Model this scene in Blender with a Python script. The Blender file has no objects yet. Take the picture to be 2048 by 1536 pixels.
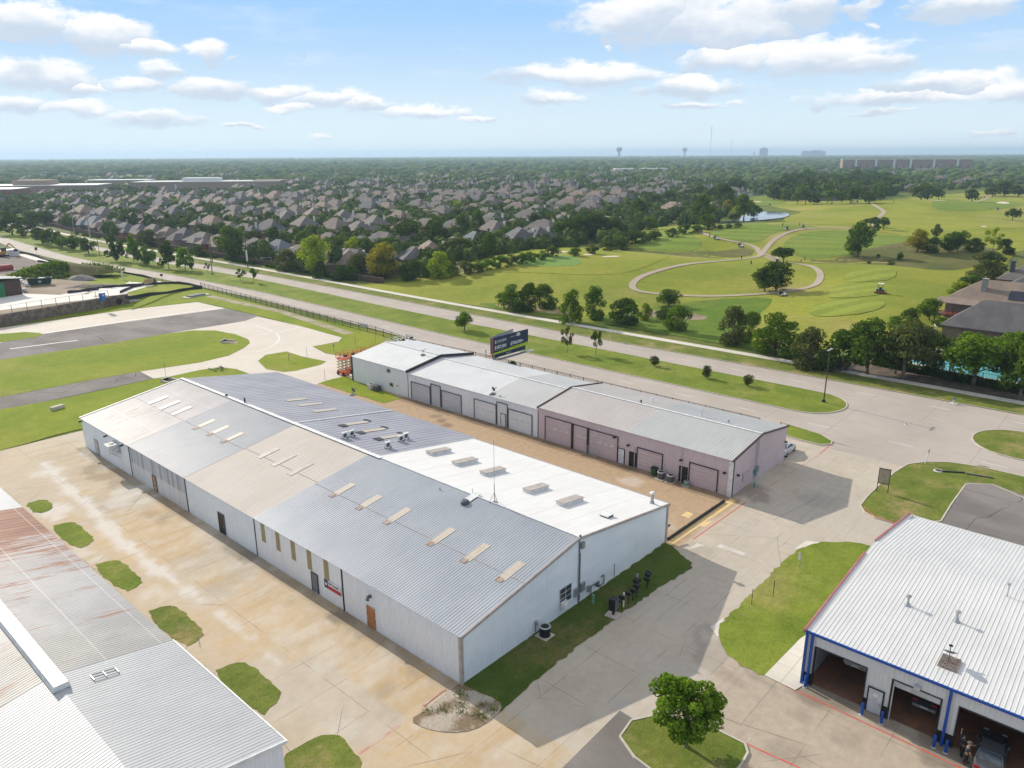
import bpy, bmesh, math, random
import numpy as np
from mathutils import Vector, Matrix
from mathutils.geometry import tessellate_polygon
random.seed(7); RNG = np.random.default_rng(7)
sc = bpy.context.scene; COL = sc.collection
rad = math.radians

# ------------------------------------------------------------------ camera (z up, x across the lots, y along the buildings)
F, CX, CY, CAMH = 1512.0, 1024.0, 768.0, 40.0
def _setup():
    slope, h0 = -.0048, 308.0
    x1 = -740.0; y1 = h0 + slope*(x1-CX)
    Yd = Vector((x1-CX, -(y1-CY), -F)).normalized()
    a = Vector((1, -slope, 0)); p = Vector((0, -(h0-CY), -F))
    Z = a.cross(p).normalized()
    if Z.y < 0: Z = -Z
    X = Yd.cross(Z)
    return Matrix((X, Yd, Z))          # world = R @ cam
R3 = _setup(); R3T = R3.transposed()
cam = bpy.data.cameras.new('camera'); camo = bpy.data.objects.new('camera', cam); COL.objects.link(camo)
cam.sensor_fit = 'HORIZONTAL'; cam.sensor_width = 36.0; cam.lens = 36.0*F/2048.0
cam.clip_start = 0.5; cam.clip_end = 60000
camo.matrix_world = Matrix.Translation((0, 0, CAMH)) @ R3.to_4x4()
sc.camera = camo

# gentle mounds of the golf course: (x, y, height, sigma)
MOUNDS = []
def terr(x, y):
    if x < 150: return 0.0
    f = min(1.0, (x-150)/25.0); h = 0.0
    for (mx, my, a, s) in MOUNDS:
        d2 = (x-mx)**2+(y-my)**2
        if d2 < 9*s*s: h += a*math.exp(-d2/(2*s*s))
    return h*f
def G(px, py, z=0.0):
    """ground point (world metres) that the survey photo shows at px, py"""
    d = R3 @ Vector((px-CX, -(py-CY), -F)); t = (z-CAMH)/d.z
    return (t*d.x, t*d.y)
def T(px, py):
    z = 0.0
    for _ in range(5):
        g = G(px, py, z); z = terr(*g)
    return Vector((g[0], g[1], z))
def P(x, y, z=0.0):
    c = R3T @ Vector((x, y, z-CAMH)); return (CX+F*c.x/-c.z, CY-F*c.y/-c.z, -c.z)
def mpp(v):                            # metres per survey pixel at a point
    return P(v[0], v[1], v[2] if len(v) > 2 else 0)[2]/F
for (px, py, a, s) in [(965,565,1.2,22),(1080,545,1.6,22),(1180,522,2.4,30),(1290,545,1.4,20),(1130,590,1.0,14),
                       (1450,478,2.8,32),(1560,470,2.2,34),(1370,500,1.6,22),(1660,500,2.0,34),(1600,545,1.2,20),
                       (1800,600,1.2,16),(1690,610,1.0,16),(1760,640,.9,10),(1720,560,1.0,14),(1850,520,2.0,24),
                       (1640,440,2.0,44),(1900,420,3.0,50),(1960,470,2.4,34),(1420,560,.9,16),(1830,560,1.2,16),
                       (1250,508,-1.6,10),(1340,513,-1.6,10),(1430,516,-1.2,10),(1600,528,-1.2,10),(1700,530,-1.0,10),
                       (1790,420,2.4,40),(2000,520,1.4,18)]:
    g = G(px, py); MOUNDS.append((g[0], g[1], a*1.35, s))

# ------------------------------------------------------------------ materials
MATS = {}
def nt_of(m): return m.node_tree
def new_mat(name):
    m = bpy.data.materials.new(name); m.use_nodes = True
    m.node_tree.nodes.clear(); return m
class NB:
    """tiny node builder"""
    def __init__(s, m): s.t = m.node_tree; s.pos = None
    def n(s, typ, **kw):
        nd = s.t.nodes.new(typ)
        for k, v in kw.items(): setattr(nd, k, v)
        return nd
    def set(s, nd, i, v):
        if isinstance(v, bpy.types.NodeSocket): s.t.links.new(v, nd.inputs[i])
        elif v is not None:
            try: nd.inputs[i].default_value = v
            except Exception: nd.inputs[i].default_value = (*v, 1.0)
    def math(s, op, a, b=None, c=None, clamp=False):
        nd = s.n('ShaderNodeMath', operation=op, use_clamp=clamp)
        s.set(nd, 0, a)
        if b is not None: s.set(nd, 1, b)
        if c is not None: s.set(nd, 2, c)
        return nd.outputs[0]
    def vmath(s, op, a, b=None):
        nd = s.n('ShaderNodeVectorMath', operation=op); s.set(nd, 0, a)
        if b is not None: s.set(nd, 1, b)
        return nd.outputs[0]
    def mix(s, f, a, b):
        nd = s.n('ShaderNodeMix', data_type='RGBA'); s.set(nd, 0, f)
        for i, v in ((6, a), (7, b)):
            if isinstance(v, bpy.types.NodeSocket): s.t.links.new(v, nd.inputs[i])
            else: nd.inputs[i].default_value = (*v[:3], 1.0)
        return nd.outputs[2]
    def wpos(s):
        if s.pos is None: s.pos = s.n('ShaderNodeNewGeometry').outputs['Position']
        return s.pos
    def scaled(s, v, sc3): return s.vmath('MULTIPLY', v, sc3)
    def noise(s, v, scale, detail=3.0, rough=.55, dist=0.0):
        nd = s.n('ShaderNodeTexNoise'); s.set(nd, 'Vector', v); s.set(nd, 'Scale', scale); s.set(nd, 'Detail', detail)
        s.set(nd, 'Roughness', rough); s.set(nd, 'Distortion', dist); return nd.outputs[0]
    def step(s, v, lo, hi):
        nd = s.n('ShaderNodeMapRange', interpolation_type='SMOOTHSTEP'); s.set(nd, 0, v); s.set(nd, 1, lo); s.set(nd, 2, hi); return nd.outputs[0]
    def sep(s, v):
        nd = s.n('ShaderNodeSeparateXYZ'); s.set(nd, 0, v); return nd.outputs
    def comb(s, x, y, z):
        nd = s.n('ShaderNodeCombineXYZ'); s.set(nd, 0, x); s.set(nd, 1, y); s.set(nd, 2, z); return nd.outputs[0]
    def bump(s, h, strength=.3, dist=.05):
        nd = s.n('ShaderNodeBump'); s.set(nd, 'Strength', strength); s.set(nd, 'Distance', dist); s.set(nd, 'Height', h); return nd.outputs[0]
    def out(s, col, rough=.6, metal=0.0, normal=None, spec=.4, alpha=None, emit=None):
        b = s.n('ShaderNodeBsdfPrincipled'); o = s.n('ShaderNodeOutputMaterial')
        s.set(b, 'Base Color', col); s.set(b, 'Roughness', rough); s.set(b, 'Metallic', metal); s.set(b, 'Specular IOR Level', spec)
        if normal is not None: s.set(b, 'Normal', normal)
        s.t.links.new(b.outputs[0], o.inputs[0]); return b
    def line(s, coord, pitch, width, off=0.0):
        """1 on thin lines every pitch metres"""
        a = s.math('ADD', coord, off); a = s.math('DIVIDE', a, pitch); a = s.math('FRACT', a)
        a = s.math('SUBTRACT', a, .5); a = s.math('ABSOLUTE', a); return s.math('GREATER_THAN', a, .5-width/pitch/2)

def M(name, col, col2=None, scale=.6, rough=.6, metal=0.0, detail=4, fine=.12, fscale=9.0, bump=0.0, bscale=20, stretch=(1,1,1), lo=.35, hi=.65, spec=.4):
    """painted / weathered plain surface: two tones by large noise, fine grain, optional bump"""
    if name in MATS: return MATS[name]
    m = new_mat(name); b = NB(m); p = b.wpos()
    col2 = col2 or tuple(c*.85 for c in col)
    ps = b.scaled(p, stretch)
    c = b.mix(b.step(b.noise(ps, scale, detail), lo, hi), col, col2)
    if fine:
        f = b.noise(ps, fscale, 3); f = b.math('MULTIPLY_ADD', f, fine*2, 1-fine)
        c = b.vmath('MULTIPLY', c, b.comb(f, f, f))
    nrm = b.bump(b.noise(p, bscale, 2), bump) if bump else None
    b.out(c, rough, metal, nrm, spec); MATS[name] = m; return m

def glass_mat():
    m = new_mat('window_glass'); b = NB(m)
    c = b.mix(b.noise(b.wpos(), .8, 2), (.02,.03,.04), (.07,.09,.11))
    b.out(c, .08, 0, None, .8); return m

def leaf_mat(name, c1, c2, c3, trans=.35):
    """foliage: tone varies leaf by leaf and tree by tree"""
    m = new_mat(name); b = NB(m)
    g = b.n('ShaderNodeNewGeometry'); oi = b.n('ShaderNodeObjectInfo')
    r = g.outputs['Random Per Island']
    cl = b.noise(g.outputs['Position'], .55, 2)
    r2 = b.math('ADD', b.math('MULTIPLY', r, .55), b.math('MULTIPLY', b.step(cl, .3, .7), .45))
    ramp = b.n('ShaderNodeValToRGB'); b.set(ramp, 0, r2)
    e = ramp.color_ramp.elements; e[0].position = .08; e[0].color = (*c1, 1); e[1].position = .95; e[1].color = (*c3, 1)
    k = ramp.color_ramp.elements.new(.55); k.color = (*c2, 1)
    f = b.math('MULTIPLY_ADD', oi.outputs['Random'], .5, 1.0)
    c = b.vmath('MULTIPLY', ramp.outputs[0], b.comb(f, f, f))
    d = b.n('ShaderNodeBsdfDiffuse'); t = b.n('ShaderNodeBsdfTranslucent'); mx = b.n('ShaderNodeMixShader'); o = b.n('ShaderNodeOutputMaterial')
    b.set(d, 0, c); tc = b.vmath('MULTIPLY', c, (1.7, 1.6, .5)); b.set(t, 0, tc); b.set(mx, 0, trans)
    b.t.links.new(d.outputs[0], mx.inputs[1]); b.t.links.new(t.outputs[0], mx.inputs[2]); b.t.links.new(mx.outputs[0], o.inputs[0])
    MATS[name] = m; return m

def grass_mat(name, g1, g2, dry, dry_amt=.5, scale=.12, bumpy=.6, stripes=None, far=False):
    m = new_mat(name); b = NB(m); p = b.wpos()
    a = b.step(b.noise(p, scale, 5, .6), .32, .68)
    c = b.mix(a, g1, g2)
    d = b.noise(b.vmath('ADD', p, (31.7, 12.1, 0)), scale*.55, 6, .65)
    d2 = b.noise(b.vmath('ADD', p, (1.7, 52.1, 0)), 1.1, 3, .6)
    dd = b.math('ADD', d, b.math('MULTIPLY', d2, .25))
    c = b.mix(b.math('MULTIPLY', b.step(dd, .62, .84), dry_amt), c, dry)
    if stripes:
        ax, pitch = stripes
        x = b.vmath('DOT_PRODUCT', p, ax) if False else None
        nd = b.n('ShaderNodeVectorMath', operation='DOT_PRODUCT'); b.set(nd, 0, p); b.set(nd, 1, ax); x = nd.outputs['Value']
        s = b.math('SINE', b.math('MULTIPLY', x, 2*math.pi/pitch)); s = b.step(s, -.3, .3)
        c = b.mix(b.math('MULTIPLY', s, .35), c, tuple(v*1.45 for v in g2))
    f1 = b.noise(p, 2.2, 4, .7); f2 = b.noise(p, 11, 2, .7)
    f3 = b.noise(p, .45, 4, .65); f = b.math('ADD', b.math('MULTIPLY', f1, .75), b.math('MULTIPLY', f2, .8)); f = b.math('ADD', f, b.math('MULTIPLY', f3, .5)); f = b.math('ADD', f, -.03)
    c = b.vmath('MULTIPLY', c, b.comb(f, f, f))
    nr = b.bump(b.math('ADD', f1, f2), bumpy, .12)
    b.out(c, .9, 0, nr, .1); MATS[name] = m; return m

def simple(name, col, rough=.5, metal=0.0, spec=.4):
    return M(name, col, tuple(c*.8 for c in col), 1.5, rough, metal, 3, .06, 14, spec=spec)

# ------------------------------------------------------------------ mesh builder
class MB:
    def __init__(s): s.v = []; s.f = []; s.m = []; s.cur = 0
    def mat(s, i): s.cur = i; return s
    def add(s, vs, fs):
        o = len(s.v); s.v += [tuple(q) for q in vs]; s.f += [tuple(i+o for i in f) for f in fs]; s.m += [s.cur]*len(fs); return s
    def quad(s, a, b, c, d): return s.add([a,b,c,d], [(0,1,2,3)])
    def tri(s, a, b, c): return s.add([a,b,c], [(0,1,2)])
    def box(s, x0, x1, y0, y1, z0, z1):
        v = [(x0,y0,z0),(x1,y0,z0),(x1,y1,z0),(x0,y1,z0),(x0,y0,z1),(x1,y0,z1),(x1,y1,z1),(x0,y1,z1)]
        return s.add(v, [(0,3,2,1),(4,5,6,7),(0,1,5,4),(1,2,6,5),(2,3,7,6),(3,0,4,7)])
    def bar(s, a, b, w, h=None, up=(0,0,1)):
        """rectangular bar from a to b"""
        h = h or w; a = Vector(a); b = Vector(b); d = (b-a).normalized(); u = Vector(up)
        if abs(d.dot(u)) > .99: u = Vector((1,0,0))
        r = d.cross(u).normalized(); u = r.cross(d); v = []
        for q in (a, b):
            for (i, j) in ((-1,-1),(1,-1),(1,1),(-1,1)): v.append(q+r*(i*w/2)+u*(j*h/2))
        return s.add(v, [(0,1,2,3),(7,6,5,4),(0,4,5,1),(1,5,6,2),(2,6,7,3),(3,7,4,0)])
    def cyl(s, a, b, r0, r1=None, n=8, caps=True):
        r1 = r0 if r1 is None else r1; a = Vector(a); b = Vector(b); d = (b-a).normalized()
        u = Vector((0,0,1)) if abs(d.z) < .95 else Vector((1,0,0)); x = d.cross(u).normalized(); y = d.cross(x); v = []
        for q, r in ((a, r0), (b, r1)):
            for i in range(n):
                t = 2*math.pi*i/n; v.append(q+x*(r*math.cos(t))+y*(r*math.sin(t)))
        f = [(i, (i+1) % n, n+(i+1) % n, n+i) for i in range(n)]
        if caps: f += [tuple(range(n-1, -1, -1)), tuple(range(n, 2*n))]
        return s.add(v, f)
    def tube(s, pts, rs, n=6):
        for i in range(len(pts)-1): s.cyl(pts[i], pts[i+1], rs[i] if not isinstance(rs, (int, float)) else rs, rs[i+1] if not isinstance(rs, (int, float)) else rs, n)
        return s
    def ball(s, c, rx, ry=None, rz=None, nu=10, nv=6):
        ry = ry or rx; rz = rz or rx; v = []; f = []
        for j in range(nv+1):
            p = math.pi*j/nv
            for i in range(nu):
                t = 2*math.pi*i/nu; v.append((c[0]+rx*math.sin(p)*math.cos(t), c[1]+ry*math.sin(p)*math.sin(t), c[2]+rz*math.cos(p)))
        for j in range(nv):
            for i in range(nu): f.append((j*nu+i, (j+1)*nu+i, (j+1)*nu+(i+1) % nu, j*nu+(i+1) % nu))
        return s.add(v, f)
    def lathe(s, prof, c=(0,0,0), n=16):
        v = []; f = []
        for (r, z) in prof:
            for i in range(n):
                t = 2*math.pi*i/n; v.append((c[0]+r*math.cos(t), c[1]+r*math.sin(t), c[2]+z))
        for j in range(len(prof)-1):
            for i in range(n): f.append((j*n+i, j*n+(i+1) % n, (j+1)*n+(i+1) % n, (j+1)*n+i))
        f.append(tuple(range(n-1, -1, -1))); f.append(tuple((len(prof)-1)*n+i for i in range(n)))
        return s.add(v, f)
    def poly(s, pts, z=0.0):
        """flat polygon, any outline"""
        p3 = [Vector((q[0], q[1], q[2] if len(q) > 2 else z)) for q in pts]
        tr = tessellate_polygon([[Vector((q.x, q.y, 0)) for q in p3]])
        fs = []
        for t in tr:
            a, b, c = (p3[i] for i in t)
            fs.append(t if (b-a).cross(c-a).z > 0 else (t[0], t[2], t[1]))
        return s.add(p3, fs)
    def prism(s, pts, z0, z1):
        """upright prism over a polygon"""
        s.poly(pts, z1); n = len(pts); v = []
        for q in pts: v += [(q[0], q[1], z0), (q[0], q[1], z1)]
        ar = sum(pts[i][0]*pts[(i+1) % n][1]-pts[(i+1) % n][0]*pts[i][1] for i in range(n))
        f = []
        for i in range(n):
            j = (i+1) % n; q = (2*i, 2*j, 2*j+1, 2*i+1); f.append(q if ar > 0 else q[::-1])
        return s.add(v, f)
    def ribs(s, o, u, v, nrm, pitch, depth, prof=((0,0),(.18,0),(.32,1),(.5,1),(.64,0))):
        """profiled sheet: origin o, u along the sheet (profile repeats), v along the ribs"""
        o = Vector(o); u = Vector(u); v = Vector(v); nrm = Vector(nrm).normalized(); L = u.length; ud = u/L; pts = []
        k = 0
        while k*pitch < L:
            for (a, h) in prof:
                d = (k+a)*pitch
                if d <= L: pts.append((d, h*depth))
            k += 1
        if L-pts[-1][0] > .01: pts.append((L, 0))
        vs = []
        for (d, h) in pts:
            q = o+ud*d+nrm*h; vs += [q, q+v]
        fs = [(2*i, 2*i+2, 2*i+3, 2*i+1) for i in range(len(pts)-1)]
        if u.cross(v).dot(nrm) < 0: fs = [f[::-1] for f in fs]
        return s.add(vs, fs)
    def mesh(s, name, mats, origin=(0,0,0), smooth=False):
        me = bpy.data.meshes.new(name); o = origin
        me.from_pydata([(a-o[0], b-o[1], c-o[2]) for a, b, c in s.v], [], s.f)
        for m in (mats if isinstance(mats, (list, tuple)) else [mats]): me.materials.append(m)
        me.polygons.foreach_set('material_index', s.m)
        if smooth: me.polygons.foreach_set('use_smooth', [True]*len(s.f))
        me.update(); return me
    def build(s, name, mats, parent=None, smooth=False, world=True):
        """world=True: vertices are world coordinates, the parent has a location only"""
        o = (0,0,0)
        if parent is not None and world: o = WLOC.get(parent.name, (0,0,0))
        return link(name, s.mesh(name, mats, o, smooth), parent)
WLOC = {}
def link(name, data, parent=None):
    o = bpy.data.objects.new(name, data); COL.objects.link(o)
    if parent is not None:
        o.parent = parent
        if parent.name in WLOC: WLOC[o.name] = WLOC[parent.name]
    return o
def tag(o, label=None, cat=None, group=None, kind=None):
    if label: o['label'] = label
    if cat: o['category'] = cat
    if group: o['group'] = group
    if kind: o['kind'] = kind
    return o
def thing(name, label, cat, loc=(0,0,0), rz=0.0, group=None):
    o = bpy.data.objects.new(name, None); COL.objects.link(o); o.location = loc; o.rotation_euler.z = rz
    o.empty_display_size = .2
    WLOC[o.name] = tuple(loc)
    return tag(o, label, cat, group)
def copy_tree(o, loc=None, rz=None, label=None, parent=None, kids=None, scale=None):
    c = o.copy(); COL.objects.link(c)
    if parent is not None: c.parent = parent
    if loc is not None: c.location = loc
    if rz is not None: c.rotation_euler.z = rz
    if scale is not None: c.scale = scale
    if label: c['label'] = label
    for ch in KIDS(o): copy_tree(ch, parent=c)
    return c
_KC = {}
def KIDS(o):
    if o.name not in _KC: _KC[o.name] = list(o.children)
    return _KC[o.name]
def struct(name, mb, mat, parent=None, **kw):
    o = mb.build(name, mat, parent, **kw)
    if parent is None: tag(o, kind='structure')
    return o
def gp(pts): return [G(*q) for q in pts]
def smooth_poly(pts, it=2):
    for _ in range(it):
        n = len(pts); q = []
        for i in range(n):
            a, b = pts[i], pts[(i+1) % n]
            q += [(a[0]*.75+b[0]*.25, a[1]*.75+b[1]*.25), (a[0]*.25+b[0]*.75, a[1]*.25+b[1]*.75)]
        pts = q
    return pts
def smooth_line(pts, it=2):
    for _ in range(it):
        q = [pts[0]]
        for a, b in zip(pts, pts[1:]):
            q += [tuple(x*.75+y*.25 for x, y in zip(a, b)), tuple(x*.25+y*.75 for x, y in zip(a, b))]
        q.append(pts[-1]); pts = q
    return pts
def offset(pts, d):
    n = len(pts); ar = sum(pts[i][0]*pts[(i+1) % n][1]-pts[(i+1) % n][0]*pts[i][1] for i in range(n)); sg = 1 if ar > 0 else -1
    out = []
    for i in range(n):
        a = Vector(pts[i-1][:2]); b = Vector(pts[i][:2]); c = Vector(pts[(i+1) % n][:2])
        t = (c-a)
        if t.length < 1e-6: out.append(tuple(b)); continue
        t.normalize(); out.append((b.x+t.y*d*sg, b.y-t.x*d*sg))
    return out
def ragged(pts, step=.45, amp=.09, seed=1):
    r = random.Random(seed); out = []
    for a, b in zip(pts, pts[1:]+pts[:1]):
        L = math.hypot(b[0]-a[0], b[1]-a[1]); n = max(1, int(L/step)); nx, ny = ((b[1]-a[1])/(L+1e-9), -(b[0]-a[0])/(L+1e-9))
        for i in range(n): t = i/n; j = r.gauss(0, amp); out.append((a[0]+(b[0]-a[0])*t+nx*j, a[1]+(b[1]-a[1])*t+ny*j))
    return out
def kerb_ring(mb, pts, w=.16, z0=-.06, z1=.14):
    o = offset(pts, w); n = len(pts)
    for i in range(n):
        j = (i+1) % n
        a, b, c, d = pts[i], pts[j], o[j], o[i]
        mb.quad((*a, z1), (*d, z1), (*c, z1), (*b, z1)); mb.quad((*d, z0), (*c, z0), (*c, z1), (*d, z1)); mb.quad((*a, z0), (*a, z1), (*b, z1), (*b, z0))
def ribbon(mb, pts, w, z=.02, terrain=False, zf=None):
    """flat strip of width w along a polyline"""
    vs = []
    for i, p in enumerate(pts):
        a = Vector(pts[max(i-1, 0)][:2]); c = Vector(pts[min(i+1, len(pts)-1)][:2]); t = (c-a).normalized()
        ww = w[i] if isinstance(w, list) else w
        for sgn in (-1, 1):
            x = p[0]+t.y*sgn*ww/2; y = p[1]-t.x*sgn*ww/2
            vs.append((x, y, (terr(x, y) if terrain else 0)+z))
    mb.add(vs, [(2*i, 2*i+1, 2*i+3, 2*i+2) for i in range(len(pts)-1)])
def drape(mb, pts, z, maxlen=5.0):
    """polygon laid on the terrain"""
    bm = bmesh.new(); vs = [bm.verts.new((q[0], q[1], 0)) for q in pts]
    tr = tessellate_polygon([[v.co for v in vs]])
    for t in tr:
        try: bm.faces.new([vs[i] for i in t])
        except ValueError: pass
    for _ in range(7):
        es = [e for e in bm.edges if e.calc_length() > maxlen]
        if not es: break
        bmesh.ops.subdivide_edges(bm, edges=es, cuts=1)
        bmesh.ops.triangulate(bm, faces=bm.faces[:])
    for v in bm.verts: v.co.z = terr(v.co.x, v.co.y)+z
    bm.normal_update(); fs = []
    idx = {v: i for i, v in enumerate(bm.verts)}
    for f in bm.faces:
        q = [idx[v] for v in f.verts]
        fs.append(tuple(q if f.normal.z > 0 else q[::-1]))
    mb.add([tuple(v.co) for v in bm.verts], fs); bm.free()
ORD = ['first','second','third','fourth','fifth','sixth','seventh','eighth','ninth','tenth','eleventh','twelfth','thirteenth','fourteenth','fifteenth','sixteenth','seventeenth','eighteenth','nineteenth','twentieth']
def ordw(i):
    if i < len(ORD): return ORD[i]
    n = i+1; return f"{n}{'th' if 10 <= n % 100 <= 20 else {1:'st',2:'nd',3:'rd'}.get(n % 10,'th')}"
# ------------------------------------------------------------------ numpy noise for wear maps
def fbm(x, y, scale, octv=4, seed=0):
    r = np.random.default_rng(seed); tab = r.random((64, 64)); out = 0; amp = 1; tot = 0; fx = x/scale; fy = y/scale
    for o in range(octv):
        xi = np.floor(fx).astype(int); yi = np.floor(fy).astype(int); tx = fx-xi; ty = fy-yi; tx = tx*tx*(3-2*tx); ty = ty*ty*(3-2*ty)
        a = tab[xi % 64, yi % 64]; b = tab[(xi+1) % 64, yi % 64]; c = tab[xi % 64, (yi+1) % 64]; d = tab[(xi+1) % 64, (yi+1) % 64]
        out = out+amp*((a*(1-tx)+b*tx)*(1-ty)+(c*(1-tx)+d*tx)*ty); tot += amp; amp *= .5; fx = fx*2.03+11.3; fy = fy*2.03+5.7
    return out/tot
def sst(v, lo, hi):
    t = np.clip((v-lo)/(hi-lo), 0, 1); return t*t*(3-2*t)
def dist_line(x, y, pts):
    d = np.full(x.shape, 1e9)
    for (a, b) in zip(pts, pts[1:]):
        ax, ay = a; bx, by = b; L2 = (bx-ax)**2+(by-ay)**2+1e-9
        t = np.clip(((x-ax)*(bx-ax)+(y-ay)*(by-ay))/L2, 0, 1)
        d = np.minimum(d, np.hypot(x-ax-t*(bx-ax), y-ay-t*(by-ay)))
    return d
def in_poly(x, y, pts):
    ins = np.zeros(x.shape, bool); n = len(pts)
    for i in range(n):
        (x1, y1), (x2, y2) = pts[i], pts[(i+1) % n]
        if y1 == y2: continue
        ins ^= ((y1 > y) != (y2 > y)) & (x < (x2-x1)*(y-y1)/(y2-y1)+x1)
    return ins

# ------------------------------------------------------------------ grass tones
GR = grass_mat('grass_ground', (.095,.135,.026), (.15,.18,.036), (.27,.22,.09), .55, .05)
LAWN = grass_mat('lawn_grass', (.135,.19,.024), (.20,.245,.036), (.36,.30,.11), .5, .16)
LAWN2 = grass_mat('lawn_grass_worn', (.115,.16,.026), (.18,.205,.04), (.36,.27,.13), .85, .25)
LAWN_SHADE = grass_mat('shade_darkened_lawn_grass', (.062,.098,.018), (.085,.118,.022), (.20,.15,.07), .8, .22)  # front lawn grass, darkened to paint in the building's shade
AIR = grass_mat('airfield_grass', (.17,.235,.014), (.235,.275,.024), (.34,.29,.085), .45, .07)
GOLF = grass_mat('golf_rough_grass', (.205,.245,.030), (.295,.305,.042), (.40,.31,.13), .75, .03, .8)
FAIR = grass_mat('fairway_grass', (.135,.20,.028), (.17,.225,.034), (.25,.24,.065), .35, .03, .4, stripes=((.94,.34,0), 11.0))
FAIRB = grass_mat('fairway_bright_grass', (.225,.26,.03), (.28,.285,.04), (.32,.29,.085), .4, .03, .4)  # bright turf, doubling as painted sunlight on some slopes
TEE = grass_mat('tee_grass', (.19,.24,.032), (.235,.265,.04), (.34,.29,.10), .6, .04, .3, stripes=((.35,.94,0), 7.0))
PUTT = grass_mat('putting_grass', (.16,.27,.065), (.185,.29,.072), (.27,.31,.12), .2, .05, .2)
SCRUB = grass_mat('scrub_grass', (.11,.125,.036), (.17,.165,.055), (.23,.165,.10), .9, .06, 1.0)
SUBURB = grass_mat('suburb_ground_grass', (.08,.105,.028), (.125,.145,.04), (.22,.19,.13), .6, .03)
MEADOW = grass_mat('meadow_grass', (.105,.185,.022), (.15,.215,.028), (.24,.215,.07), .45, .12, .9)

# ------------------------------------------------------------------ the ground: one sheet to the horizon
def make_ground():
    rs = [0.0]+list(np.geomspace(12, 16000, 300))
    hd = math.degrees(math.atan2(*(lambda v: (v.y, v.x))(R3 @ Vector((0, 0, -1)))))
    an = list(np.linspace(hd-50, hd+50, 280, endpoint=False))+list(np.linspace(hd+50, hd+310, 60, endpoint=False))
    n = len(an); vs = [(0, 0, -.06)]
    for r in rs[1:]:
        for a in an:
            x = r*math.cos(rad(a)); y = r*math.sin(rad(a)); vs.append((x, y, (terr(x, y) if r < 900 else 0)-.06))
    fs = [(0, 1+i, 1+(i+1) % n) for i in range(n)]
    for j in range(len(rs)-2):
        o = 1+j*n; q = o+n
        fs += [(o+i, q+i, q+(i+1) % n, o+(i+1) % n) for i in range(n)]
    mb = MB(); mb.add(vs, fs); return struct('ground', mb, GR, smooth=True)
make_ground()

# ------------------------------------------------------------------ concrete
def concrete_mat():
    m = new_mat('yard_concrete'); b = NB(m); p = b.wpos()
    at = b.n('ShaderNodeAttribute', attribute_name='wear'); zt = b.n('ShaderNodeAttribute', attribute_name='zone')
    w = b.sep(at.outputs['Color']); z = b.sep(zt.outputs['Color'])
    n1 = b.noise(p, .22, 5, .6); n2 = b.noise(p, 1.3, 5, .65); n3 = b.noise(p, 7, 3, .7)
    c = b.mix(b.step(n1, .3, .7), (.44,.38,.30), (.505,.445,.36))
    c = b.mix(z[1], c, b.mix(n1, (.425,.375,.315), (.485,.435,.37)))
    c = b.mix(z[0], c, b.mix(n2, (.36,.25,.155), (.46,.335,.22)))
    c = b.mix(z[2], c, b.mix(n2, (.36,.295,.225), (.46,.385,.30)))
    c = b.mix(w[0], c, b.mix(b.step(n2, .3, .72), (.54,.385,.215), (.50,.395,.265)))
    c = b.mix(w[1], c, b.mix(n3, (.56,.52,.465), (.68,.65,.61)))
    dk = b.math('MULTIPLY_ADD', w[2], -.62, 1.0)
    f = b.math('ADD', b.math('MULTIPLY_ADD', n3, .16, .92), b.math('MULTIPLY_ADD', n2, .3, -.15)); f = b.math('MULTIPLY', f, dk)
    c = b.vmath('MULTIPLY', c, b.comb(f, f, f))
    # slab joints
    wob = b.math('MULTIPLY_ADD', b.noise(p, .7, 2), .12, -.06); s = b.sep(p)
    lx = b.line(b.math('ADD', s[0], wob), 5.7, .05, -36.4+2.85); ly = b.line(b.math('ADD', s[1], wob), 4.3, .05, -28.85+2.15)
    l = b.math('MAXIMUM', lx, ly); l = b.math('MULTIPLY', l, b.step(b.noise(p, .35, 2), .38, .62))
    c = b.mix(b.math('MULTIPLY', l, .6), c, (.14,.11,.08))
    tk = b.noise(b.scaled(p, (.05, 1.5, 1)), 1.0, 4, .6); tk = b.math('MULTIPLY', b.step(tk, .5, .72), b.math('MULTIPLY', z[1], .22)); c = b.mix(tk, c, (.20,.175,.15))
    # hairline cracks
    v = b.n('ShaderNodeTexVoronoi', feature='DISTANCE_TO_EDGE'); b.set(v, 'Vector', b.vmath('ADD', p, b.scaled(b.n('ShaderNodeTexNoise').outputs[1], (1,1,0)))); b.set(v, 'Scale', .09)
    cr = b.math('LESS_THAN', v.outputs['Distance'], .0022); cr = b.math('MULTIPLY', cr, b.step(b.noise(p, .12, 2), .5, .6))
    c = b.mix(b.math('MULTIPLY', cr, .6), c, (.12,.09,.07))
    b.out(c, .85, 0, b.bump(n3, .12, .03), .2); return m
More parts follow.
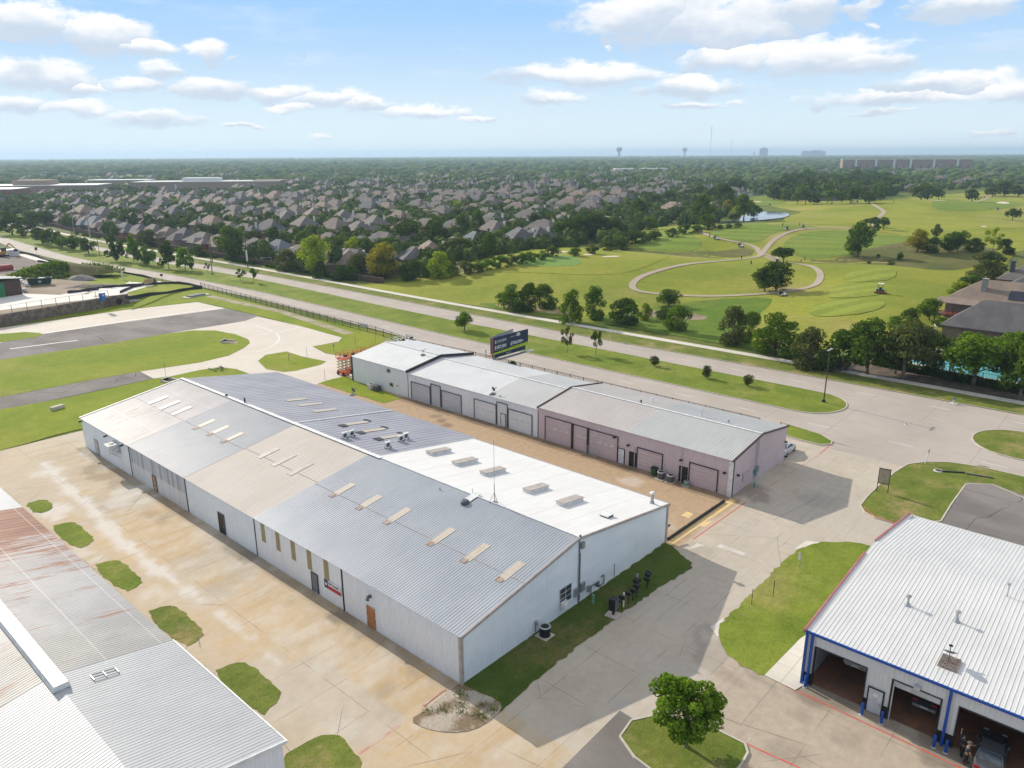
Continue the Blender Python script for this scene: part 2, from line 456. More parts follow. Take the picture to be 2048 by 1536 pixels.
def make_yard():
    st = .5; xs = np.arange(-42, 104.01, st); ys = np.arange(-46, 121.01, st); X, Y = np.meshgrid(xs, ys, indexing='ij'); nx, ny = X.shape
    v = np.stack([X.ravel(), Y.ravel(), np.zeros(X.size)], 1); i, j = np.meshgrid(np.arange(nx-1), np.arange(ny-1), indexing='ij'); a = (i*ny+j).ravel()
    f = np.stack([a, a+ny, a+ny+1, a+1], 1)
    me = bpy.data.meshes.new('yard'); me.vertices.add(len(v)); me.vertices.foreach_set('co', v.ravel()); me.loops.add(f.size); me.loops.foreach_set('vertex_index', f.ravel())
    me.polygons.add(len(f)); me.polygons.foreach_set('loop_start', np.arange(0, f.size, 4)); me.update()
    x = X.ravel(); y = Y.ravel(); n1 = fbm(x, y, 7, 5, 1); n2 = fbm(x, y, 2.2, 5, 2); n3 = fbm(x+y*.3, y, 1.0, 4, 3)
    west = (x < 34.8)
    tan = west*sst(y, 22, 30)*(1-sst(y, 95, 112))*(.55+.45*sst(x, 19, 30))*sst(n1+.35*n2, .42, .75)
    tan = np.maximum(tan, west*(y > 14)*.42*sst(n1+.3*n2, .3, .7))
    tan = np.maximum(tan, ((x > 27.4) & (x < 34.7) & (y < 62) & (y > 25.5))*(.75+.35*(n2-.5)))
    tan = np.where(in_poly(x, y, gp([(624,1302),(530,1354),(560,1400),(720,1500),(812,1440)])), tan*.15, tan)
    trail = gp([(92,928),(120,962),(150,988),(188,1022),(214,1052),(244,1088),(282,1114),(305,1136),(335,1153),(372,1176),(405,1204),(440,1228),(472,1252),(512,1284),(560,1330)])
    d = dist_line(x, y, trail)+(n2-.5)*1.7+(n3-.5)*.9
    wid = .35+.55*sst(y, 45, 85); pale = (1-sst(d, wid*.3, wid*1.15))*(.45+.55*sst(y, 45, 70))
    def blot(cx, cy, r, amp, ex=1.0):
        q = G(cx, cy); dd = np.hypot((x-q[0])*ex, y-q[1])/r+(n2-.5)*1.6+(n3-.5)*.6; return amp*(1-sst(dd, .55, 1.05))
    for (cx, cy, r, am) in [(262,985,2.4,.8),(240,1003,1.8,.8),(300,1000,1.6,.6),(110,1022,2.4,.9),(115,1035,1.2,.9),(172,905,1.6,.7),(185,915,1.3,.8),(210,935,1.5,.6),(160,1108,1.7,.6),(190,1120,1.0,.7),
                            (315,1185,1.6,.5),(325,1195,1.2,.5),(100,945,2.2,.6),(585,1270,1.6,.35),(610,1262,1.4,.4),(540,1235,1.6,.3),(760,1340,2.0,.5),(790,1325,1.6,.4),(650,1300,2.2,.4),(400,1040,3.0,.35),(430,1065,2.6,.4),(1232,1010,1.2,.5),(1262,963,1.4,.5),(680,1460,1.8,.3)]:
        pale = np.maximum(pale, blot(cx, cy, r, am))
    dark = np.zeros_like(x)
    for (cx, cy, r, am) in [(190,935,3.2,.5),(215,950,2.6,.5),(340,1030,2.2,.35),(390,1010,2.5,.3),(250,960,2.6,.4),(690,1232,1.2,.8),(705,1240,1.0,.7),(500,1110,1.3,.8),(475,1092,1.6,.6),(730,1265,2.0,.45),(830,1320,2.4,.4),(775,1380,1.6,.35),(300,1028,1.5,.3),
                            (1465,985,2.2,.6),(1490,975,2.6,.5),(1510,990,2.0,.5),(1400,1100,2.0,.25),(1640,1000,3.0,.2),(1440,1300,2.0,.35),(1420,1320,1.6,.35),(1640,1395,2.2,.6),(1610,1390,1.6,.6),(1890,1500,2.0,.6),(1920,1495,1.5,.5),(1770,1440,1.6,.3),(1700,1480,1.5,.25),(1600,1430,1.5,.25),(1560,1500,1.6,.3),(1850,830,1.8,.2),(880,842,1.2,.6),(895,850,1.0,.6),(870,832,1.0,.5)]:
        dark = np.maximum(dark, blot(cx, cy, r, am))
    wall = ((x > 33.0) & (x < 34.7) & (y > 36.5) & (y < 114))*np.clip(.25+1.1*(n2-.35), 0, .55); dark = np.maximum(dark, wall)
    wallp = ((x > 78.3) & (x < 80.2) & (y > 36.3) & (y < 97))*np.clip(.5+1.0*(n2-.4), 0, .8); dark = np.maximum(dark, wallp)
    rot = np.sin((x*.17+y*.985)*2.1+n1*9)*.5+.5; streak = west*(x > 27.6)*sst(n3+.5*rot, .85, 1.15)*.35*(y < 90); pale = np.maximum(pale, streak)
    skid = gp([(1415,1270),(1440,1310),(1480,1345),(1530,1390),(1580,1440),(1640,1500)]); dsk = dist_line(x, y, skid); dark = np.maximum(dark, (1-sst(np.abs(dsk-1.0)+(n2-.5)*1.6, .1, .5))*.3*sst(n1, .35, .6))
    alley = ((x > 64.8) & (x < 80.4) & (y > 34.8)).astype(float)*sst(n1+.02*(y-40)+.25*n2, .25, .5); alley = np.maximum(alley, .85*((x > 70) & (x < 80.4) & (y > 44)))
    front = ((y < 34.2) & (y > 12) & (x > 28)).astype(float)*sst(n1, .3, .62)*.9
    auto = ((y < 22.5+.6*(n2-.5)) & (x > 28) & (x < 53)).astype(float)*sst(24.4-y+(n2-.5)*2, 0, 2)*(.85)
    rills = sst(fbm(x*.22+y*.02, y*1.6, 1.3, 4, 6), .5, .72)*west*(x > 24); tan = np.clip(tan, 0, 1)*(.72+.4*rills); dark = np.maximum(dark, rills*.16*(x > 27.5)); wear = np.stack([np.clip(tan, 0, 1), np.clip(pale*.8, 0, 1), np.clip(dark, 0, 1), np.ones_like(x)], 1).astype(np.float32)
    zone = np.stack([np.clip(alley, 0, 1), np.clip(front, 0, 1), np.clip(auto, 0, 1), np.ones_like(x)], 1).astype(np.float32)
    for nm, ar in (('wear', wear), ('zone', zone)):
        at = me.color_attributes.new(nm, 'FLOAT_COLOR', 'POINT'); at.data.foreach_set('color', ar.ravel())
    me.materials.append(concrete_mat()); o = link('yard', me); tag(o, kind='structure')
make_yard()
def slab_mat(name, c1, c2, pitch=(6, 6), rot=False, jdark=.5):
    m = new_mat(name); b = NB(m); p = b.wpos(); s = b.sep(p); n1 = b.noise(p, .09, 5, .6); n2 = b.noise(b.scaled(p, (2.2, .25, 1)), 1.2, 4, .6); n3 = b.noise(p, 6, 3, .7)
    c = b.mix(b.step(n1, .3, .7), c1, c2); f = b.math('ADD', b.math('MULTIPLY_ADD', n3, .16, .92), b.math('MULTIPLY_ADD', n2, .28, -.14)); c = b.vmath('MULTIPLY', c, b.comb(f, f, f))
    wob = b.math('MULTIPLY_ADD', b.noise(p, .5, 2), .1, -.05)
    l = b.math('MAXIMUM', b.line(b.math('ADD', s[0], wob), pitch[0], .07, 1.1), b.line(b.math('ADD', s[1], wob), pitch[1], .08, 2.0))
    l = b.math('MULTIPLY', l, b.step(b.noise(p, .1, 2), .3, .6)); c = b.mix(b.math('MULTIPLY', l, jdark), c, (.16,.14,.12))
    b.out(c, .85, 0, b.bump(n3, .1, .03), .2); MATS[name] = m; return m
ROAD = slab_mat('road_concrete', (.395,.345,.30), (.455,.40,.35), (4.25, 9.5))
APRON = slab_mat('apron_concrete', (.58,.515,.44), (.63,.57,.49), (7.5, 7.5), jdark=.25)
WALKM = slab_mat('sidewalk_concrete', (.58,.54,.47), (.64,.6,.53), (40, 1.8), jdark=.35)
KERB = M('kerb_concrete', (.55,.50,.43), (.48,.43,.36), 1.0, .85)
def asphalt_mat():
    m = new_mat('cracked_asphalt'); b = NB(m); p = b.wpos(); n1 = b.noise(b.scaled(p, (1,.5,1)), .12, 5, .6); n3 = b.noise(p, 5, 3, .7)
    c = b.mix(b.step(n1, .3, .7), (.155,.14,.13), (.25,.23,.215)); f = b.math('MULTIPLY_ADD', n3, .3, .85); c = b.vmath('MULTIPLY', c, b.comb(f, f, f))
    v = b.n('ShaderNodeTexVoronoi', feature='DISTANCE_TO_EDGE'); b.set(v, 'Vector', b.vmath('ADD', p, b.scaled(b.n('ShaderNodeTexNoise').outputs[1], (2,2,0)))); b.set(v, 'Scale', .12)
    cr = b.math('LESS_THAN', v.outputs['Distance'], .006); cr = b.math('MULTIPLY', cr, b.step(b.noise(p, .1, 2), .45, .55)); c = b.mix(b.math('MULTIPLY', cr, .7), c, (.05,.045,.04))
    b.out(c, .9, 0, b.bump(n3, .2, .03), .15); return m
ASPH = asphalt_mat()
WHITEP = M('road_paint', (.78,.77,.72), (.6,.58,.54), 3.0, .7, fine=.2)
YELP = M('yellow_paint', (.75,.52,.2), (.62,.47,.27), 1.5, .7, fine=.2)
REDP = M('red_paint', (.62,.075,.055), (.5,.16,.12), 1.2, .7, fine=.2)
FADEP = M('faded_red_paint', (.5,.24,.19), (.52,.40,.32), .8, .8, fine=.2)
GRAVEL = M('gravel_stones', (.40,.345,.28), (.20,.145,.09), .5, .95, detail=7, lo=.42, hi=.58, fine=.45, fscale=6, bump=.8, bscale=9)
DIRT = M('bare_dirt', (.20,.15,.105), (.30,.235,.165), .15, .95, detail=6, fine=.25, fscale=3, bump=.8, bscale=3)
DARKDIRT = M('dark_soil', (.12,.10,.085), (.17,.14,.115), .2, .95, fine=.25, fscale=3, bump=.6, bscale=3)
MULCH = M('mulch_ground', (.10,.075,.055), (.17,.125,.09), .5, .95, fine=.3, fscale=4, bump=.6, bscale=5)
SANDM = M('bunker_sand', (.66,.56,.44), (.58,.48,.36), .4, .95, fine=.1)
def lawn(name, pts, mat, z=.03, it=1, kerb=False, soft=True):
    w = gp(pts) if not isinstance(pts[0], tuple) or len(pts[0]) == 2 and abs(pts[0][0]) > 0 else pts
    w = smooth_poly(w, it) if it else w
    mb = MB(); mb.poly(w if kerb else ragged(w), .10 if kerb else z); o = struct(name, mb, mat)
    if kerb:
        k = MB(); kerb_ring(k, w); struct('kerb', k, KERB, o)
    return o
# islands beside the rusty-roofed building
for i, pts in enumerate([[(45,1008),(90,997),(107,1013),(103,1019),(75,1029)],[(95,1053),(138,1044),(154,1047),(190,1079),(186,1086),(152,1101)],[(180,1130),(222,1121),(244,1123),(287,1163),(282,1171),(246,1187)],
                         [(285,1224),(332,1211),(358,1216),(411,1266),(402,1280),(366,1297)],[(417,1344),(468,1326),(496,1327),(546,1367),(563,1391),(550,1412),(521,1437)],[(560,1512),(602,1488),(655,1468),(684,1474),(738,1542),(640,1600),(560,1600)]]):
    lawn('lawn', pts, LAWN2 if i > 2 else LAWN)
lawn('front_lawn', [(922,1366),(1330,1086),(1343,1092),(1384,1126),(1378,1140),(1340,1161),(1258,1217),(1150,1298),(1062,1369),(1030,1401),(996,1428),(955,1408),(930,1385)], LAWN_SHADE, it=0)
GP = gp([(818,1441),(850,1421),(905,1376),(921,1366),(940,1378),(1000,1402),(1004,1420),(983,1440),(948,1461),(900,1467),(850,1458)])
mb = MB(); mb.poly(smooth_poly(GP, 1), .036); struct('gravel_patch', mb, GRAVEL)
mb = MB()
for k in range(16):
    q = random.choice(GP); c = (sum(a[0] for a in GP)/len(GP), sum(a[1] for a in GP)/len(GP)); t = random.uniform(.1, .95); x = q[0]*t+c[0]*(1-t); y = q[1]*t+c[1]*(1-t)
    for i in range(70):
        a = random.uniform(0, 6.28); r = random.uniform(0, .55); h = random.uniform(.05, .14); bx = x+r*math.cos(a); by = y+r*math.sin(a); l = random.uniform(-.1, .1)
        mb.tri((bx-.03, by, .03), (bx+.03, by, .03), (bx+l, by+l, .03+h))
tag(mb.build('weeds', LAWN), 'small tufts of weeds on the gravel corner of the pale warehouse', 'weeds', kind='stuff')
E0 = G(1612, 1262)
lawn('side_lawn', [(1600,1096),(1642,1085),(1700,1084),(1745,1092),(1760,1120),(1640,1300),(1600,1300),(1531,1351),(1482,1331),(1450,1300),(1436,1272),(1438,1254),(1452,1237),(1520,1170),(1568,1121)], LAWN, it=0)
lawn('corner_lawn', [(1722,1012),(1736,994),(1762,969),(1790,946),(1816,930),(1850,925),(1900,926),(1960,935),(2048,955),(2120,972),(2120,1010),(2048,997),(1985,970),(1930,969),(1900,1010),(1880,1043),(1830,1048),(1790,1047),(1750,1036),(1730,1025)], LAWN2, it=0, kerb=True)
mb = MB(); mb.poly(gp([(1868,1075),(1932,966),(1985,970),(2060,996),(2200,1040),(2200,1160),(2060,1110)]), .112); struct('asphalt_lot', mb, ASPH)
lawn('tree_island', [(1242,1475),(1264,1444),(1310,1434),(1372,1440),(1436,1464),(1488,1490),(1493,1506),(1480,1530),(1440,1580),(1330,1560),(1270,1515)], LAWN2, it=0, kerb=True)
mb = MB(); mb.poly(gp([(1060,1600),(1240,1421),(1270,1440),(1244,1474),(1272,1516),(1330,1562),(1380,1640)]), .006); struct('asphalt_patch', mb, ASPH)
P4 = [(96.6,33.4),(98.4,32.6)]
w = [(98.6,110),(98.6,36.2),(99.2,34.3),(100.6,33.0),(102.3,32.6),(103.3,33.2),(103.6,35),(103.8,110)]
mb = MB(); mb.poly(gp([(1570,871),(1600,880),(1640,890),(1661,889),(1663,883),(1641,870),(1600,857),(1574,849)]), .10); o = struct('verge_lawn', mb, LAWN); k = MB(); kerb_ring(k, gp([(1560,868),(1600,880),(1640,890),(1661,889),(1663,883),(1641,870),(1600,857),(1560,845)])); struct('kerb', k, KERB, o)
mb = MB(); mb.poly([(97.2,40.5),(106.2,41.5),(107.6,50),(107.9,112),(97.2,112)], .05); struct('verge_grass', mb, LAWN)
lawn('alley_lawn', [(637,766),(690,752),(712,760),(802,797),(768,807)], AIR, it=0)
# sidewalks and aprons round the white-roofed shop
mb = MB(); mb.poly(gp([(1624,1262),(1600,1278),(1529,1351),(1590,1381),(1612,1368)]), .045); mb.poly(gp([(1420,1254),(1448,1235),(1442,1258),(1436,1275)]), .02); mb.poly(gp([(1586,1100),(1612,1082),(1642,1085),(1600,1097)]), .02); struct('sidewalk', mb, WALKM)

# ------------------------------------------------------------------ airfield beyond the warehouse
mb = MB(); mb.poly(gp([(-60,665),(0,656),(250,620),(395,604),(455,618),(520,634),(600,652),(684,675),(678,683),(625,693),(652,707),(704,716),(735,736),(702,753),(637,767),(560,790),(480,800),(440,770),(345,752),(307,757),(278,742),(-60,830)]), .004); struct('taxiway', mb, APRON)
mb = MB(); mb.poly(gp([(-60,700),(0,686),(86,667),(200,651),(450,617),(518,632),(490,642),(330,668),(220,687),(-60,737)]), .008); mb.poly(gp([(-60,803),(0,793),(278,742),(307,757),(130,795),(-60,832)]), .008); struct('runway_asphalt', mb, ASPH)
AIRG = gp([(-60,732),(0,720),(100,705),(220,687),(330,668),(385,661),(430,661),(472,669),(497,679),(500,686),(488,696),(458,711),(400,725),(280,743),(150,766),(-60,806)])
mb = MB(); mb.poly(AIRG, .03); struct('airfield_lawn', mb, AIR)
mb = MB(); mb.poly(gp([(-60,678),(0,668),(50,664),(80,666),(85,669),(70,675),(0,685),(-60,694)]), .03); struct('airfield_lawn', mb, AIR)
mb = MB(); mb.poly(gp([(516,722),(531,710),(573,703),(604,713),(653,723),(640,730),(590,742),(566,744),(532,738)]), .03); struct('airfield_lawn', mb, AIR)
q = [(-40,160),(-30,121.2)]
mb = MB(); mb.poly(gp([(-60,830),(0,819),(130,796),(310,757),(345,752),(400,740),(440,734),(472,738),(500,748)])+[(60,116),(36,113),(34.5,113)]+gp([(165,857),(110,870),(60,885),(0,901),(-60,918)]), .02); struct('airfield_lawn', mb, AIR)
mb = MB(); mb.poly(gp([(-60,640),(0,652),(250,619),(395,603),(460,617),(530,634),(684,674),(680,683),(626,693),(655,707),(706,716),(760,735),(980,731),(900,700),(760,664),(620,634),(500,602),(405,575),(330,570),(262,592),(230,606),(0,640)]), -.02); struct('airfield_verge', mb, AIR)
mb = MB(); ribbon(mb, gp([(420,592),(480,606),(560,622),(640,648),(700,668)]), 2.6, .0); struct('dirt_track', mb, M('worn_track', (.38,.32,.24), (.24,.23,.1), .3, .95, fine=.25))
pm = MB()
ribbon(pm, gp([(86,667),(150,658),(250,642),(350,628),(445,615)]), .7, .016); ribbon(pm, gp([(20,698),(120,685),(155,681)]), .5, .02)
ribbon(pm, smooth_line(gp([(512,652),(540,660),(560,672),(556,686),(535,697),(512,705)])), .35, .014); ribbon(pm, gp([(512,670),(560,664),(600,654)]), .4, .014)
struct('runway_marking', pm, WHITEP, None)

# ------------------------------------------------------------------ the divided road (straight along y)
def ip(pts): ys = [q[1] for q in pts]; xs_ = [q[0] for q in pts]; return lambda y: float(np.interp(y, ys, xs_))
xn0 = ip([(106.5,-60),(106.5,28),(107.4,45),(107.9,100),(109,130),(111.4,165),(112.8,200),(112.2,230),(110.4,280),(107.6,312),(106.3,340),(106.4,390),(110.5,433),(116,520),(128,620)])
xn1 = ip([(116.7,-60),(116.7,110),(117,131),(118.5,172),(119.6,214),(118.6,240),(117.6,272),(115.2,295),(113.4,322),(113.2,354),(116.4,406),(120.3,468),(127,540),(137,620)])
xf0 = ip([(129.2,-60),(129.1,110),(128.8,130),(129.5,165),(130.9,196),(132.0,234),(130.2,277),(128.4,330),(128.4,368),(134,450),(143,534),(152,620)])
xf1 = ip([(138.8,-60),(138.0,50),(136.6,100),(137.2,130),(138.2,175),(138.6,215),(138.6,243),(136.8,290),(134.4,340),(134.6,380),(140,450),(150,534),(160,620)])
XN0, XN1, XF0, XF1 = 106.5, 116.7, 129.2, 138.8
def strip(m, fa, fb, y0, y1, z, st=8.0):
    n = max(2, int((y1-y0)/st)+1); ys = np.linspace(y0, y1, n); vs = []
    for y in ys: vs += [(fa(y), y, z), (fb(y), y, z)]
    m.add(vs, [(2*i, 2*i+1, 2*i+3, 2*i+2) for i in range(n-1)])
Y0, Y1 = -60.0, 560.0
mb = MB(); strip(mb, xn0, xf1, Y0, 620, .006); mb.poly([(103.9,Y0),(106.6,Y0),(106.6,40),(105.6,41),(103.9,41)], .005); road = struct('road', mb, ROAD)
def nose(x0, x1, yn, far):  # median with a rounded nose
    pts = [(x0, far), (x1, far)]
    cx = (x0+x1)/2; r = (x1-x0)/2
    s = 1 if far > yn else -1
    for i in range(13):
        t = math.pi*i/12; pts.append((cx+r*math.cos(t), yn+s*r*.95-s*r*.95*math.sin(t)))
    return pts
for (yn, far) in ((37.6, 540.0), (19.0, -60.0)):
    if far > yn: w = nose(XN1, XF0, yn, 60)[2:]; w = w+[(xn1(y), y) for y in range(60, 620, 10)]+[(xf0(y), y) for y in range(610, 59, -10)]
    else: w = nose(XN1, XF0, yn, far)
    m = MB(); m.poly(w, .10); o = struct('median', m, LAWN2 if far < yn else LAWN); k = MB(); kerb_ring(k, w, .18); struct('kerb', k, KERB, o)
k = MB(); strip(k, xf1, lambda y: xf1(y)+.2, Y0, 600, .13); strip(k, lambda y: xn0(y)-.2, xn0, 44, 600, .13); struct('kerb', k, KERB, road)
dm = MB()
for fx in (lambda y: (112.4 if y < 110 else (xn0(y)+xn1(y))/2), lambda y: (xf0(y)+xf1(y))/2):
    y = -45.6
    while y < 520:
        x = fx(y+1.6); dm.poly([(x-.07, y), (x+.07, y), (x+.07, y+3.2), (x-.07, y+3.2)], .014)
        y += 11.68
dm.build('lane_marking', WHITEP, road)
mb = MB(); strip(mb, xf1, lambda y: max(144.8, xf1(y)+3), Y0, 620, .03); struct('road_verge', mb, LAWN2)
SW = smooth_line(gp([(2200,848),(2048,812),(1860,766),(1700,735),(1536,720),(1300,690),(1140,655),(1024,630),(787,582),(652,560),(512,535),(382,515),(212,484),(130,464),(37,437)]), 1)
mb = MB(); ribbon(mb, [(147.2, -40), (146.6, 0)]+[(145.0+.6*math.sin(y*.03), y) for y in range(12, 440, 8)]+[(146.5, 455), (151, 510), (162, 570), (168, 610)], 2.3, .06); struct('sidewalk', mb, WALKM)
mb = MB(); mb.poly([(147.2,2),(153.5,8),(155,30),(154.6,44),(149,50),(147.0,48)], .05); struct('mulch_bed', mb, MULCH)
# ------------------------------------------------------------------ golf course
mb = MB(); drape(mb, gp([(560,556),(700,572),(850,562),(1000,528),(1120,508),(1250,497),(1290,466),(1420,471),(1600,446),(1600,430),(1520,408),(1560,400),(1760,400),(2048,376),(2300,384),(2300,470),(2048,504),(1990,560),(1905,640),(1880,690),(1790,705),(1640,700),(1480,690),(1300,656),(1150,642),(960,612),(760,586)]), .0, 9); struct('golf_course', mb, GOLF, smooth=True)
def gsheet(name, pts, mat, z=.08, it=2, ml=5):
    m = MB(); drape(m, smooth_poly(gp(pts), it), z, ml); return struct(name, m, mat, smooth=True)
gsheet('fairway', [(1256,502),(1300,478),(1360,466),(1450,462),(1540,474),(1545,486),(1480,480),(1400,482),(1380,492),(1410,505),(1380,512),(1300,508)], FAIR)
gsheet('fairway', [(1400,486),(1480,484),(1560,474),(1640,470),(1600,482),(1540,492),(1520,505),(1450,502)], FAIR)
gsheet('fairway', [(1556,512),(1580,496),(1680,476),(1800,476),(1830,500),(1790,512),(1720,520),(1620,526)], FAIR)
gsheet('fairway', [(1560,440),(1640,430),(1740,436),(1760,452),(1660,460),(1580,462)], FAIRB)  # sunlit slope painted in as brighter turf
gsheet('fairway', [(1720,478),(1760,440),(1900,438),(2048,450),(2048,470),(1900,474),(1800,486)], FAIRB)  # light on this slope is put into the grass colour
gsheet('fairway', [(1840,430),(1900,404),(2048,402),(2048,424),(1950,434)], FAIR)
gsheet('fairway', [(1480,396),(1530,392),(1580,400),(1560,412),(1500,412)], FAIR)
gsheet('fairway', [(900,560),(1000,510),(1160,500),(1300,512),(1350,530),(1290,560),(1180,570),(1020,566)], FAIRB)
gsheet('putting_green', [(1010,548),(1050,536),(1120,538),(1160,545),(1165,556),(1100,558),(1030,556)], PUTT, .12)
gsheet('tee_ground', [(1690,562),(1740,556),(1790,558),(1788,576),(1720,580),(1685,578)], TEE, .12, 1)
gsheet('tee_ground', [(1664,584),(1740,580),(1770,590),(1766,608),(1690,614),(1648,608)], TEE, .12, 1)
gsheet('tee_ground', [(1630,618),(1740,616),(1775,626),(1740,642),(1640,642),(1612,632)], TEE, .12, 1)
gsheet('meadow', [(1150,640),(1290,618),(1420,600),(1545,600),(1540,615),(1500,640),(1480,680),(1560,700),(1480,695),(1300,662)], MEADOW, .05, 1)
gsheet('meadow', [(960,605),(1060,610),(1160,628),(1120,636),(960,612)], MEADOW, .05, 1)
gsheet('meadow', [(1150,500),(1300,462),(1440,452),(1500,430),(1470,448),(1400,463),(1300,474),(1240,496)], FAIRB, .05, 1)
gsheet('scrub_ground', [(1560,526),(1700,524),(1790,508),(1900,504),(2000,512),(1970,540),(1880,556),(1780,548),(1700,536),(1600,534)], SCRUB, .06, 1)
gsheet('scrub_ground', [(1100,512),(1250,502),(1300,508),(1400,512),(1510,510),(1500,522),(1380,520),(1250,514),(1130,520)], SCRUB, .06, 1)
gsheet('scrub_ground', [(860,556),(960,532),(1100,500),(1250,480),(1280,490),(1150,512),(1010,538),(900,566)], SCRUB, .06, 1)
gsheet('bare_ground', [(1290,622),(1340,622),(1420,632),(1405,642),(1340,636),(1280,632)], DIRT, .07)
gsheet('bare_ground', [(980,610),(1020,604),(1120,618),(1150,632),(1040,622)], M('dry_turf', (.34,.25,.12), (.22,.2,.06), .3, .95, fine=.2), .07)
gsheet('bare_ground', [(1545,584),(1575,582),(1600,588),(1570,590)], MATS['dry_turf'], .07)
PATHM = slab_mat('cart_path_concrete', (.38,.31,.24), (.43,.355,.28), (50, 50))
pth = MB()
for pts, wd in (([(1700,470),(1640,478),(1590,486),(1550,498),(1530,512),(1520,520),(1500,524),(1460,532),(1420,541),(1370,551),(1320,560),(1280,568),(1263,578),(1266,588),(1300,592),(1400,596),(1500,595),(1560,593),(1610,588),(1636,578),(1641,562),(1622,550),(1590,540),(1556,529),(1530,521)], 2.1),
                ([(1520,518),(1510,508),(1440,500),(1412,494),(1397,485),(1398,478),(1440,476),(1500,474),(1560,462),(1620,457)], 2.0),
                ([(1742,422),(1758,428),(1768,432),(1762,438),(1752,446),(1748,456),(1748,466)], 2.6), ([(1560,525),(1540,520),(1524,518)], 1.8), ([(1880,412),(1960,406),(1992,385)], 2)):
    m = smooth_line(gp(pts), 3); ribbon(pth, m, wd, .14, True)
struct('cart_path', pth, PATHM, smooth=True)
for pts in ([(1094,528),(1100,526),(1134,528),(1136,532),(1118,533),(1098,530)],[(1164,538),(1188,537),(1186,540),(1168,541)],[(1200,542),(1240,540),(1238,543),(1206,544)],[(1852,418),(1872,414),(1893,417),(1888,420),(1860,420)],[(1903,410),(1925,413),(1940,408),(1957,411),(1945,416),(1915,415)],[(1990,406),(2005,403),(2022,407),(2012,411),(1996,410)],[(1958,466),(1970,464),(1972,468),(1960,468)],[(1500,404),(1520,402),(1525,405)]):
    gsheet('sand_bunker', pts, SANDM, .16, 2, 3)
def water_mat():
    m = new_mat('pond_water'); b = NB(m); p = b.wpos(); b.out((.10,.14,.17), .09, 0, b.bump(b.noise(p, 1.5, 3), .06, .05), .9); return m
WATER = water_mat()
for pts in ([(1426,455),(1459,448),(1509,430),(1536,429),(1552,430),(1581,437),(1573,444),(1540,447),(1516,449),(1470,453),(1432,458)],[(1482,389),(1500,386),(1528,387),(1526,391),(1495,391)]):
    gsheet('pond', pts, WATER, .5, 2)
# ------------------------------------------------------------------ suburb ground and streets
mb = MB(); mb.poly([(150.5,205),(150.5,600),(420,1500),(1500,1500),(900,520),(640,400),(430,290),(330,245),(262,195),(205,215),(165,190)], -.03); struct('suburb_ground', mb, SUBURB)
STREET = M('street_concrete', (.33,.31,.29), (.28,.265,.25), .2, .9)
# ------------------------------------------------------------------ construction site terrace
W0 = G(-40, 660); W1 = (51.6,215.3); W2 = (65.9,217.9); W3 = (81,221.1); W4 = (86.5,222.8)
def tz(x, y):                          # terrace height falls off towards the road
    return max(0.02, 2.7*min(1, max(0, (101-x)/22.0)))
TER = [(20,209),W1,W2,W3,W4,(93,240),(97,252),(103.3,262),(103.3,430),(60,440),(20,430)]
def site_sheet(name, pts, mat, dz, ml=6):
    m = MB(); bm = MB(); drape(bm, pts, 0, ml); m.v = [(x, y, tz(x, y)+dz) for x, y, z in bm.v]; m.f = bm.f; m.m = bm.m; return struct(name, m, mat, smooth=True)
site_sheet('construction_ground', TER, DIRT, 0.0, 5)
def GT(px, py):                        # pixel -> point on the terrace
    z = 0.0
    for _ in range(12):
        g = G(px, py, z); z = z*.5+.5*tz(*g)
    return (g[0], g[1])
SITEC = slab_mat('site_concrete', (.66,.63,.58), (.72,.69,.64), (8, 8), jdark=.2)
site_sheet('site_driveway', [GT(*q) for q in [(-40,618),(0,621),(100,608),(190,598),(250,588),(280,578),(318,562),(330,566),(356,575),(330,580),(312,570),(262,562),(200,578),(120,590),(60,588),(20,586),(-40,592)]], SITEC, .03)
site_sheet('site_lawn', [GT(*q) for q in [(150,575),(190,560),(200,545),(190,535),(260,545),(308,556),(280,567),(210,570),(170,578)]], AIR, .05)
site_sheet('site_lawn', [GT(*q) for q in [(255,585),(300,570),(350,567),(390,572),(370,578),(300,585),(262,592)]], AIR, .05)
site_sheet('site_soil', [GT(*q) for q in [(-40,515),(30,510),(60,520),(100,524),(60,532),(30,545),(-40,552)]], DARKDIRT, .05)
site_sheet('site_path', [GT(*q) for q in [(30,508),(50,509),(100,523),(85,525),(60,518)]], SITEC, .07)
# ------------------------------------------------------------------ world: daylight sky with clouds
SUN_AZ, SUN_EL = math.atan2(.112, .993), rad(28.0)
w = bpy.data.worlds.new('World'); sc.world = w; w.use_nodes = True; w.node_tree.nodes.clear(); b = NB(w)
sky = b.n('ShaderNodeTexSky', sky_type='NISHITA', sun_disc=False, sun_elevation=SUN_EL, sun_rotation=SUN_AZ, altitude=100, air_density=1.0, dust_density=.05, ozone_density=3.0)
gd = b.n('ShaderNodeTexCoord').outputs['Generated']; s = b.sep(gd)
az = b.math('ARCTAN2', s[0], s[1]); el = b.math('ARCSINE', s[2])
K = 1/.11
lim = b.mix(b.step(el, .0, .19), (.62*K, .73*K, .77*K), (.29*K, .50*K, .78*K)); lim = b.mix(b.step(el, .2, .5), lim, (.40*K, .45*K, .52*K))
bg1 = b.n('ShaderNodeBackground'); b.set(bg1, 0, b.mix(b.step(el, .12, .34), lim, b.vmath('MINIMUM', sky.outputs[0], lim))); b.set(bg1, 1, .11)
v0 = b.comb(az, el, 0.0)
wn = b.n('ShaderNodeTexNoise'); b.set(wn, 'Vector', b.vmath('MULTIPLY', v0, (1, 1.9, 1))); b.set(wn, 'Scale', 16.0); b.set(wn, 'Detail', 4.0); b.set(wn, 'Roughness', .6)
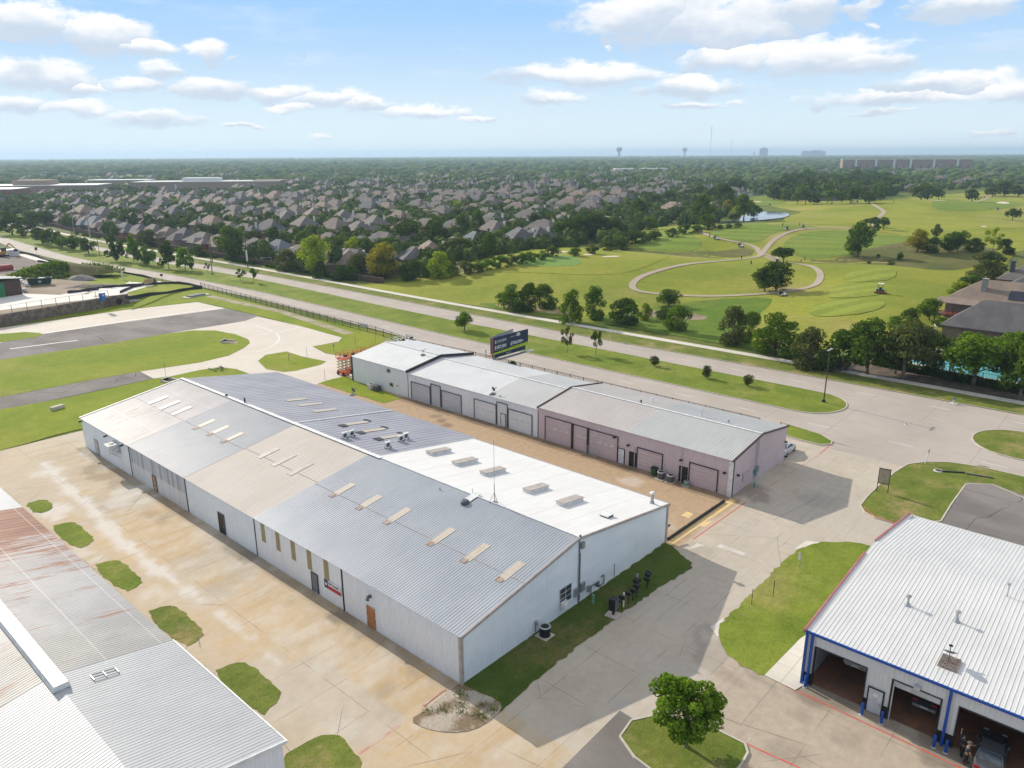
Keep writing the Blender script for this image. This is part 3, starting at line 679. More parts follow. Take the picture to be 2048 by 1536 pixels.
v1 = b.vmath('ADD', v0, b.vmath('MULTIPLY', b.vmath('SUBTRACT', wn.outputs[1], (.5, .5, .5)), (.06, .03, 0)))
CL = [(60,45,110,42,1),(190,68,110,38,1),(285,98,60,18,1),(80,150,115,28,1),(180,172,40,12,.8),(415,105,48,22,.9),(485,120,24,8,.7),(330,143,40,20,.9),(290,165,90,15,.85),(430,180,85,20,1),(560,187,75,18,.9),(650,200,90,18,.9),(740,208,60,16,.9),(850,222,110,15,.85),(590,215,60,12,.7),
      (40,200,70,24,.85),(140,215,110,18,.8),(300,230,120,17,.8),(480,250,50,8,.7),(640,275,40,8,.6),(960,240,60,9,.6),
      (1290,35,130,55,1),(1440,45,190,66,1),(1610,25,90,36,1),(1725,20,34,24,.9),(1470,112,110,32,1),(1640,112,170,36,1),(1740,117,90,20,1),(1925,14,105,30,1),(1160,152,150,22,1),(1385,172,95,18,1),(1105,200,62,16,.85),
      (1900,165,130,22,1),(2020,180,90,26,.9),(1800,196,240,18,.75),(1400,206,120,9,.6),(1760,224,130,9,.55),(1970,262,130,10,.5),(1755,52,20,12,.6),(1225,104,16,10,.6)]
best = None; vb = None
for (px, py, hw, hh, st) in CL:
    d0 = (R3 @ Vector((px-CX, -(py-CY), -F))).normalized(); d1 = (R3 @ Vector((px+hw-CX, -(py-CY), -F))).normalized(); d2 = (R3 @ Vector((px-CX, -(py-hh-CY), -F))).normalized()
    A = lambda d: (math.atan2(d.x, d.y), math.asin(d.z))
    a0, a1, a2 = A(d0), A(d1), A(d2); ha = abs(a1[0]-a0[0]); hb = abs(a2[1]-a0[1])
    q = b.vmath('MULTIPLY', b.vmath('SUBTRACT', v1, (a0[0], a0[1], 0)), (.84/ha, .84/hb, 0)); ln = b.n('ShaderNodeVectorMath', operation='LENGTH'); b.set(ln, 0, q)
    L = b.math('ADD', ln.outputs['Value'], (1-st)*.9); vy = b.sep(q)[1]
    if best is None: best, vb = L, vy
    else:
        less = b.math('LESS_THAN', L, best); best = b.math('MINIMUM', L, best)
        mx = b.n('ShaderNodeMix'); b.set(mx, 0, less); b.set(mx, 2, vb); b.set(mx, 3, vy); vb = mx.outputs[0]
fn = b.noise(b.vmath('MULTIPLY', v0, (1, 2.2, 1)), 24, 8, .66); fn2 = b.noise(b.vmath('MULTIPLY', v0, (1, 1.7, 1)), 9, 4, .6)
wisp = b.noise(b.vmath('MULTIPLY', v0, (1, 5.0, 1)), 6, 5, .6)
dens = b.math('ADD', b.math('SUBTRACT', 1.0, best), b.math('MULTIPLY_ADD', fn, 2.0, -.92))
al = b.step(dens, -.08, .5); thin = b.math('MULTIPLY', b.step(wisp, .5, .8), b.math('MULTIPLY', b.step(el, .0, .03), .28))
al = b.math('MAXIMUM', b.math('MULTIPLY', al, .93), thin); fill_veil = b.math('MULTIPLY', b.step(el, .24, .6), .6); al = b.math('MAXIMUM', al, fill_veil)  # unseen bright cloud layer overhead, added to lift the shadow fill
shade = b.step(b.math('ADD', vb, b.math('MULTIPLY_ADD', fn2, 2.4, -1.2)), -.5, .55)
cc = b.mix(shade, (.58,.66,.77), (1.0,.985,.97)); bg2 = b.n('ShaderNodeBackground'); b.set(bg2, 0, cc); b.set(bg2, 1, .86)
CLOUD_BG = bg2
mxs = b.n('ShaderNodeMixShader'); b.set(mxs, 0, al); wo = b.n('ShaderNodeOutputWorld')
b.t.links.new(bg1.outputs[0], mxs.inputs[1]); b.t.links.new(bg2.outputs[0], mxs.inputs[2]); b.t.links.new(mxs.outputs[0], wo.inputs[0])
sun = bpy.data.lights.new('sun', 'SUN'); sun.energy = 3.8; sun.angle = rad(.5); sun.color = (1.0, .915, .78); so = bpy.data.objects.new('sun', sun); COL.objects.link(so)
sd = Vector((math.sin(SUN_AZ)*math.cos(SUN_EL), math.cos(SUN_AZ)*math.cos(SUN_EL), math.sin(SUN_EL))); so.rotation_euler = (-sd).to_track_quat('-Z', 'Y').to_euler(); so.location = (0, 0, 200)
sc.view_settings.view_transform = 'Standard'; sc.view_settings.look = 'None'; sc.view_settings.gamma = 1; sc.view_settings.exposure = .36
# haze
mb = MB(); mb.box(-16400, 16400, -16400, 16400, -1.2, 92); hz = new_mat('haze_air'); b = NB(hz); pv = b.n('ShaderNodeVolumePrincipled'); b.set(pv, 'Color', (.60,.80,1.0)); b.set(pv, 'Density', .00013); b.set(pv, 'Anisotropy', .25)
o = b.n('ShaderNodeOutputMaterial'); b.t.links.new(pv.outputs[0], o.inputs['Volume'])
HZ = mb.build('haze', hz); tag(HZ, 'pale blue haze thickening towards the flat horizon', 'haze', kind='stuff')
cy = sc.cycles; cy.use_denoising = True; cy.max_bounces = 5; cy.diffuse_bounces = 2; cy.glossy_bounces = 2; cy.transmission_bounces = 3; cy.transparent_max_bounces = 6; cy.volume_bounces = 0
cy.use_adaptive_sampling = True; cy.adaptive_threshold = .015; cy.sample_clamp_indirect = 4
# ------------------------------------------------------------------ sheet metal and paint
def metal(name, c1, c2, rough=.45, met=.25, stain=.0, stainc=(.3,.27,.24), st=(.25, 3, 1), scale=.5):
    m = new_mat(name); b = NB(m); p = b.wpos()
    c = b.mix(b.step(b.noise(p, .18, 4), .3, .7), c1, c2)
    sN = b.noise(b.scaled(p, st), scale, 5, .65)
    c = b.mix(b.math('MULTIPLY', b.step(sN, .52, .78), stain), c, stainc)
    f = b.math('MULTIPLY_ADD', b.noise(b.scaled(p, (.4, 3.3, 1)), 1.0, 2), .22, .89); c = b.vmath('MULTIPLY', c, b.comb(f, f, f))
    b.out(c, rough, met, None, .4); MATS[name] = m; return m
def rusty(name, c1, c2, y_lo, y_hi, amt=1.0, heavy=None):
    """galvanised sheet with rust running down the slope; rust between y_lo and y_hi"""
    m = new_mat(name); b = NB(m); p = b.wpos(); s = b.sep(p)
    c = b.mix(b.step(b.noise(p, .2, 4), .35, .65), c1, c2)
    q = b.scaled(p, (.22, 2.6, 1)); n1 = b.noise(q, .9, 5, .7); n2 = b.noise(b.scaled(p, (.12, 5.0, 1)), .7, 3, .6); pat = b.noise(p, .16, 4, .6)
    mid = b.math('MULTIPLY', b.step(s[1], y_lo, y_lo+5), b.math('SUBTRACT', 1.0, b.step(s[1], y_hi-5, y_hi)))
    r = b.math('ADD', b.math('MULTIPLY', n1, .6), b.math('MULTIPLY', n2, .35)); r = b.math('ADD', r, b.math('MULTIPLY', pat, .35))
    if heavy:
        hv = b.math('MULTIPLY', b.step(s[1], heavy[0], heavy[0]+.4), b.math('SUBTRACT', 1.0, b.step(s[1], heavy[1], heavy[1]+.6))); r = b.math('ADD', r, b.math('MULTIPLY', hv, .42)); r = b.math('ADD', r, b.math('MULTIPLY', b.step(s[1], 60, 80), .12)); c = b.mix(b.math('MULTIPLY', b.step(s[1], 66, 80), .5), c, (.36,.30,.285))
    k = b.math('MULTIPLY', b.step(r, .70, .80), b.math('MULTIPLY', mid, amt))
    c = b.mix(k, c, b.mix(b.step(n2, .3, .7), (.12,.045,.025), (.30,.135,.075)))
    seam = b.line(s[0], 3.9, .07, .6); c = b.mix(b.math('MULTIPLY', seam, .35), c, (.75,.73,.7))
    b.out(c, .55, .15, None, .3); MATS[name] = m; return m
R_D = metal('blue_grey_roof_sheet', (.31,.335,.375), (.355,.38,.415), .5, .12, .25, (.38,.37,.37))
R_B = metal('dull_grey_roof_sheet', (.30,.315,.35), (.34,.352,.38), .55, .1, .3, (.38,.37,.38))
R_C = metal('beige_roof_coating', (.47,.42,.37), (.51,.46,.41), .75, .0, .35, (.55,.48,.41))
R_A = rusty('rust_streaked_roof_sheet', (.36,.352,.362), (.42,.405,.41), 97, 112, .85)
R_E = metal('patched_grey_roof_sheet', (.30,.303,.345), (.355,.358,.39), .55, .12, .45, (.25,.24,.27))
R_W = metal('white_roof_membrane', (.69,.68,.66), (.72,.715,.70), .65, 0, .25, (.72,.70,.67), (1,.4,1), .3)
R_T = metal('white_roof_sheet', (.58,.585,.585), (.64,.64,.635), .55, .05, .4, (.5,.49,.48))
R_P = metal('tan_roof_sheet', (.47,.43,.405), (.52,.48,.45), .55, .08, .3, (.42,.38,.36))
R_P2 = metal('pale_grey_roof_sheet', (.475,.475,.455), (.52,.52,.50), .5, .1, .25, (.44,.43,.42))
R_S = metal('shop_white_roof_sheet', (.62,.62,.61), (.67,.67,.655), .5, .05, .25, (.62,.60,.57))
R_L = rusty('rusting_galvanised_sheet', (.32,.315,.32), (.385,.38,.38), 56, 92, 1.0, (79.5, 87.5))
R_L2 = metal('new_galvanised_sheet', (.42,.43,.44), (.465,.475,.48), .5, .1, .25, (.56,.55,.54))
R_L3 = rusty('grey_patched_sheet', (.33,.325,.31), (.39,.385,.365), 50, 66, .7)
WALLW = metal('white_wall_sheet', (.74,.755,.78), (.79,.80,.815), .5, .05, .3, (.50,.51,.52), (2.0, 2.0, .18), .8)
WALLB = metal('pale_blue_wall_sheet', (.73,.79,.835), (.77,.82,.86), .5, .05, .2, (.52,.57,.61), (2.0, 2.0, .18), .8)
WALLS = metal('stained_wall_sheet', (.62,.63,.645), (.67,.675,.68), .5, .05, 1.0, (.30,.32,.35), (1.6, 1.6, .1), .9)
def streaked_wall():
    m = new_mat('streaked_wall_sheet'); b = NB(m); p = b.wpos(); s = b.sep(p); q = b.comb(0.0, b.math('MULTIPLY', s[1], 1.0), b.math('MULTIPLY', s[2], .03))
    st_ = b.step(b.noise(q, 1.35, 3, .5), .45, .58); n1 = b.noise(b.comb(0.0, s[1], b.math('MULTIPLY', s[2], .2)), 3.5, 4, .65); up = b.step(b.math('ADD', s[2], b.math('MULTIPLY', n1, .5)), 2.3, 2.6)
    c = b.mix(n1, (.60,.61,.63), (.70,.705,.71)); c = b.mix(b.math('MULTIPLY', up, .55), c, (.42,.435,.46)); c = b.mix(b.math('MULTIPLY', st_, b.math('MULTIPLY_ADD', up, .6, .14)), c, (.25,.28,.32)); b.out(c, .55, .05); return m
WALLS = streaked_wall()
WALLP = metal('mauve_wall_sheet', (.56,.455,.465), (.61,.50,.51), .5, .05, .25, (.42,.34,.35), (2, 2, .2), .8)
DOORP = metal('mauve_door_panel', (.52,.41,.425), (.57,.455,.465), .5, .05, .55, (.68,.62,.63), (1.1, 1.1, 3.4), .9)
DOORG = metal('grey_door_panel', (.50,.52,.56), (.56,.57,.60), .45, .15, .3, (.42,.42,.44), (1, 1, 2), .8)
DOORW = metal('white_door_panel', (.68,.69,.70), (.73,.74,.74), .45, .05, .2, (.55,.55,.55), (1, 1, 2), .8)
WTRIM = simple('white_trim', (.74,.74,.73)); BTRIM = simple('dark_trim', (.035,.03,.035)); TAUPE = simple('taupe_trim', (.44,.385,.355)); BRTRIM = simple('brown_trim', (.09,.045,.045))
FIBRE = metal('amber_fibreglass', (.30,.25,.115), (.36,.30,.16), .5, 0, .5, (.26,.19,.10), (2, 2, .4), .8)
SKYL = metal('yellowed_skylight', (.47,.41,.335), (.53,.47,.385), .55, 0, .8, (.40,.27,.17), (.4, 2, 1), .8)
SKYW = simple('white_skylight', (.70,.69,.67)); SKYD = simple('tan_skylight', (.475,.415,.36))
GLASS = glass_mat()
BLK = simple('black_metal', (.018,.018,.02), .5); DGREY = simple('dark_grey_metal', (.11,.115,.125), .5, .3); LGREY = simple('light_grey_metal', (.52,.53,.54), .45, .2)
STEEL = simple('galvanised_steel', (.42,.43,.44), .4, .6); WHITE = simple('white_paint', (.78,.78,.76)); OFFW = simple('off_white_paint', (.66,.63,.57)); ORANGE_D = M('weathered_orange_door', (.42,.17,.055), (.34,.15,.06), 2.5, .6, fine=.2)
RUSTD = M('rust_brown_door', (.27,.10,.035), (.5,.36,.24), 3, .7, fine=.25); GREYD = simple('slate_grey_door', (.19,.20,.215)); BLACKD = simple('black_door', (.016,.015,.016)); WHITED = simple('pale_door', (.70,.72,.75))
BLUE = simple('royal_blue_paint', (.006,.075,.36), .4); BROWN = simple('brown_floor', (.08,.045,.03))
RFLOOR = M('oil_stained_floor', (.27,.13,.075), (.17,.10,.07), .6, .5, fine=.3, fscale=3)
WOOD = M('timber', (.42,.30,.19), (.33,.22,.14), 2, .8, fine=.2)
PINKT = M('faded_red_trim', (.38,.13,.115), (.42,.17,.2), .4, .6)
GREENC = simple('green_plastic', (.02,.11,.04)); TEALC = simple('teal_plastic', (.10,.32,.30)); PGREEN = simple('pale_green_plastic', (.17,.34,.24))

def plane_pt(px, py, p0, nrm):
    d = R3 @ Vector((px-CX, -(py-CY), -F)); o = Vector((0, 0, CAMH)); nrm = Vector(nrm); t = (Vector(p0)-o).dot(nrm)/d.dot(nrm); return o+d*t
def PXp(px, py, x): return plane_pt(px, py, (x, 0, 0), (1, 0, 0))
def roof_strip(mb, a, b, w, p0, nrm, axis, dz=.05, th=.03):
    """panel w wide laid on a roof plane between two photo points"""
    A = plane_pt(*a, p0, nrm); B = plane_pt(*b, p0, nrm); d = (B-A); d -= Vector(axis)*d.dot(Vector(axis)); nz = Vector(nrm).normalized(); s = Vector(axis)*w/2
    q = [A-s, A+s, A+d+s, A+d-s]
    lo = [v+nz*(dz-.03) for v in q]; hi = [v+nz*(dz+th) for v in q]; v = lo+hi
    f = [(4,5,6,7), (0,1,5,4), (1,2,6,5), (2,3,7,6), (3,0,4,7)]
    if (hi[1]-hi[0]).cross(hi[2]-hi[0]).dot(nz) < 0: f = [t[::-1] for t in f]
    mb.add(v, f)
def gdoor(parent, x, y0, y1, z0, z1, mat, frame=BTRIM, pitch=.52, lites=None, side=-1, fw=.1):
    """sectional door in a wall facing -x"""
    m = MB(); m.ribs((x+side*.03, y0, z0), (0,0,z1-z0), (0,y1-y0,0), (side,0,0), pitch, .03, ((0,0),(.04,1),(.9,1),(.94,0)))
    d = m.build('garage_door', mat, parent)
    f = MB()
    for y in (y0, y1): f.box(x+side*.10-.05, x+side*.10+.05, y-fw/2, y+fw/2, z0, z1+fw)
    f.box(x+side*.095-.05, x+side*.095+.05, y0+fw/2, y1-fw/2, z1, z1+fw); f.build('door_frame', frame, d)
    if lites:
        g = MB()
        for t in (.18,.39,.61,.82)[:lites]:
            yc = y0+(y1-y0)*t; g.box(x+side*.075-.02, x+side*.075+.02, yc-.3, yc+.3, z0+(z1-z0)*.55, z0+(z1-z0)*.55+.22)
        g.build('door_window', SKYW, d)
    return d
def pdoor(parent, x, y0, y1, z1, mat, frame=DGREY, side=-1, z0=.08):
    m = MB(); m.box(x+side*.06-.03, x+side*.06+.03, y0, y1, z0, z1); d = m.build('door', mat, parent); f = MB()
    for y in (y0-.05, y1+.05): f.box(x+side*.07-.04, x+side*.07+.04, y-.05, y+.05, z0, z1+.08)
    f.box(x+side*.068-.04, x+side*.068+.04, y0, y1, z1+.002, z1+.08); f.build('door_frame', frame, d)
    h = MB(); h.ball((x+side*.13, y0+.12, 1.0), .06, nu=6, nv=4); h.build('door_handle', STEEL, d)
    return d
# ------------------------------------------------------------------ the long warehouse
XL, XR, XRG, YA, YB = 34.6, 65.3, 49.6, 36.5, 113.4; ZE, ZR = 4.42, 6.85
WH = thing('warehouse', 'long pale metal warehouse with patchwork grey, beige and white gabled roof', 'warehouse', (50, 75, 0))
kL = (ZR-ZE)/(XRG-XL+.15); kR = (ZR-ZE)/(XR-XRG+.2)
PL = ((XL-.15, 0, ZE), (-kL, 0, 1)); PR = ((XRG, 0, ZR), (kR, 0, 1))
SEC = [(YA-.12, 66.7, R_D, .3, .024), (66.7, 81.9, R_C, .6, .012), (81.9, 97.4, R_B, .3, .03), (97.4, YB+.12, R_A, .3, .03)]
for (a, c, mt, pit, dp) in SEC:
    m = MB(); m.ribs((XL-.15, a, ZE), (0, c-a, 0), (XRG-XL+.15, 0, ZR-ZE), (-kL, 0, 1), pit, dp); m.build('roof_panel', mt, WH)
m = MB(); m.ribs((XRG, YA-.15, ZR+.03), (0, 65.4-YA+.15, 0), (XR-XRG+.2, 0, ZE-ZR), (kR, 0, 1), 3.2, .012, ((0,0),(.01,1),(.03,1),(.04,0))); m.build('roof_panel', R_W, WH)
m = MB(); m.box(XR+.12, XR+.24, YA-.2, 65.4, ZE-.25, ZE+.08); m.bar((XRG, YA-.18, ZR-.04), (XR+.2, YA-.18, ZE-.04), .12, .26); m.build('roof_trim', TAUPE, WH)
for (a, c) in ((65.4, 82.5), (82.5, YB+.12)):
    m = MB(); m.ribs((XRG, a, ZR), (0, c-a, 0), (66.1-XRG, 0, -(66.1-XRG)*kR), (kR, 0, 1), .92, .03, ((0,0),(.05,1),(.13,1),(.18,0))); m.build('roof_panel', R_E, WH)
m = MB(); m.bar((XRG, 64.6, ZR+.09), (XRG, YB+.12, ZR+.09), .55, .05); m.bar((XRG+.3, 82.5, ZR-.01), (66.0, 82.5, ZR-(66-XRG)*kR+.06), .22, .05); m.bar((XRG-.35, YB+.1, ZR-.0), (XL-.15, YB+.1, ZE+.06), .2, .05); m.bar((XRG, YA-.1, ZR+.05), (XRG, 64.6, ZR+.05), .12, .06); m.build('ridge_cap', WHITE, WH)
m = MB(); m.bar((XL-.2, YA-.2, ZE-.02), (XRG, YA-.2, ZR-.02), .10, .28); m.box(XL-.12, XL+.14, YA-.14, YA+.14, 0, ZE-.05); m.build('corner_trim', TAUPE, WH)
m = MB(); m.box(XR-.12, XR+.14, YA-.12, YA+.14, 0, ZE-.1); m.build('corner_trim', TAUPE, WH)
# walls: west side in four runs, gable ends, east side
for (a, c, mt, pit, dp) in ((YA, 51.7, WALLW, .3, .035), (51.84, 66.7, WALLW, .9, .02), (66.8, 81.9, WALLB, .9, .012), (82.0, 97.3, WALLS, .6, .03), (97.45, YB, WALLB, .9, .015)):
    m = MB(); m.ribs((XL, a, 0), (0, c-a, 0), (0, 0, ZE-.02), (-1, 0, 0), pit, dp); m.build('wall_panel', mt, WH)
def gable(parent, y, x0, xr, x1, ze, zr, mat, face=-1, pitch=.3, dp=.035, name='gable_wall', base=0.0, ze1=None):
    ze1 = ze if ze1 is None else ze1; m = MB(); k = 0; xs = [x0]
    while xs[-1] < x1: xs.append(min(x1, xs[-1]+pitch/2))
    top = lambda x: ze+(zr-ze)*(x-x0)/(xr-x0) if x < xr else zr+(ze1-zr)*(x-xr)/(x1-xr)
    vs = []
    for i, x in enumerate(xs): o = face*dp*(i % 2); vs += [(x, y+o, base), (x, y+o, top(x))]
    fs = [(2*i, 2*i+2, 2*i+3, 2*i+1) if face < 0 else (2*i+1, 2*i+3, 2*i+2, 2*i) for i in range(len(xs)-1)]; m.add(vs, fs); return m.build(name, mat, parent)
gable(WH, YA, XL, XRG, XR, ZE-.03, ZR-.05, WALLB, -1, .3, .035); gable(WH, YB, XL, XRG, XR, ZE-.03, ZR-.05, WALLB, 1)
m = MB(); m.ribs((XR, YA, 0), (0, YB-YA, 0), (0, 0, ZE-.04), (1, 0, 0), .6, .03); m.build('wall_panel', WALLW, WH)
for y in (51.78, 66.75, 81.95, 97.38):
    m = MB(); m.box(XL-.09, XL+.0, y-.05, y+.05, 0, ZE-.05); m.build('downspout', BTRIM if y < 60 else DGREY, WH)
# translucent strips in the west wall
for i in range(5):
    ya = 65.5-(65.5-54.6)*i/4; m = MB(); m.ribs((XL-.03, ya-.75, 2.2), (0, .75, 0), (0, 0, ZE-2.3), (-1, 0, 0), .25, .03); m.build('wall_light', FIBRE, WH)
pdoor(WH, XL, 73.35, 74.5, 2.45, BLACKD); pdoor(WH, XL, 47.25, 48.2, 2.1, ORANGE_D, RUSTD); pdoor(WH, XL, 55.8, 56.7, 2.05, GREYD, BTRIM); pdoor(WH, XL, 90.1, 91.0, 2.1, RUSTD, DGREY); pdoor(WH, XL, 108.3, 109.3, 2.2, LGREY, STEEL)
m = MB(); m.box(XL-.06, XL-.01, 55.7, 56.8, 0, .08); m.build('door_step', WHITE, WH)
# skylights in the roof sheets
RUSTST = M('rust_stain', (.26,.15,.10), (.42,.36,.32), 2.2, .8, fine=.3, stretch=(.3,3,1))
for (a_, c_, x_) in ((YA, 66.7, 42.1), (66.7, 81.9, 42.4), (81.9, YB, 42.2)):
    m = MB(); z_ = ZE+(x_-XL+.15)*kL+.035; m.bar((x_, a_, z_), (x_, c_, z_), .07, .012); m.build('lap_seam', M('seam_grey', (.30,.29,.29), (.44,.42,.41), 1.5, .7, fine=.3), WH)
for (a, c) in [((668,990),(708,968)),((722,1015),(764,993)),((777,1044),(822,1019)),((864,1087),(910,1059)),((932,1121),(979,1091)),((1003,1159),(1053,1129)),((394,855),(430,840)),((422,868),(460,853)),((450,882),(488,867))]:
    m = MB(); roof_strip(m, a, c, .85, *PL, (0,1,0), .03, .012); s_ = m.build('skylight', SKYL, WH); m = MB(); roof_strip(m, (a[0]-8, a[1]+4), (a[0]+4, a[1]-2), .7, *PL, (0,1,0), .045, .004); m.build('rust_stain', RUSTST, s_)
for (a, c) in [((298,808),(335,794)),((319,819),(362,804)),((344,830),(383,815))]:
    m = MB(); roof_strip(m, a, c, .8, *PL, (0,1,0)); m.build('skylight', SKYW, WH)
for (a, c) in [((517,916),(560,898)),((545,932),(594,911)),((578,950),(630,928))]:
    m = MB(); roof_strip(m, a, c, .8, *PL, (0,1,0), .02); m.build('skylight', SKYD, WH)
for (a, c) in [((692,850),(730,842)),((727,864),(765,856)),((763,877),(798,868)),((573,802),(605,795)),((598,812),(640,805)),((627,824),(666,816))]:
    m = MB(); roof_strip(m, a, c, .85, *PR, (0,1,0)); s_ = m.build('skylight', SKYL, WH)
    if a[0] > 690 and a[1] > 845:
        for aa, cc in (((a[0]-12, a[1]+3), (a[0]-2, a[1]+.6)), ((c[0]+.5, c[1]-.1), (c[0]+7, c[1]-1.6))):
            t = MB(); roof_strip(t, aa, cc, 1.1, *PR, (0,1,0), .05); t.build('tar_patch', BTRIM, s_)
for (a, c, dx) in [((858,910),(890,902),0),((910,931),(943,922),0),((966,951),(1000,942),0),((1053,986),(1086,976),0),((1120,1012),(1154,1000),0)]:
    m = MB(); A = plane_pt(*a, *PR); B = plane_pt(*c, *PR); L = max(2.2, B.x-A.x+.4); y = A.y
    m.add([(A.x, y-.45, A.z-.05), (A.x+L, y-.45, A.z-.05-L*kR), (A.x+L, y+.55, A.z-.05-L*kR), (A.x, y+.55, A.z-.05), (A.x+.05, y-.4, A.z+.34), (A.x+L-.05, y-.4, A.z+.34-L*kR), (A.x+L-.05, y+.5, A.z+.34-L*kR), (A.x+.05, y+.5, A.z+.34)], [(0,1,5,4),(1,2,6,5),(2,3,7,6),(3,0,4,7)])
    k_ = m.build('skylight_kerb', WHITE, WH); t = MB(); t.add([(A.x-.05, y-.5, A.z+.36), (A.x+L+.05, y-.5, A.z+.36-L*kR), (A.x+L+.05, y+.6, A.z+.36-L*kR), (A.x-.05, y+.6, A.z+.36), (A.x-.05, y-.5, A.z+.42), (A.x+L+.05, y-.5, A.z+.42-L*kR), (A.x+L+.05, y+.6, A.z+.42-L*kR), (A.x-.05, y+.6, A.z+.42)], [(4,5,6,7),(0,1,5,4),(1,2,6,5),(2,3,7,6),(3,0,4,7)]); t.build('skylight_lid', SKYD, k_)
A = plane_pt(1214, 1033, *PR); m = MB(); m.box(A.x-.5, A.x+.5, A.y-.4, A.y+.5, A.z-.1, A.z+.22); k_ = m.build('roof_hatch', BLK, WH); m = MB(); m.box(A.x-.55, A.x+.55, A.y-.45, A.y+.55, A.z+.222, A.z+.30); m.build('hatch_lid', WHITE, k_)
A = plane_pt(1304, 1007, *PR); m = MB(); m.cyl((A.x, A.y, A.z-.1), (A.x, A.y, A.z+1.15), .17, n=12); m.cyl((A.x, A.y, A.z-.05), (A.x, A.y, A.z+.25), .28, .22, 12); f = m.build('roof_flue', STEEL, WH); m = MB(); m.lathe([(.18,1.1),(.30,1.15),(.30,1.25),(.16,1.36),(.03,1.38)], (A.x, A.y, A.z), 14); m.build('flue_cap', WHITE, f)
for (px, py, h, r) in [(490,806,.75,.12),(453,793,.35,.18),(880,980,.3,.07),(945,986,.5,.03),(930,1007,.0,.0)]:
    A = plane_pt(px, py, *PL)
    m = MB()
    if r: m.cyl((A.x, A.y, A.z-.1), (A.x, A.y, A.z+h), r, n=10); m.build('vent_pipe', BTRIM if r > .1 else STEEL, WH)
    else: m.lathe([(.45,.0),(.45,.25),(.3,.4),(.05,.42)], (A.x, A.y, A.z), 14); m.build('roof_fan', DGREY, WH)
A = plane_pt(1008, 1130, *PL)
m = MB(); C_ = plane_pt(935, 1003, *PL); m.ribs((C_.x-.2, C_.y-.35, C_.z+.06), (0, .9, 0), (1.9, 0, 1.9*kL), (-kL, 0, 1), .3, .02); m.build('roof_patch', WHITE, WH)
# wall fittings on the front gable: window with bars, meter boxes, conduit
m = MB(); m.box(46.85, 48.6, YA-.07, YA-.02, 1.05, 2.8); wf = m.build('window', WHITE, WH)
for i in range(2):
    for j in range(3):
        m = MB(); m.box(46.93+i*.86, 47.70+i*.86, YA-.09, YA-.05, 1.13+j*.54, 1.60+j*.54); m.build('window_pane', GLASS, wf)
m = MB(); m.box(46.95, 47.75, YA-.6, YA-.1, .85, 1.4); m.build('window_air_conditioner', WHITE, WH)
m = MB(); m.cyl((49.65, YA-.12, .1), (49.65, YA-.12, 7.0), .05, n=8); m.cyl((49.8, YA-.12, .3), (49.8, YA-.12, 5.2), .03, n=6); m.box(49.58,49.74,YA-.22,YA-.08,6.85,7.1); m.build('conduit_mast', DGREY, WH)
for (x, z, wd, hh) in ((49.0,1.0,.5,.8),(49.95,1.1,.55,.9),(51.0,.6,.25,.6),(49.85,5.6,.45,.6),(43.4,.9,.22,.4)):
    m = MB(); m.box(x, x+wd, YA-.25, YA-.04, z, z+hh); m.build('meter_box', STEEL, WH)
m = MB(); m.tube([(51.6,YA-.12,0),(51.6,YA-.12,.9),(52.9,YA-.12,.9),(52.9,YA-.12,.3),(53.7,YA-.12,.3),(53.7,YA-.12,1.2),(53.2,YA-.12,1.2)], .05); m.ball((52.5,YA-.2,.7),.2); m.build('gas_pipe', DGREY, WH); m = MB(); m.tube([(55.5,YA-.1,0),(55.5,YA-.1,1.6)], .03); m.build('standpipe', DGREY, WH); m = MB(); m.tube([(43.5,YA-.1,.2),(43.5,YA-.1,1.3)], .03); m.build('standpipe', DGREY, WH)
m = MB(); m.box(XL-.4, XL-.05, 47.5, 47.75, 3.2, 3.4); m.cyl((XL-.38,47.62,3.2),(XL-.46,47.62,3.05),.12,.2,10); m.build('wall_lamp', DGREY, WH)
m = MB(); m.tube([(XR+.25,YA+.4,1.2),(XR+1.3,YA+.3,1.35)], .12, 8); m.box(XR+.1,XR+.3,YA+.2,YA+.6,1.2,2.4); m.build('exhaust_pipe', DGREY, WH)
for y in (113.0, 104.2, 99.0):
    m = MB(); m.box(XL-.5, XL-.1, y-.1, y+.1, ZE-.5, ZE-.25); m.build('wall_lamp', BLK, WH)
# Texas style banner on the wall
bn = thing('wall_banner', 'flag banner with white star, red stripe and lettering on warehouse wall', 'banner', (XL-.06, 53.6, 1.8))
m = MB(); m.box(-.02, .02, -1.55, 1.05, -.45, .45); m.build('banner_sheet', WHITE, bn, world=False)
m = MB(); m.box(-.03, -.021, .45, 1.04, -.44, .44); m.build('blue_field', simple('navy_cloth', (.035,.03,.16)), bn, world=False)
m = MB(); m.box(-.03, -.021, -1.54, .45, -.44, -.06); m.build('red_stripe', simple('crimson_cloth', (.5,.04,.06)), bn, world=False)
m = MB(); vs = [(-.036, .745+(.26 if i % 2 == 0 else .1)*math.sin(2*math.pi*i/10), .0+(.26 if i % 2 == 0 else .1)*math.cos(2*math.pi*i/10)) for i in range(10)]+[(-.036, .745, 0)]; m.add(vs, [(i, (i+1) % 10, 10) for i in range(10)]); m.build('star', WHITE, bn, world=False)
def text(body, size, mat, parent, loc, rot, name='lettering', ext=.004, align='LEFT', sx=1.0, bold=0.0):
    cu = bpy.data.curves.new(name, 'FONT'); cu.body = body; cu.size = size; cu.extrude = ext; cu.align_x = align; cu.resolution_u = 2; cu.offset = bold
    to = bpy.data.objects.new('t', cu); COL.objects.link(to); dg = bpy.context.evaluated_depsgraph_get(); me = bpy.data.meshes.new_from_object(to.evaluated_get(dg)); bpy.data.objects.remove(to)
    me.materials.clear(); me.materials.append(mat); o = link(name, me, parent); o.location = loc; o.rotation_euler = rot; o.scale = (sx, 1, 1); return o
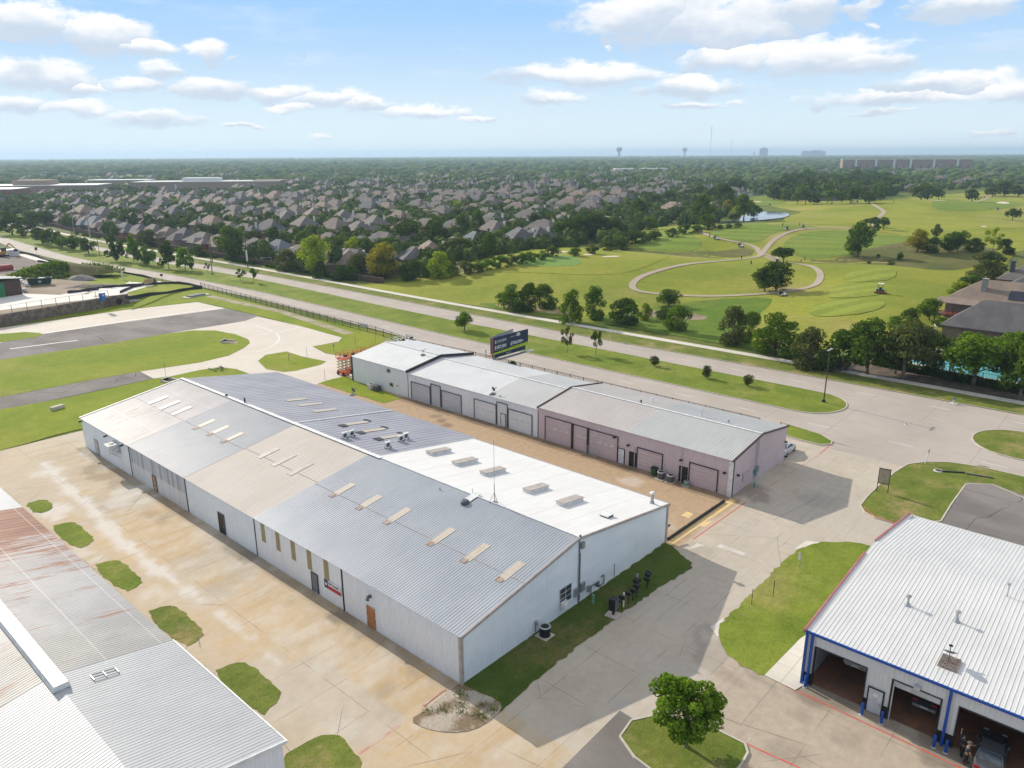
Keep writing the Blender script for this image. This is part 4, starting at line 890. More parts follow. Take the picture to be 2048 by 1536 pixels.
text('TBMT. BUILDERS', .25, BLK, bn, (-.03, .38, .1), (rad(90), 0, rad(-90)), bold=.004, sx=.86)

# ------------------------------------------------------------------ rust-roofed building at the edge of the yard
LB = thing('metal_building', 'low corrugated metal building with rust streaked roof and white ridge vent', 'warehouse', (11.5, 70, 0))
LX0, LX1, LZ = 3.4, 19.5, 4.3; LR = 11.5; LZR = 5.75; lk = (LZR-LZ)/(LX1-LR)
def lroof(y0, y1, mt, pit=.28, dp=.035):
    m = MB(); m.ribs((LR, y0, LZR), (0, y1-y0, 0), (LX1+.2-LR, 0, -(LX1+.2-LR)*lk), (lk, 0, 1), pit, dp); m.ribs((LR, y0, LZR), (0, y1-y0, 0), (LX0-.2-LR, 0, -(LR-LX0+.2)*lk), (-lk, 0, 1), pit, dp); m.build('roof_panel', mt, LB)
lroof(37.2, 53.0, R_L2, .28, .018); lroof(53.0, 58.6, R_L3, .28, .016); lroof(58.6, 87.8, R_L, .28, .012); lroof(87.8, 108, R_L2, .28, .01)
for (y, fc) in ((37.3, -1), (107.9, 1)): gable(LB, y, LX0, LR, LX1, LZ-.03, LZR-.05, WALLW, fc)
for (x, sx) in ((LX1, 1), (LX0, -1)):
    m = MB(); m.ribs((x, 37.3, 0), (0, 70.6, 0), (0, 0, LZ-.05), (sx, 0, 0), .6, .03); m.build('wall_panel', WALLW, LB)
m = MB(); m.bar((LX1+.2, 37.15, LZ-.06), (LR, 37.15, LZR-.02), .12, .22); m.bar((LX0-.2, 37.15, LZ-.06), (LR, 37.15, LZR-.02), .12, .22); m.bar((LX1+.25, 37.1, LZ-.06), (LX1+.25, 53, LZ-.06), .1, .14); m.build('roof_trim', WHITE, LB)
m = MB(); m.add([(LR-.55,51.0,LZR),(LR+.55,51.0,LZR),(LR+.45,51.0,LZR+.42),(LR-.45,51.0,LZR+.42),(LR-.55,75.0,LZR),(LR+.55,75.0,LZR),(LR+.45,75.0,LZR+.42),(LR-.45,75.0,LZR+.42)], [(0,1,2,3),(7,6,5,4),(1,5,6,2),(2,6,7,3),(3,7,4,0)]); m.build('ridge_vent', WHITE, LB)
A = plane_pt(210, 1350, (LR,0,LZR), (lk,0,1))
m = MB()
for dy in (-.35, .35): m.bar((A.x-.8, A.y+dy, A.z+.12+.8*lk), (A.x+.8, A.y+dy, A.z+.12-.8*lk), .06)
for dx in (-.8, 0, .8): m.bar((A.x+dx, A.y-.35, A.z+.12-dx*lk), (A.x+dx, A.y+.35, A.z+.12-dx*lk), .06)
for (dx, dy) in ((-.8,-.35),(.8,-.35),(.8,.35),(-.8,.35)): m.cyl((A.x+dx, A.y+dy, A.z-.05-dx*lk), (A.x+dx, A.y+dy, A.z+.14-dx*lk), .03, n=6)
m.build('roof_frame', STEEL, LB)

# ------------------------------------------------------------------ the row of workshops along the alley
def row_building(name, label, y0, y1, x0, x1, ze, zr, wm, roofs, trimm, wend=True):
    rt = thing(name, label, 'workshop', ((x0+x1)/2, (y0+y1)/2, 0)); xr = (x0+x1)/2; k = (zr-ze)/(xr-x0)
    for (a, c, mt, pit, dp) in roofs:
        m = MB(); m.ribs((x0-.2, a, ze-.2*k), (0, c-a, 0), (xr-x0+.2, 0, zr-ze+.2*k), (-k, 0, 1), pit, dp); m.build('roof_panel', mt, rt)
        m = MB(); m.ribs((xr, a, zr), (0, c-a, 0), (x1+.2-xr, 0, -(zr-ze)-.2*k), (k, 0, 1), pit, dp); m.build('roof_panel', mt, rt)
    m = MB(); m.bar((xr, y0, zr+.05), (xr, y1, zr+.05), .35, .05); m.build('ridge_cap', WTRIM, rt)
    m = MB(); m.ribs((x0, y0, 0), (0, y1-y0, 0), (0, 0, ze-.03), (-1, 0, 0), .3, .03); m.build('wall_panel', wm, rt)
    m = MB(); m.ribs((x1, y0, 0), (0, y1-y0, 0), (0, 0, ze-.03), (1, 0, 0), .6, .03); m.build('wall_panel', wm, rt)
    gable(rt, y0, x0, xr, x1, ze-.03, zr-.05, wm, -1); gable(rt, y1, x0, xr, x1, ze-.03, zr-.05, wm, 1)
    if trimm:
        for y in ((y0-.12, y1+.12) if wend else (y1+.12,)):
            m = MB(); m.bar((x0-.3, y, ze-.02), (xr, y, zr+.05), .14, .24); m.bar((x1+.3, y, ze-.02), (xr, y, zr+.05), .14, .24); m.build('rake_trim', trimm, rt)
    return rt
PB = row_building('workshop_building', 'mauve metal workshop with tan and grey roof facing the alley', 36.3, 66.6, 80.1, 95.9, 4.8, 5.95, WALLP, [(36.3,51.4,R_P2,.35,.035),(51.4,66.6,R_P,.45,.03)], BRTRIM)
P2 = row_building('workshop_building', 'low white metal workshop between the mauve unit and the tall white one', 67.0, 95.7, 80.2, 95.9, 4.45, 5.5, WALLW, [(67.0,77.0,R_P2,.45,.02),(77.0,95.7,R_T,.45,.02)], None)
P3 = row_building('workshop_building', 'tall white metal workshop beside the orange scissor lifts', 96.0, 111.3, 80.2, 95.9, 4.75, 5.95, WALLW, [(96.0,111.3,R_T,.6,.015)], None)
m = MB(); m.bar((79.9, 95.85, 4.7), (88.05, 95.85, 5.9), .2, .45); m.bar((96.2, 95.85, 4.7), (88.05, 95.85, 5.9), .2, .45); m.build('rake_trim', BTRIM, P3)
m = MB(); m.box(80.05,80.25,111.25,111.5,0,4.7); m.build('corner_trim', BTRIM, P3)
for args in ((60.5,65.35,.1,3.7,DOORP,BRTRIM),(57.75,60.25,.1,3.65,DOORP,BRTRIM),(52.75,57.55,.1,3.6,DOORP,BRTRIM),(45.85,49.65,.1,2.95,DOORP,BTRIM),(38.1,41.95,.1,2.95,DOORP,BTRIM)):
    gdoor(PB, 80.1, *args[:4], args[4], args[5], lites=3 if args[0] > 52 else None)
pdoor(PB, 80.1, 51.7, 52.6, 2.1, WHITED, BLK); pdoor(PB, 80.1, 49.85, 50.8, 2.05, BLACKD, BLK); pdoor(PB, 80.1, 42.3, 43.3, 2.1, BLACKD, BLK)
for y in (57.65, 60.38): m = MB(); m.box(79.85, 80.05, y-.14, y+.14, 0, 3.75); m.build('door_post', BTRIM, PB)
for args in ((90.2,94.9,.1,3.05,DOORG,DGREY,None),(87.65,89.95,.1,3.65,DOORG,DGREY,None),(82.8,87.4,.1,3.05,DOORG,DGREY,4),(75.2,79.9,.1,3.2,DOORW,DGREY,4),(72.85,75.0,.1,3.75,DOORW,DGREY,None),(67.95,72.65,.1,3.15,DOORW,DGREY,4)):
    gdoor(P2, 80.2, *args[:4], args[4], args[5], lites=args[6])
pdoor(P2, 80.14, 73.2, 74.1, 2.1, WHITED, DGREY)
for (y, z) in ((100.8,3.9),(100.2,1.5)):
    m = MB(); m.box(80.1,80.18,y-.5,y+.5,z-.35,z+.35); f = m.build('window', OFFW, P3); m = MB(); m.box(80.06,80.12,y-.42,y-.03,z-.28,z+.28); m.box(80.06,80.12,y+.03,y+.42,z-.28,z+.28); m.build('window_pane', GLASS, f)
m = MB(); m.box(79.98,80.13,36.15,36.75,0,4.6); m.build('corner_trim', WTRIM, PB); m = MB(); m.box(80.0,80.2,36.1,36.3,0,4.7); m.build('downspout', BTRIM, PB)
m = MB(); m.box(80.0,80.08,43.0,43.1,0,4.6); m.box(80.0,80.08,50.0,50.1,0,2.9); m.build('downspout', LGREY, PB)
m = MB(); m.box(83.0,84.6,36.13,36.24,1.1,2.1); m.build('wall_vent', DOORP, PB)
m = MB(); m.cyl((86.5,36.15,.2),(86.5,36.15,5.4),.06); m.cyl((86.9,36.15,.2),(86.9,36.15,5.5),.05); m.build('conduit', LGREY, PB)
for (x, z) in ((86.2,.9),(86.7,1.2)): m = MB(); m.box(x,x+.4,35.95,36.2,z,z+.8); m.build('meter_box', TEALC if x < 86.5 else STEEL, PB)
for (y, z) in ((37.2,2.9),(43.1,2.95),(51.0,2.9),(53.2,3.5)):
    m = MB(); m.box(79.6,80.05,y-.15,y+.15,z,z+.16); m.build('wall_lamp', BLK, PB)
m = MB(); m.box(95.4,95.6,35.9,36.2,2.6,2.8); m.box(81.2,81.4,35.9,36.2,2.4,2.65); m.build('wall_lamp', BLK, PB)
for (px, py, h, c) in ((1403,832,.95,WHITE),(1305,804,.55,WHITE),(1457,845,.3,STEEL),(1282,806,.35,DGREY)):
    A = plane_pt(px, py, (88,0,5.95), (.145,0,1)); m = MB(); m.cyl((A.x,A.y,A.z-.1),(A.x,A.y,A.z+h),.11,n=8); m.ball((A.x,A.y,A.z+h),.16); m.build('vent_pipe', c, PB)
# ------------------------------------------------------------------ white-roofed repair shop with open bays
AS = thing('repair_shop', 'white metal repair shop with open bays, blue trim and ribbed roof', 'garage', (66, 0, 0))
AX0, AXR, AX1, AY0, AY1 = 52.7, 67.6, 80.0, -26.0, 16.65; AZ, AZR, AZ1 = 4.72, 5.85, 4.15
k1 = (AZR-AZ)/(AXR-AX0); k2 = (AZR-AZ1)/(AX1-AXR); PA = ((AX0,0,AZ), (-k1,0,1))
m = MB(); m.ribs((AX0-.08, AY0, AZ-.08*k1), (0, AY1+.1-AY0, 0), (AXR-AX0+.08, 0, AZR-AZ+.08*k1), (-k1,0,1), .305, .026, ((0,0),(.05,1),(.17,1),(.22,0))); m.build('roof_panel', R_S, AS)
m = MB(); m.ribs((AXR, AY0, AZR), (0, AY1+.1-AY0, 0), (AX1+.25-AXR, 0, -(AX1+.25-AXR)*k2), (k2,0,1), .305, .026, ((0,0),(.05,1),(.17,1),(.22,0))); m.build('roof_panel', R_S, AS)
m = MB(); m.bar((AX0-.3, AY1+.16, AZ-.02), (AXR-1.7, AY1+.16, AZR-.02-1.7*k1), .16, .3); m.bar((AXR+1.4, AY1+.16, AZR-.02-1.4*k2), (AX1+.3, AY1+.16, AZ1-.02), .16, .3); m.build('rake_trim', PINKT, AS)
m = MB(); m.bar((AX0-.13, AY0, AZ-.10), (AX0-.13, AY1+.24, AZ-.10), .14, .18); m.build('gutter', BLUE, AS)
SHEET = metal('shop_wall_sheet', (.58,.59,.60), (.63,.64,.64), .45, .1, .2, (.5,.5,.5), (2,2,.3), .8)
BAYS = [(12.15,15.9,3.5),(7.15,10.3,3.45),(1.2,6.0,3.45),(-5.2,-1.0,3.45)]
edges = [AY0]+[v for bb in sorted(BAYS) for v in bb[:2]]+[AY1]
def wallrun(y0, y1, z0, z1, mt, dp=.025):
    m = MB(); m.ribs((AX0, y0, z0), (0, y1-y0, 0), (0, 0, z1-z0), (-1,0,0), .305, dp, ((0,0),(.1,1),(.2,1),(.3,0))); m.box(AX0+.01, AX0+.16, y0, y1, z0, z1); m.build('wall_panel', mt, AS)
for i in range(0, len(edges), 2):
    wallrun(edges[i], edges[i+1], 1.0, AZ-.1, SHEET); wallrun(edges[i], edges[i+1], 0, 1.0, BLACKD, .01)
for (a, c, h) in BAYS:
    wallrun(a, c, h, AZ-.1, SHEET)
    m = MB(); m.box(AX0-.06, AX0+.2, a-.08, a, 0, h); m.box(AX0-.06, AX0+.2, c, c+.08, 0, h); m.box(AX0-.06, AX0+.2, a-.08, c+.08, h, h+.08); m.build('bay_frame', BTRIM, AS)
gable(AS, AY1, AX0, AXR, AX1, AZ-.05, AZR-.05, SHEET, 1, .3, .02, ze1=AZ1-.05)
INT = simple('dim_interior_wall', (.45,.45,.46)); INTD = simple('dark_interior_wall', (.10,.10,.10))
m = MB(); m.poly([(AX0+.2,AY0),(AX1-.1,AY0),(AX1-.1,AY1-.05),(AX0+.2,AY1-.05)], .03); m.build('shop_floor', RFLOOR, AS)
m = MB(); m.box(AX0+.2, AX1-.2, 16.3, 16.45, 0, 4.4); m.build('partition', INT, AS)
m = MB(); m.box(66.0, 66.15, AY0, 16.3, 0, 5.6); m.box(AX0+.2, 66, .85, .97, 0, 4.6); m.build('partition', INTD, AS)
m = MB(); m.box(AX1-.1, AX1, AY0, AY1, 0, AZ1-.05); m.box(AX0, AX1, AY0-.1, AY0, 0, AZ1-.05); m.build('wall_panel', SHEET, AS)
d = pdoor(AS, AX0-.03, 10.78, 11.75, 2.1, simple('grey_white_door', (.55,.55,.57)), BLK); m = MB(); m.box(AX0-.14, AX0-.125, 11.1, 11.45, 1.5, 1.8); m.build('door_notice', WHITE, d)
m = MB(); m.ribs((AX0+.02, 7.2, 2.95), (0,0,.5), (0, 3.05, 0), (-1,0,0), .29, .02); m.build('roller_door', LGREY, AS); m = MB(); m.bar((AX0-.02,10.2,0),(AX0-.02,10.2,3.2),.08); m.build('door_track', LGREY, AS)
m = MB(); m.box(AX0-.35,AX0-.05,8.5,8.9,3.62,3.85); m.build('wall_lamp', LGREY, AS)
for y in (16.62, 15.98+.22, 6.65):
    m = MB(); m.box(AX0-.22, AX0-.06, y-.09, y+.09, .05, AZ-.2); m.tube([(AX0-.14,y,.1),(AX0-.34,y,.06)], .07); m.build('downspout', BLUE, AS)
for (px, py, h) in ((1815,1211,.85),(1913,1243,.85)):
    A = plane_pt(px, py, *PA); m = MB(); m.cyl((A.x,A.y,A.z-.1),(A.x,A.y,A.z+h),.09,n=8); m.cyl((A.x,A.y,A.z),(A.x,A.y,A.z+.25),.26,.12,10); m.lathe([(.2,h-.05),(.2,h+.06),(.05,h+.14)],(A.x,A.y,A.z),10); m.build('vent_pipe', STEEL, AS)
A = plane_pt(2014, 1193, *PA); m = MB(); m.cyl((A.x,A.y,A.z-.1),(A.x,A.y,A.z+1.1),.06,n=8); m.box(A.x-.12,A.x+.12,A.y-.12,A.y+.12,A.z+1.05,A.z+1.25); m.build('vent_pipe', LGREY, AS)
for y in (16.2, 11.85, 10.48, 7.0, 6.25):
    b_ = thing('bollard', {16.2:'blue bollard at the corner downspout of the repair shop',11.85:'blue bollard left of the grey personnel door',10.48:'blue bollard between the grey door and the pickup bay',7.0:'blue bollard at the far side of the pickup bay opening',6.25:'blue bollard beside the bay with the two men'}[y], 'bollard', (AX0-.75 if y != 16.2 else AX0-.5, y, 0), group='blue bollards along the repair shop')
    m = MB(); m.lathe([(.11,0),(.11,.95),(.09,1.03),(.03,1.06)], (0,0,0), 12); m.build('post', BLUE, b_, world=False); m = MB(); m.lathe([(.18,0),(.16,.05)], (0,0,0), 12); m.build('footing', KERB, b_, world=False)
# painted lines on the concrete
pm = MB(); ribbon(pm, [(51.35,17.4),(51.2,10),(51.1,4.4),(50.9,-10)], .14, .008); ribbon(pm, gp([(1438,1460),(1520,1500),(1620,1545)]), .13, .008); ribbon(pm, gp([(1728,1017),(1750,1036),(1790,1048),(1812,1052)]), .14, .155); ribbon(pm, gp([(1386,1079),(1492,1004)]), .14, .008); ribbon(pm, gp([(1640,908),(1662,888)]), .14, .008)
struct('fire_lane_marking', pm, REDP)
pm = MB(); ribbon(pm, gp([(1494,1002),(1640,908)]), .14, .008); ribbon(pm, gp([(718,1508),(785,1460),(800,1448)]), .2, .008); ribbon(pm, gp([(846,1412),(890,1378)]), .2, .04); struct('worn_red_marking', pm, FADEP)
pm = MB(); pm.poly(gp([(1331,1086),(1340,1092),(1472,1003),(1462,997)]), .007); pm.poly(gp([(1398,1046),(1426,1042),(1410,1054),(1388,1050)]), .009); pm.poly(gp([(1362,1031),(1374,1023),(1387,1028),(1378,1036)]), .008); struct('yellow_marking', pm, YELP)
pm = MB(); pm.poly(gp([(1433,1094),(1440,1088),(1494,1107),(1487,1111)]), .008); pm.poly(gp([(1375,1099),(1394,1086),(1411,1091)]), .008); struct('concrete_patch', pm, M('pale_concrete_patch', (.60,.56,.52), (.52,.47,.42), .8, .9))
pm = MB(); pm.poly(gp([(1498,1478),(1502,1473),(1494,1487)]), .01); struct('parking_marking', pm, WHITEP)
# ------------------------------------------------------------------ roof equipment and yard objects
def on_roof(px, py, pl): return plane_pt(px, py, *pl)
def mini_split(label, p, rz=0.0, group=None):
    t = thing('mini_split_condenser', label, 'air conditioner', p, rz, group)
    m = MB(); m.box(-.42,.42,-.16,.16,.18,.84); m.build('case', WHITE, t, world=False)
    m = MB(); m.lathe([(.26,0),(.26,.02),(.05,.03)], (0,0,0), 16); me = m.mesh('fan_grille', DGREY); o = link('fan_grille', me, t); o.rotation_euler = (rad(90),0,0); o.location = (-.08,-.165,.5)
    m = MB(); m.box(-.4,-.34,-.2,.2,0,.18); m.box(.34,.4,-.2,.2,0,.18); m.build('feet', BLK, t, world=False)
    return t
for (px, py, lab) in ((690,877,'white condenser nearer the ridge in the rooftop pair by the ridge cap'),(704,873,'white condenser farther from the ridge in the rooftop pair by the ridge cap'),
                      (802,883,'white condenser with black duct, left of the rooftop pair near the alley edge'),(812,878,'white condenser, right of the rooftop pair near the alley edge'),(776,896,'single white condenser on the dark roof next to the white membrane')):
    A = on_roof(px, py, PR); mini_split(lab, (A.x, A.y, A.z-.02), 0.0, 'condensers on the dark roof sheets')
A = on_roof(989, 1005, PR)
an = thing('antenna_mast', 'tall thin guyed antenna mast standing on the white roof', 'antenna', A)
m = MB(); m.cyl((0,0,0),(0,0,2.0),.035,n=6); m.cyl((0,0,2.0),(0,0,6.6),.016,n=6); m.build('mast', DGREY, an, world=False)
for i in range(3):
    a = 2.1*i+.4; m = MB(); m.tube([(.55*math.cos(a),.55*math.sin(a),0),(0,0,1.1)], .022); m.build('tripod_leg', STEEL, an, world=False)
m = MB(); m.box(-.25,.25,-.2,.2,0,.08); m.build('base', STEEL, an, world=False)
def dish(label, p, rz, tilt=.9, r=.38, base=True):
    t = thing('satellite_dish', label, 'satellite dish', p, rz)
    m = MB(); m.cyl((0,0,0),(0,0,.7),.035,n=8); m.build('pole', DGREY, t, world=False)
    m = MB(); m.lathe([(.02,.0),(r*.5,.03),(r,.12),(r,.14),(r*.5,.05),(.02,.02)], (0,0,0), 18); o = link('reflector', m.mesh('reflector', DGREY, smooth=True), t); o.location = (0,0,.75); o.rotation_euler = (tilt, 0, 0)
    m = MB(); m.tube([(0,-.05,.7),(0,-.5,1.05)], .025); m.box(-.12,.12,-.58,-.46,1.0,1.12); m.build('feed_arm', BLK, t, world=False)
    if base: m = MB(); m.box(-.5,.5,-.4,.4,0,.08); m.build('base_frame', DGREY, t, world=False)
    return t
A = on_roof(1896, 1327, PA)
dish('dark satellite dish on concrete blocks on the repair shop roof', (A.x, A.y, A.z+.12), rad(100), .5, .48, False)
for i in range(12):
    bx, by = A.x-.55+(i % 4)*.38, A.y-.5+(i//4)*.42
    t = thing('concrete_block', 'hollow concrete block weighting the satellite dish on the shop roof', 'block', (bx, by, A.z-.02+(bx-A.x)*k1), 0, 'concrete blocks under the rooftop dish')
    m = MB(); m.box(-.17,.17,-.19,-.15,0,.19); m.box(-.17,.17,.15,.19,0,.19); m.box(-.17,-.12,-.15,.15,0,.19); m.box(.12,.17,-.15,.15,0,.19); m.box(-.03,.03,-.15,.15,0,.19); m.build('block_body', M('concrete_block_grey', (.34,.29,.25), (.26,.2,.17), 3, .9), t, world=False)
A = plane_pt(1494, 787, (88,0,5.5), (.13,0,1)); A = plane_pt(986, 788, (80.2,0,4.45), (-.134,0,1)); dish('dark satellite dish at the eave of the low white workshop', A, rad(20))
A = plane_pt(846, 710, (80.2,0,4.75), (-.153,0,1)); dish('satellite dish near the ridge of the tall white workshop', A, rad(60))
A = plane_pt(706, 790, (66,0,4.4), (kR,0,1)); dish('satellite dish at the far eave of the dark warehouse roof', A, rad(40), .9, .42)
# wall-hung condenser on brackets
t = thing('wall_condenser', 'white condenser box held on steel brackets high on the warehouse wall', 'air conditioner', (XL, 101.3, 2.7))
m = MB(); m.box(-1.35,-.15,-.7,.7,0,1.05); m.build('case', WHITE, t, world=False); m = MB(); m.lathe([(.42,1.05),(.42,1.08),(.1,1.1)], (-.75,0,0), 16); m.build('fan_guard', BLK, t, world=False)
for s_ in (-.6,.6):
    m = MB(); m.bar((-1.4,s_,-.04),(0,s_,-.04),.07); m.bar((-1.35,s_,0),(0,s_-.3,.95),.05); m.bar((-1.1,s_,-.05),(0,s_,-.9),.05); m.build('bracket', STEEL, t, world=False)
m = MB(); m.box(-.16,0,-1.1,.9,-.2,1.2); m.build('backing_panel', LGREY, t, world=False)
def condenser(label, p, s=1.0, mat=None, pad=True, group=None):
    t = thing('condenser_unit', label, 'air conditioner', p, 0, group); a = .42*s; h = .78*s
    m = MB(); m.lathe([(a,.06),(a,h)], (0,0,0), 20); m.build('coil_housing', mat or DGREY, t, world=False)
    m = MB(); m.lathe([(a*1.04,h),(a*1.04,h+.07),(a*.82,h+.09),(a*.82,h+.02)], (0,0,0), 20); m.build('top_rim', LGREY, t, world=False); m = MB(); m.lathe([(a*.8,h+.02),(a*.3,h+.03),(a*.25,h+.06)], (0,0,0), 16); m.build('fan_grille', BLK, t, world=False)
    if pad: m = MB(); m.box(-a*1.3,a*1.3,-a*1.3,a*1.3,0,.06); m.build('pad', KERB, t, world=False)
    return t
condenser('grey condenser on its pad in the shaded grass by the warehouse gable', (43.8, 35.6, .03), 1.15, BLK)
condenser('dark condenser unit right beside the green wheeled bin', (79.3,45.5,0), 1.15, None, group='condensers along the mauve wall'); condenser('second dark condenser in line past the green bin', (79.25,44.1,0), 1.1, None, group='condensers along the mauve wall'); condenser('small olive condenser between black door and garage door', (79.45,41.95,0), .75, PGREEN, group='condensers along the mauve wall')
for (px, py, lab, mt) in ((742,778,'pale square condenser in the weeds by the tall white workshop',OFFW),(755,782,'dark square condenser in the weeds by the tall white workshop',DGREY)):
    g = G(px, py); t = thing('condenser_unit', lab, 'air conditioner', (*g, 0)); m = MB(); m.box(-.5,.5,-.5,.5,.05,.95); m.build('case', mt, t, world=False); m = MB(); m.lathe([(.38,.95),(.38,.98),(.1,1.0)], (0,0,0), 14); m.build('fan_guard', BLK, t, world=False)
g = G(797, 788); t = thing('wall_dish', 'grey dish antenna on a pad at the foot of the white wall', 'satellite dish', (*g, 0)); m = MB(); m.cyl((0,0,0),(0,0,1.0),.05); m.build('pole', DGREY, t, world=False); m = MB(); m.lathe([(.05,0),(.4,.05),(.7,.2),(.7,.22),(.05,.04)], (0,0,0), 16); o = link('reflector', m.mesh('reflector', DGREY), t); o.location = (0,0,1.0); o.rotation_euler = (.9,.3,1.2); m = MB(); m.box(-.6,.6,-.5,.5,0,.1); m.build('pad', KERB, t, world=False)
t = thing('wheeled_bin', 'dark green wheeled bin against the mauve garage door', 'bin', (79.65,46.75,0)); m = MB(); m.add([(-.27,-.27,.12),(.27,-.27,.12),(.27,.27,.12),(-.27,.27,.12),(-.33,-.33,1.0),(.33,-.33,1.0),(.33,.33,1.0),(-.33,.33,1.0)], [(0,3,2,1),(4,5,6,7),(0,1,5,4),(1,2,6,5),(2,3,7,6),(3,0,4,7)]); m.build('bin_body', GREENC, t, world=False); m = MB(); m.box(-.37,.37,-.37,.37,1.0,1.1); m.build('lid', BLK, t, world=False)
for s_ in (-.25,.25): m = MB(); m.cyl((.25,s_-.04,.12),(.25,s_+.04,.12),.12,n=12); m.build('wheel', BLK, t, world=False)
t = thing('pipe_gate', 'pale tubular metal gate leaning on the mauve garage door', 'gate', (79.55, 56.9, 0)); m = MB()
for z in (.15,.45,.75,1.05,1.35): m.cyl((0,-1.0,z),(0,1.0,z),.03,n=6)
m.cyl((0,-1,.1),(0,-1,1.4),.035,n=6); m.cyl((0,1,.1),(0,1,1.4),.035,n=6); m.build('gate_frame', LGREY, t, world=False)
t = thing('wheel_stop_beam', 'black striped rubber beam lying across the alley mouth', 'barrier', (72, 36.35, 0)); m = MB(); m.tube([(-6.4,.05,.16),(6.3,-.12,.16)], .17, 8); m.build('beam', BLK, t, world=False)
for x in (-6.0,-5.6,-5.2,-4.8,-2.5,-2.2,2.4,2.8,3.9,4.3,4.8,5.2): m = MB(); m.tube([(x-.06,.04-x*.013,.165),(x+.06,.04-x*.013,.165)], .178, 8); m.build('stripe', YELP, t, world=False)
# mailboxes along the shaded verge
t = thing('cluster_mailbox', 'big black cluster mailbox on a concrete pad in the shaded lawn', 'mailbox', (50.25,32.9,.03), rad(8)); m = MB(); m.box(-.55,.55,-.6,.6,0,.1); m.build('pad', KERB, t, world=False); m = MB(); m.cyl((0,0,.1),(0,0,.6),.12); m.build('pedestal', BLK, t, world=False); m = MB(); m.box(-.38,.38,-.32,.32,.6,1.75); m.build('cabinet', BLK, t, world=False)
m = MB(); m.box(-.34,.34,-.335,-.322,.65,1.7); m.build('door_panel', DGREY, t, world=False)
def mailbox(label, x, y, z, rz, h=1.1, L=.5):
    t = thing('mailbox', label, 'mailbox', (x,y,z), rz, 'mailboxes on posts along the shaded verge')
    m = MB(); m.cyl((0,0,0),(0,0,h),.05,n=8); m.build('post', BLK, t, world=False)
    pr = [(-.14,h),(.14,h),(.14,h+.2)]+[(.14*math.cos(a),h+.2+.14*math.sin(a)) for a in np.linspace(0,math.pi,8)[1:-1]]+[(-.14,h+.2)]
    v = [(-L/2*1.1,y_,z_) for y_,z_ in pr]+[(L/2*1.1,y_,z_) for y_,z_ in pr]; n = len(pr)
    m = MB(); m.add(v, [tuple(range(n-1,-1,-1)), tuple(range(n,2*n))]+[(i,(i+1)%n,n+(i+1)%n,n+i) for i in range(n)]); me = m.mesh('box', BLK); o = link('box', me, t); o.rotation_euler.z = rad(90)
    m = MB(); m.box(.145,.155,-.1,.0,h+.1,h+.3); m.build('flag', STEEL, t, world=False)
for i, (x, y, lab) in enumerate(((51.0,32.95,'black mailbox touching the big cluster box'),(51.5,32.86,'second black mailbox from the cluster box, before the white post'),(52.6,32.87,'black mailbox just past the white post'),(53.4,32.88,'black mailbox with a pale stone at its foot'),(54.05,32.91,'low black mailbox in the middle of the row'),(54.65,33.35,'black mailbox at the foot of the tall black stake'),(55.2,33.55,'black mailbox just behind the stake'),(55.9,32.95,'black mailbox third from the far end of the row'),(56.35,33.15,'black mailbox second from the far end of the row'),(56.85,33.35,'last black mailbox at the far end of the row'))):
    mailbox(lab, x, y, .03, .1*math.sin(i*2.1), 1.0+.12*math.sin(i*1.7))
def post(name, label, cat, p, h, r, mt, cap=None, rz=0):
    t = thing(name, label, cat, p, rz); m = MB(); m.cyl((0,0,0),(0,0,h),r,n=8); m.build('post', mt, t, world=False)
    if cap: cap(t)
    return t
post('white_post', 'white plastic post standing among the black mailboxes', 'post', (51.95,32.95,.03), 1.5, .07, WHITE); post('steel_stake', 'thin black stake with white tag rising behind the mailboxes', 'stake', (54.95,33.5,.03), 2.1, .035, BLK, lambda t: MB().box(.04,.06,-.1,.1,1.4,1.9).build('tag_strip', WHITE, t, world=False)); post('utility_pedestal', 'pale green utility pedestal in the shaded lawn', 'pedestal', (50.64,35.43,.03), .85, .14, PGREEN)
post('lawn_stake', 'black stake at the kerb edge of the side lawn', 'stake', (*G(1503,1209),.03), 1.6, .03, BLK); post('lawn_stake', 'black stake in the middle of the side lawn', 'stake', (*G(1546,1193),.03), 1.7, .03, BLK)
post('sign_post', 'steel post with narrow white sign near the driveway corner of side lawn', 'sign', (*G(1599,1137),.03), 1.7, .035, STEEL, lambda t: MB().box(-.02,.02,-.05,.25,.9,1.7).build('sign_plate', WHITE, t, world=False))
post('utility_pedestal', 'teal marker post at the corner curb by the mauve building', 'pedestal', (*G(1508,975),0), .8, .1, TEALC)
t = thing('marker_post', 'leaning white marker post with red top at the road corner', 'post', (*G(1850,928),.1)); m = MB(); m.tube([(0,0,0),(.25,-.15,1.5)], .07, 8); m.build('post', WHITE, t, world=False); m = MB(); m.tube([(.25,-.15,1.5),(.32,-.19,1.95)], .075, 8); m.build('red_top', REDP, t, world=False)
t = thing('sign_board', 'weathered tan sign board on two black legs at lawn edge', 'sign', (*G(1764,985),.1), rad(12))
for y in (-.62,.62): m = MB(); m.box(-.04,.04,y-.04,y+.04,0,3.1); m.build('leg', BLK, t, world=False)
m = MB(); m.box(-.05,.05,-.58,.58,1.15,2.95); m.build('board', M('tan_board', (.42,.35,.24), (.35,.29,.2), 2, .7), t, world=False); m = MB(); m.box(-.045,.045,-.6,.6,2.95,3.05); m.box(-.045,.045,-.6,.6,1.05,1.15); m.build('frame', BLK, t, world=False)
t = thing('steel_plank', 'long dark plank lying on the corner lawn', 'plank', (*G(1904,946),.1), rad(-58)); MB().box(-1.5,1.5,-.1,.1,0,.14).build('plank_body', BLK, t, world=False)
